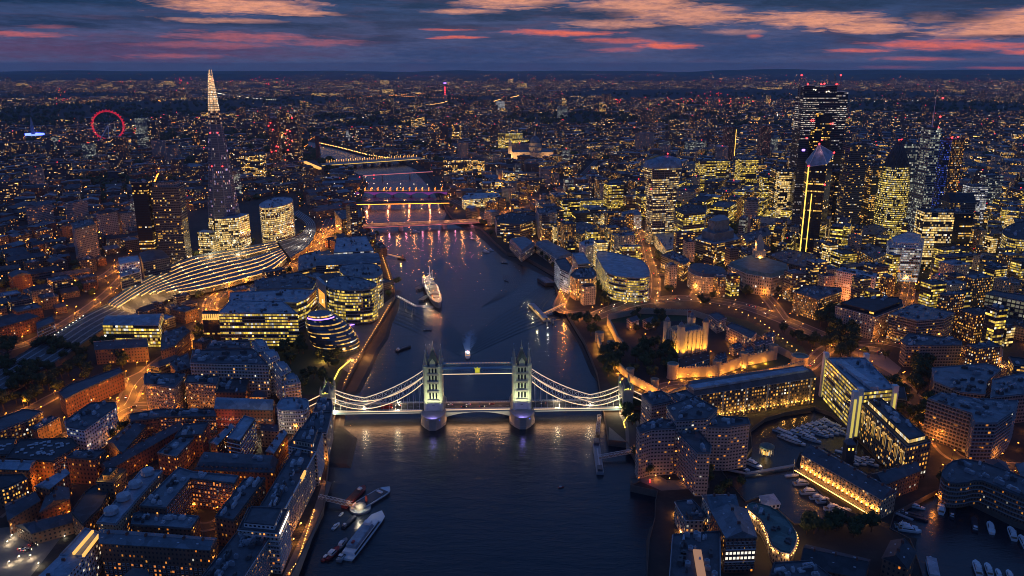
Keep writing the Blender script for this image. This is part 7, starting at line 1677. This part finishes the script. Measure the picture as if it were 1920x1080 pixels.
def cabin(x0,x1,w,z0,z1,rake=.8,taper=.85):
    m=MB(); a=[(x0,-w/2),(x1,-w/2),(x1,w/2),(x0,w/2)]; b=[(x0+rake*.2,-w/2*taper),(x1-rake,-w/2*taper),(x1-rake,w/2*taper),(x0+rake*.2,w/2*taper)]
    for i in range(4): m.face([(*a[i],z0),(*a[(i+1)%4],z0),(*b[(i+1)%4],z1),(*b[i],z1)])
    m.face([(*q,z1) for q in b]); return m
BP={}
def boat(kind,p,ang,s,label,group=None,hm='hull_white'):
    nmx={'yacht':'motor_yacht','sail':'sailing_boat','barge':'barge','launch':'motor_boat'}[kind]; r=root(nmx,tuple(p),label,'boat',group,ang); r.scale=(s,s,s); k=(kind,hm)
    if k not in BP:
        if kind=='yacht': L_=[('hull',hull(14,4.3,1.6),hm),('cabin',cabin(-4.5,3.6,3.3,1.5,2.9,1.8),'hull_white'),('cabin_window',cabin(-4.3,3.2,3.36,2.0,2.55,.7,.97),'tint'),('flybridge',cabin(-3.6,.6,2.6,2.9,3.7,.6),'hull_white'),('radar_arch',MB().bar((-3,-1.3,2.9),(-2.6,-1.1,4.6),.15).bar((-3,1.3,2.9),(-2.6,1.1,4.6),.15).bar((-2.6,-1.1,4.6),(-2.6,1.1,4.6),.2),'hull_white'),('cockpit',MB().box((-5.7,0,1.62),(2.0,3.0,.1)),'wood')]
        elif kind=='sail': L_=[('hull',hull(12,3.4,1.2,.45,stern=.7),hm),('cabin',cabin(-1.5,2.8,2.2,1.1,1.7,1.2),'hull_white'),('mast',MB().bar((.8,0,1),(.8,0,15.5),.16),'steel_white'),('boom',MB().bar((.8,0,2.5),(-4.2,0,2.3),.22),'hull_blue'),('rigging',MB().bar((.8,0,15.3),(5.8,0,1.4),.04).bar((.8,0,15.3),(-5.8,0,1.2),.04),'steel_grey')]
        elif kind=='barge': L_=[('hull',hull(24,5,1.9,.16,stern=.92,sheer=.1),hm),('hold',MB().box((1.5,0,2.0),(14,3.6,.7)),'hull_dark'),('wheelhouse',cabin(-10,-6.8,3.2,1.8,4.0,.4),'hull_white'),('wheelhouse_window',cabin(-10.05,-6.9,3.3,2.8,3.5,.25,.97),'tint')]
        else: L_=[('hull',hull(9,2.9,1.1,.4),hm),('cabin',cabin(-2.2,1.5,2.1,1,2.2,.9),'hull_white'),('cabin_window',cabin(-2.1,1.3,2.16,1.5,1.95,.4,.97),'tint')]
        BP[k]=[]
        for n_,mb_,mt in L_:
            o=mb_.build(n_,M[mt]); BP[k].append((n_,o.data)); bpy.data.objects.remove(o)
    for n_,me in BP[k]: o=bpy.data.objects.new(n_,me); COL.objects.link(o); o.parent=r
    return r
def px_boats(lst,z=2.0,label='',group=None,kind='yacht',s=1.0,ang=0,hm='hull_white'):
    for x,y in lst: boat(kind,P(x,y,z)+Vector((0,0,0)),ang+rnd.uniform(-.06,.06),s*rnd.uniform(.85,1.12),label,group,hm)
px_boats([(1464,811),(1474,815),(1482,818),(1490,813),(1499,809),(1509,806),(1519,803),(1528,800)],label='white motor yacht in the upper row of the packed marina',group='yachts in the upper row of the marina',ang=-.75)
px_boats([(1487,829),(1497,832),(1519,825),(1527,827),(1541,817),(1549,815),(1559,812),(1569,811),(1580,814)],label='white motor yacht in the lower row of the packed marina',group='yachts in the lower row of the marina',ang=-.75)
px_boats([(1536,799),(1543,795),(1550,793),(1556,797)],label='white motor yacht at the upper right end of the packed marina',group='yachts at the right end of the marina',ang=-.75)
px_boats([(1563,856),(1570,862),(1606,866),(1612,870),(1620,866),(1628,862),(1635,872),(1598,870)],label='small white boat moored behind the floodlit dock warehouse',group='boats behind the dock warehouse',kind='launch',s=1.1,ang=-.7)
px_boats([(1580,850),(1592,846),(1602,858)],label='sailing boat with tall mast behind the floodlit dock warehouse',group='sailing boats behind the dock warehouse',kind='sail',ang=-.7)
px_boats([(1505,908),(1520,925),(1535,935),(1548,941),(1565,955),(1578,960),(1590,962)],label='white motor yacht moored along the golden lit warehouse quay',group='yachts along the warehouse quay',s=1.15,ang=.12)
for i,(x,y,k,s) in enumerate(((1392,880,'yacht',1.0),(1412,873,'yacht',1.25),(1378,878,'barge',.8))): boat(k,P(x,y,2),-.85,s,['white yacht with red lamp below the concrete hotel','big white motor cruiser at the round dock pavilion','narrow dark barge moored beside the hotel quay'][i],hm='hull_white' if k=='yacht' else 'hull_dark')
px_boats([(1470,822),(1479,825),(1508,818),(1514,814),(1533,812),(1562,800),(1572,803)],label='white motor yacht squeezed into the middle of the packed marina',group='yachts in the middle of the marina',ang=-.75)
boat('sail',P(1485,893,2),.15,1.0,'sailing boat at the tip of the floodlit warehouse quay')
for x,y,a,k,s,lb in ((1765,955,1.05,'yacht',1.25,'large white yacht in the middle of the basin by the string lights'),(1785,962,1.05,'barge',.8,'dark flat boat beside the large white yacht'),(1719,952,-.5,'yacht',.8,'small white boat below the barges at the basin mouth'),(1827,985,1.1,'barge',.85,'long pale blue narrow boat in the basin'),(1857,992,1.15,'launch',1.7,'blue covered cruiser right of the long pale narrow boat'),(1897,1003,1.2,'yacht',1.2,'white cabin cruiser near the right edge of the basin'),(1918,1018,1.25,'yacht',1.1,'cruiser cut by the right picture edge'),(1832,1068,1.2,'yacht',1.2,'yacht with crowded deck at the bottom edge of the basin'),(1853,1070,1.2,'yacht',1.0,'white yacht second in the bottom row of the basin'),(1872,1078,1.2,'launch',1.2,'small boat third in the bottom row of the basin'),(1893,1082,1.2,'yacht',.9,'boat fourth in the bottom row of the basin'),(1699,990,-.25,'yacht',1.1,'white yacht moored at the basin footbridge, upper'),(1705,996,-.25,'yacht',1.1,'white yacht moored at the basin footbridge, lower')):
    boat(k,P(x,y,2),a,s,lb,hm='hull_white' if k!='barge' else 'hull_dark')
for i,(x,y) in enumerate(((1700,968),(1708,965),(1716,972))): boat('barge',P(x,y,2),-.55,.7,'slim black barge moored side by side at the basin mouth','slim black barges at the basin mouth',hm='hull_dark')
r=root('covered_boat',tuple(P(1748,1068,2)),'long white covered boat roof at the bottom edge of the basin','boat',rz=1.2); hull(26,7,1.6,.3).build('hull',M['hull_white'],r); MB().box((-1,0,2.6),(20,6,2)).build('long_roof',M['r_pale'],r)
# pontoons of the marina
def pontoon(px,w,label,z=2.6,mat='wood',lit=None,name='pontoon',cat='pontoon'):
    pts=[P(x,y,z) for x,y in px]; c=pts[0]; r=root(name,tuple(c),label,cat); m=MB(); m.path([p-c for p in pts],w,.7); m.build('deck',M[mat],r)
    if lit:
        m=MB(); m.path([p-c+Vector((-w*.4,-w*.2,1.2)) for p in pts],.3,.3); m.build('light_strip',M[lit],r)
    return r
pontoon([(1466,806),(1500,835)],1.5,'short timber pontoon at the left of the packed marina'); pontoon([(1455,808),(1585,806)],1.6,'long timber pontoon between the two yacht rows'); pontoon([(1568,778),(1612,826),(1655,870)],4,'grey quay pontoon in front of the glass marina office'); pontoon([(1680,962),(1712,975)],2.5,'steel footbridge over the basin mouth beside slim black barges',z=5,mat='steel_grey',name='footbridge',cat='footbridge'); pontoon([(1352,878),(1400,888),(1470,876),(1492,872)],3,'low dark footbridge across the dock below the round pavilion',z=4,mat='steel_grey',name='footbridge',cat='footbridge')
pontoon([(1590,948+20),(1495,985)],2,'floating pontoon at the tree lined dock quay'); pontoon([(1444,762+20),(1520,772)],3,'dark promenade pontoon below the long dockside hotel')
c=P(1437,850); r=root('round_pavilion',tuple(c),'small round glass pavilion with green dome on the dock corner','pavilion'); MB().lathe((0,0,0),[(6.4,6),(6,7.2),(3,8.6),(0,9)],20).build('dome_roof',M['r_green'],r)
for i in range(10): a=i*.628; MB().lathe((5.6*math.cos(a),5.6*math.sin(a),0),[(.35,0),(.3,6)],8).build('column',M['ashlar'],r)
MB().lathe((0,0,0),[(4.2,0),(4.2,6)],20).build('glass_wall',M['f_ring2'],r); light(tuple(c+Vector((-7,-7,4))),(1,.75,.4),1800)
# river craft
def rv(x,y): return P(x,y,0)
w_=boat('launch',rv(812-2,620),.9,.1,'x'); [bpy.data.objects.remove(c_) for c_ in list(w_.children)]; bpy.data.objects.remove(w_)
def ferry(p,ang,L,label,lit=True,two=True):
    r=root('river_ferry',tuple(p),label,'ferry',None,ang); hull(L,L*.2,1.7,.2,stern=.92).build('hull',M['hull_white'],r); cabin(-L*.44,L*.28,L*.165,1.6,3.9,2).build('lower_saloon',M['hull_white'],r); cabin(-L*.43,L*.25,L*.17,2.2,3.3,1,.99).build('saloon_windows',M['tint'],r)
    if two: cabin(-L*.36,L*.12,L*.14,3.9,6.2,1.5).build('upper_deck',M['r_blue'],r); cabin(L*.06,L*.13,L*.09,6.2,8,.5).build('wheelhouse',M['hull_white'],r); MB().bar((L*.04,0,6.2),(L*.04,0,11),.15).build('mast',M['steel_white'],r)
    MB().box((-L*.3,0,6.6 if two else 4.2),(2.5,1.6,1.2)).build('funnel',M['hull_red'],r)
    return r
f=ferry(rv(684,1004),1.32,60,'large white river ferry with blue upper deck at the lower left moorings')
f2=root('car_ferry',tuple(rv(700,936)),'dark decked ferry with white rim curving off the mooring hub','ferry',None,.95); hull(36,12,2,.35,stern=.9).build('hull',M['hull_white'],f2); MB().box((-1,0,2.3),(25,9,.7)).build('dark_deck',M['hull_dark'],f2); MB().box((7,0,3.2),(2,5,1)).build('deck_house',M['hull_white'],f2)
f3=root('moored_barge',tuple(rv(665,933)),'red barge with white wheelhouse tied left of the dark decked ferry','barge',None,1.25); hull(32,7,1.8,.2).build('hull',M['hull_red'],f3); MB().box((-1,0,2.2),(20,4.6,1)).build('hatch',M['r_red'],f3); cabin(7,10,3,1.8,4,.4).build('wheelhouse',M['hull_white'],f3)
h_=root('mooring_hub',tuple(rv(676,955)),'round pontoon hub with pale dome lit by floodlamps among the moored boats','pontoon'); MB().lathe((0,0,0),[(8,-.5),(8,1.6),(0,1.7)],16).build('float',M['steel_grey'],h_); MB().lathe((0,0,1.6),[(4.5,0),(4.2,2),(2,3.6),(0,4)],16).build('dome',M['ashlar'],h_); light(tuple(rv(672,965)+Vector((0,0,7))),(1,.85,.6),2500); light(tuple(rv(660,948)+Vector((0,0,5))),(1,.45,.1),900)
MB().box((3.5,6,5),(1.6,1.6,6)).build('red_beacon',M['hull_red'],h_)
def truss(px,label,z0,z1,w=3,h=2.4,name='gangway',lit=None):
    a=P(px[0][0],px[0][1],z0); b=P(px[1][0],px[1][1],z1); r=root(name,tuple(a),label,'gangway'); d=b-a; L=d.length; u=d/L; nr=Vector((-u.y,u.x,0)).normalized()*w/2; n=int(L/3); m=MB(); dk=MB(); dk.bar((0,0,0),d,w,.25); up=Vector((0,0,h))
    for s in(-1,1):
        m.bar(nr*s,d+nr*s,.22); m.bar(nr*s+up,d+nr*s+up,.25)
        for i in range(n): p=u*(L*i/n)+nr*s; q=u*(L*(i+1)/n)+nr*s; m.bar(p,p+up,.14); m.bar(p+up,q,.12)
    for i in range(n): p=u*(L*i/n)+up; q=u*(L*(i+1)/n)+up; m.bar(p+nr,q-nr,.12); m.bar(p-nr,p+nr,.12)
    dk.build('deck',M['wood'],r); m.build('truss',M['steel_white'],r)
    if lit: l_=MB(); l_.bar(Vector((0,0,h+.3)),d+Vector((0,0,h+.3)),.5,.4); l_.build('light_strip',M[lit],r)
    return r
truss([(599,934),(660,948)],'white lattice gangway from the quay to the moored boats',5,2); truss([(1186,848),(1120,860)],'white lattice gangway to the long pier right of the bridge',5,2)
truss([(727,478),(752,484)],'brightly lit thin gangway to the small amber boat pier',5,2,2,1.5,lit='l_dim'); truss([(745,556),(778,574)],'lamp dotted gangway leading out to the moored warship',6,7,2.5,1.5); truss([(778,574),(812,577)],'level second section of the gangway beside the warship bow',7,7,2.5,1.5)
for i in range(9):
    t=i/8; q=P(745,556,9).lerp(P(778,574,9),t); streetlamp(tuple(q-Vector((0,0,1.5))),'l_white','small white lamp on the gangway to the warship','lamps on the warship gangway',300 if i%3==0 else 0,1.8,.35)
r=root('gangway_tower',tuple(rv(776,590)),'tall dark steel dolphin tower holding the bend of the warship gangway','mooring tower'); MB().bar((-1.5,0,-2),(-1.5,0,8),.6).bar((1.5,0,-2),(1.5,0,8),.6).bar((-1.5,0,6),(1.5,0,3),.3).bar((-1.5,0,3),(1.5,0,0),.3).bar((-1.5,0,8),(1.5,0,8),.5).build('frame',M['trim_dark'],r)
for x,y in ((759,578),(763,580)): r=root('mooring_pile',tuple(rv(x,y)),'thin dark pile standing in the water by the warship gangway','mooring pile','piles by the warship gangway'); MB().lathe((0,0,0),[(.4,-2),(.4,9),(0,9.5)],8).build('pile',M['trim_dark'],r)
p_=root('river_pier',tuple(rv(1121,858)),'long narrow steel pier pontoon beside the right bank below the bridge','pier',None,1.53); MB().box((-4,0,1),(50,6,2.4)).build('pontoon',M['steel_grey'],p_); MB().box((22,0,3.6),(9,4.5,3)).build('shelter',M['trim_dark'],p_); MB().box((-6,0,3.2),(34,1,.3)).build('roof_rail',M['trim'],p_); MB().box((-24,0,3.2),(7,4,2.4)).build('cabin',M['r_slate'],p_)
truss([(1124,782),(1120,815)],'steel walkway joining the pier to the bridge foot',4,3)
q_=root('floating_pier',tuple(rv(1010,588)),'long lit floating pier with blue roof near the castle','pier',None,1.83); MB().box((0,0,.8),(72,9,1.8)).build('pontoon',M['steel_grey'],q_); m=MB(); m.box((0,0,4.3),(66,6.5,.5),bottom=True); m.build('blue_roof',M['r_blue'],q_); MB().box((0,0,2.8),(62,4.5,2.6)).build('waiting_room',M['f_ring2'],q_)
for s in(-1,1): MB().box((0,s*4.2,2.2),(70,.3,.35)).build('light_strip',M['l_dim'],q_)
for i in(-1,0,1): light(tuple(rv(1010+i*-9,588+i*-26)+Vector((-8,-3,5))),(1,.85,.5),1800)
light(tuple(rv(1027,622)+Vector((0,-3,3))),(1,.95,.8),1600); streetlamp(tuple(rv(1025,621)+Vector((0,0,1.5))),'l_white','brilliant white lamp at the near end of the long floating pier',None,0,3,.7)
truss([(1058,572),(1020,590)],'covered gangway from the wharf to the long floating pier',5,2.5,5,2,lit='l_dim')
for x,y,z in ((1026,610,0),(1032,603,0),(1037,606,0)): r=root('pier_pile',tuple(rv(x,y)),'pale concrete pile lit from above under the wharf gangway','pier pile','pale piles under the wharf gangway'); MB().lathe((0,0,0),[(1.1,-1),(1.1,4.5),(0,4.6)],10).build('pile',M['ashlar'],r)
jb=root('jetty',tuple(P(1024,528,3)),'dark floating jetty with blue deck under the market quay','jetty',None,1.9); MB().box((0,0,0),(34,16,5)).build('hull',M['hull_dark'],jb); MB().box((0,2,2.6),(30,6,.3)).build('blue_deck',M['r_lead'],jb)
ap=root('pier_boat',tuple(rv(754,486)),'small amber lit paddle boat at the end of the lit gangway','boat',None,-.7); hull(20,5,1.8,.3).build('hull',M['hull_dark'],ap); cabin(-7,4,4,1.7,4,1).build('saloon',M['f_orange'],ap); MB().lathe((2,0,4),[(.8,0),(.7,4)],8).build('funnel',M['hull_red'],ap); MB().bar((-4,0,4),(-4,0,13),.2).build('mast',M['trim_dark'],ap); light(tuple(rv(752,490)+Vector((0,-4,4))),(1,.6,.2),3500)
for x,y,a,s,k,lb,hm in ((757,655,.85,.95,'barge','dark cargo barge anchored left of the bridge centre','hull_dark'),(911,473,-.6,1.15,'yacht','white pleasure boat moored upstream on the right','hull_white'),(921,470,-.6,.9,'yacht','smaller pleasure boat beside the white one upstream','hull_white'),(888,449,-.7,.6,'barge','dark lighter moored near the right bank upstream','hull_dark'),(897,456,-.7,.35,'barge','tiny dark lighter upstream right','hull_dark'),(946,494,-.5,.5,'barge','small dark lighter below the pleasure boats','hull_dark'),(949,527,-1.0,.5,'barge','lone dark lighter in mid river right','hull_dark'),(965,500,-1,.4,'launch','small dark boat near the mud bank, left of two','hull_dark'),(974,508,-1,.4,'launch','small dark boat near the mud bank, right of two','hull_dark'),(1052,914,.3,.55,'launch','tiny red boat alone on the lower river','hull_red'),(779,436,-.2,1.3,'yacht','white lit launch just below the low road bridge','hull_white'),(802,620,-.1,.45,'barge','small dark square raft left of the warship wake','hull_dark'),(821,507,0,.3,'launch','tiny dark buoy boat right of the warship','hull_dark'),(642,1022,1.3,1.5,'launch','grey open workboat at the lower left moorings','steel_grey'),(612,1046,1.2,1.1,'launch','small red and white tug furthest left of the moorings','hull_red'),(624,1040,1.2,1.7,'launch','red and white tug second from left at the moorings','hull_red'),(650,1036,1.3,.95,'barge','open grey barge beside the yellow lamp','steel_grey'),(630,988,1.2,1.0,'launch','small boat nearest the jetty lamps','hull_white'),(640,965,1.2,.6,'launch','small white boat under the gangway','hull_white'),(655,980,1.2,.7,'barge','dark lighter left of the large white ferry','hull_dark'),(1235,925,0.0,.8,'barge','black barge shaped lock gate boat at the dock mouth','hull_dark')):
    boat(k,rv(x,y),a,s,lb,hm=hm)
# fast boat heading down river with its wake
fb=root('passenger_catamaran',tuple(rv(877,668)),'small white passenger boat with foaming wake heading for the bridge','boat',None,-1.5); hull(20,6,1.6,.3).build('hull',M['hull_white'],fb); cabin(-7,5,4.8,1.6,3.6,1.5).build('saloon',M['hull_white'],fb); cabin(-6.9,4.6,4.9,2.2,3.1,.8,.98).build('saloon_windows',M['l_dim'],fb); MB().box((-6,0,4.2),(.6,.6,.6)).build('mast_lamp',M['l_red'],fb); MB().box((-4,-2,4),(.5,.5,.5)).build('deck_lamp',M['l_cool'],fb)
light(tuple(rv(877,664)+Vector((0,2,5))),(.8,.9,1),3000)
fm=bpy.data.materials.new('foam'); fm.use_nodes=True; nt=fm.node_tree; b=nt.nodes['Principled BSDF']; b.inputs['Base Color'].default_value=(.55,.62,.7,1); b.inputs['Roughness'].default_value=.9; tcn=nn(nt,'ShaderNodeTexCoord'); uvn=nn(nt,'ShaderNodeUVMap'); u_,v_,_=sep(nt,uvn.outputs[0])
f_=noise(nt,tcn.outputs['Object'],.8,6,.75)+noise(nt,tcn.outputs['Object'],.2,3,.6)*.5
setin(nt,b,'Alpha',((f_+.06-v_*.85-u_*.35)*2.4).clamp()*.8); M['foam']=fm
m=MB(); c=rv(876.5,660); N=18
for i in range(N):
    for s in(-1,1):
        y0=i*5.0; y1=y0+5.0; w0=2+i*.95; w1=2+(i+1)*.95; m.face([(c.x,c.y+y0,.09),(c.x+s*w0,c.y+y0,.09),(c.x+s*w1,c.y+y1,.09),(c.x,c.y+y1,.09)][::s],[(0,i/N),(1,i/N),(1,(i+1)/N),(0,(i+1)/N)][::s])
tag(m.build('wake_foam',fm),kind='structure')
def ripples(cx,cy,pts_,n,gap,amp=.5,name='wake_ripples'):
    """real raised wave crests spreading from a boat"""
    m=MB()
    for k in range(n):
        q=[Vector((x*(1+k*.11)+cx,y+cy-k*gap*.6,0)) for x,y in pts_]
        q=catmull(q,4)
        for a,b_ in zip(q,q[1:]):
            d=(b_-a).normalized(); nr=Vector((-d.y,d.x,0))*.9; z=Vector((0,0,amp)); dn=Vector((0,0,-.05)); m.face([a-nr+dn,b_-nr+dn,b_+z,a+z]); m.face([a+z,b_+z,b_+nr+dn,a+nr+dn])
    tag(m.build(name,M['water']),kind='structure')
c=rv(876,640)
for s in(-1,1): ripples(c.x,c.y,[(s*3,10),(s*22,60),(s*48,120),(s*80,170)],9,12)
c=rv(905,560); ripples(c.x,c.y,[(0,-40),(18,10),(30,70),(26,130)],8,0,amp=.4)
for k in range(7):
    ripples(c.x+40+k*6,c.y-30,[(0,-60),(10,0),(30,60),(60,110)],1,0,amp=.4)
# warship
def warship():
    a=rv(825,583); b=rv(796,522); d=b-a; L=150; ang=math.atan2(-d.y,-d.x); c=(a+b)/2; r=root('warship',tuple(c),'grey museum warship moored mid river, its decks strung with lights','warship',None,ang)
    hull(L,19,6.5,.42,n=16,stern=.55,sheer=.3,zb=-1).build('hull',M['navy_grey'],r)
    MB().box((-4,0,7.6),(76,14,2.4)).build('main_deckhouse',M['navy_grey'],r)
    MB().box((17,0,12),(12,11,7)).box((17,0,17),(8,8,3)).box((14,0,20),(4,5,3)).build('bridge_tower',M['navy_grey'],r); MB().box((-22,0,11),(14,10,5)).build('aft_superstructure',M['navy_grey'],r)
    for x in(4,-12): MB().lathe((x,0,8.5),[(2.9,0),(2.5,9),(2.7,9.4),(0,9.3)],14,sx=1.3).build('funnel',M['r_pale'],r)
    for x in(10,-17):
        m=MB()
        for s in(-1,1): m.bar((x-1.5,s*2,9),(x,0,30),.35)
        m.bar((x+2,0,9),(x,0,36),.4); m.bar((x,-4,26),(x,4,26),.3); m.build('tripod_mast',M['steel_white'],r)
    for x,s in((46,1),(34,1),(-46,-1),(-36,-1)):
        z=8.2 if abs(x)>40 else 10.4; t=MB().box((x,0,z),(8,7.5,3)).lathe((x,0,z-3.5),[(3.6,0),(3.6,2.4)],12).build('gun_turret',M['navy_grey'],r)
        for y in(-1.6,0,1.6): MB().bar((x+s*3,y,z+.3),(x+s*11,y,z+1.4),.35).build('gun_barrel',M['steel_grey'],t)
    for s in(-1,1):
        for x in(-8,2,10): MB().box((x,s*8,10),(7,2.2,1.6)).build('lifeboat',M['hull_white'],r)
    rg=random.Random(4)
    for i in range(64):
        t=rg.uniform(-.46,.46); y=rg.choice((-1,1))*rg.uniform(3,8.5)*(1-abs(t)*.9); z=rg.choice((7.4,9.4,9.4,12,16)); o=MB().lathe((t*L,y,z),[(0,-.45),(.5,0),(0,.5)],6).build('deck_lamp',M[rg.choice(('l_warm','l_white','l_orange','l_warm'))],r)
    ca,sa=math.cos(ang),math.sin(ang)
    for x,y,z,cl_,pw in ((50,-6,14,(1,.5,.3),5000),(38,5,15,(1,.5,.25),5000),(24,-8,18,(1,.75,.4),6000),(8,8,16,(1,.7,.5),5000),(-6,-8,16,(1,.75,.5),5000),(-22,8,18,(1,.6,.4),5000),(-40,0,16,(1,.6,.35),5000),(-58,0,13,(1,.7,.5),3500),(62,0,13,(1,.4,.15),4000)):
        light((c.x+x*ca-y*sa,c.y+x*sa+y*ca,z),cl_,pw,rad=.3,name='deck_light')
    return c
warship()
for i,(x,y) in enumerate(((790,541),(796,562))): r=root('mooring_platform',tuple(rv(x,y)),('upper' if i==0 else 'lower')+' black steel mooring platform between the warship and the bank','mooring platform',None,1.2); m=MB().box((0,0,3),(24,8,.6),bottom=True); [m.bar((a_,b_,-2),(a_,b_,3),.8) for a_ in(-10,-3,3,10) for b_ in(-3,3)]; m.build('frame',M['trim_dark'],r)
# lock gate jetty at the dock mouth
r=root('lock_jetty',tuple(P(1212,912,0)),'curved dark jetty wall at the dock mouth with a red lamp','jetty'); m=MB(); m.box((0,0,2.5),(24,7,5)); m.build('wall',M['quay'],r); MB().lathe((2,-3,5),[(.15,0),(.15,2),(.6,2.3),(0,3)],8).build('red_lamp',M['l_red'],r)
# ------------------------------------------------------------------ lamps in the yards and lanes between the blocks, and low hills on the skyline
rg=random.Random(21); k=0; seen=[]
AREAS=[((-40,420,330,830),'small orange yard lamp in a lane among the left bank blocks','yard lamps of the left bank',52),((0,480,560,1080),'small orange yard lamp between the foreground brick blocks','yard lamps of the foreground',46),((1200,1930,330,560),'small orange lane lamp among the city offices','lane lamps among the city offices',46),((1600,1930,560,1080),'small orange lane lamp among the dark blocks at the right','lane lamps at the right',26),((640,1100,300,470),'small orange lane lamp near the upstream bridges','lane lamps near the upstream bridges',22)]
for (x0,x1,y0,y1),lb,gp,n in AREAS:
    k=0
    for t in range(n*60):
        if k>=n: break
        q=P(rg.uniform(x0,x1),rg.uniform(y0,y1)); X=int((q.x-GX0)//GS); Y=int((q.y-GY0)//GS)
        if not(0<=X<NX and 0<=Y<NY) or mask[Y,X] or any((q-s).length<26 for s in seen): continue
        seen.append(q); k+=1; far=q.y/700
        streetlamp(tuple(q),'l_orange' if rg.random()<.75 else 'l_warm',lb,gp,rg.uniform(800,4200)*min(2.2,far),6,.45+.12*far,'yard_lamp')
hl=MB()
def hill(x0,x1,y,h,seed):
    n=60; pr=None
    for i in range(n+1):
        t=i/n; x=x0+(x1-x0)*t; z=GZ+h*(.35+.65*(.5+.5*mn.noise(Vector((t*6+seed,seed,0)))))*min(1,8*t,8*(1-t)); c=((x,y-1500,GZ-1),(x,y,z),(x,y+1500,GZ-1))
        if pr: hl.face([pr[0],c[0],c[1],pr[1]]); hl.face([pr[1],c[1],c[2],pr[2]])
        pr=c
hill(4500,20000,26000,190,1); hill(-19000,-2500,27500,120,4); hill(-4500,6500,28500,110,7); hill(7000,19000,20500,95,9); hill(-17000,-6000,21000,80,12)
tag(hl.build('hills',M['leaf']),kind='structure')
# ------------------------------------------------------------------ evening haze
hz=MB(); hz.box((0,13000,172),(64000,34500,350),bottom=True)
hm=bpy.data.materials.new('haze'); hm.use_nodes=True; nt=hm.node_tree; nt.nodes.clear(); o=nn(nt,'ShaderNodeOutputMaterial'); v=nn(nt,'ShaderNodeVolumePrincipled'); v.inputs['Color'].default_value=(.75,.85,1,1); v.inputs['Density'].default_value=.000028; v.inputs['Anisotropy'].default_value=0; nt.links.new(v.outputs[0],o.inputs['Volume'])
M['haze']=hm; tag(hz.build('haze',hm),'thin blue evening haze over the city','haze',kind='stuff')
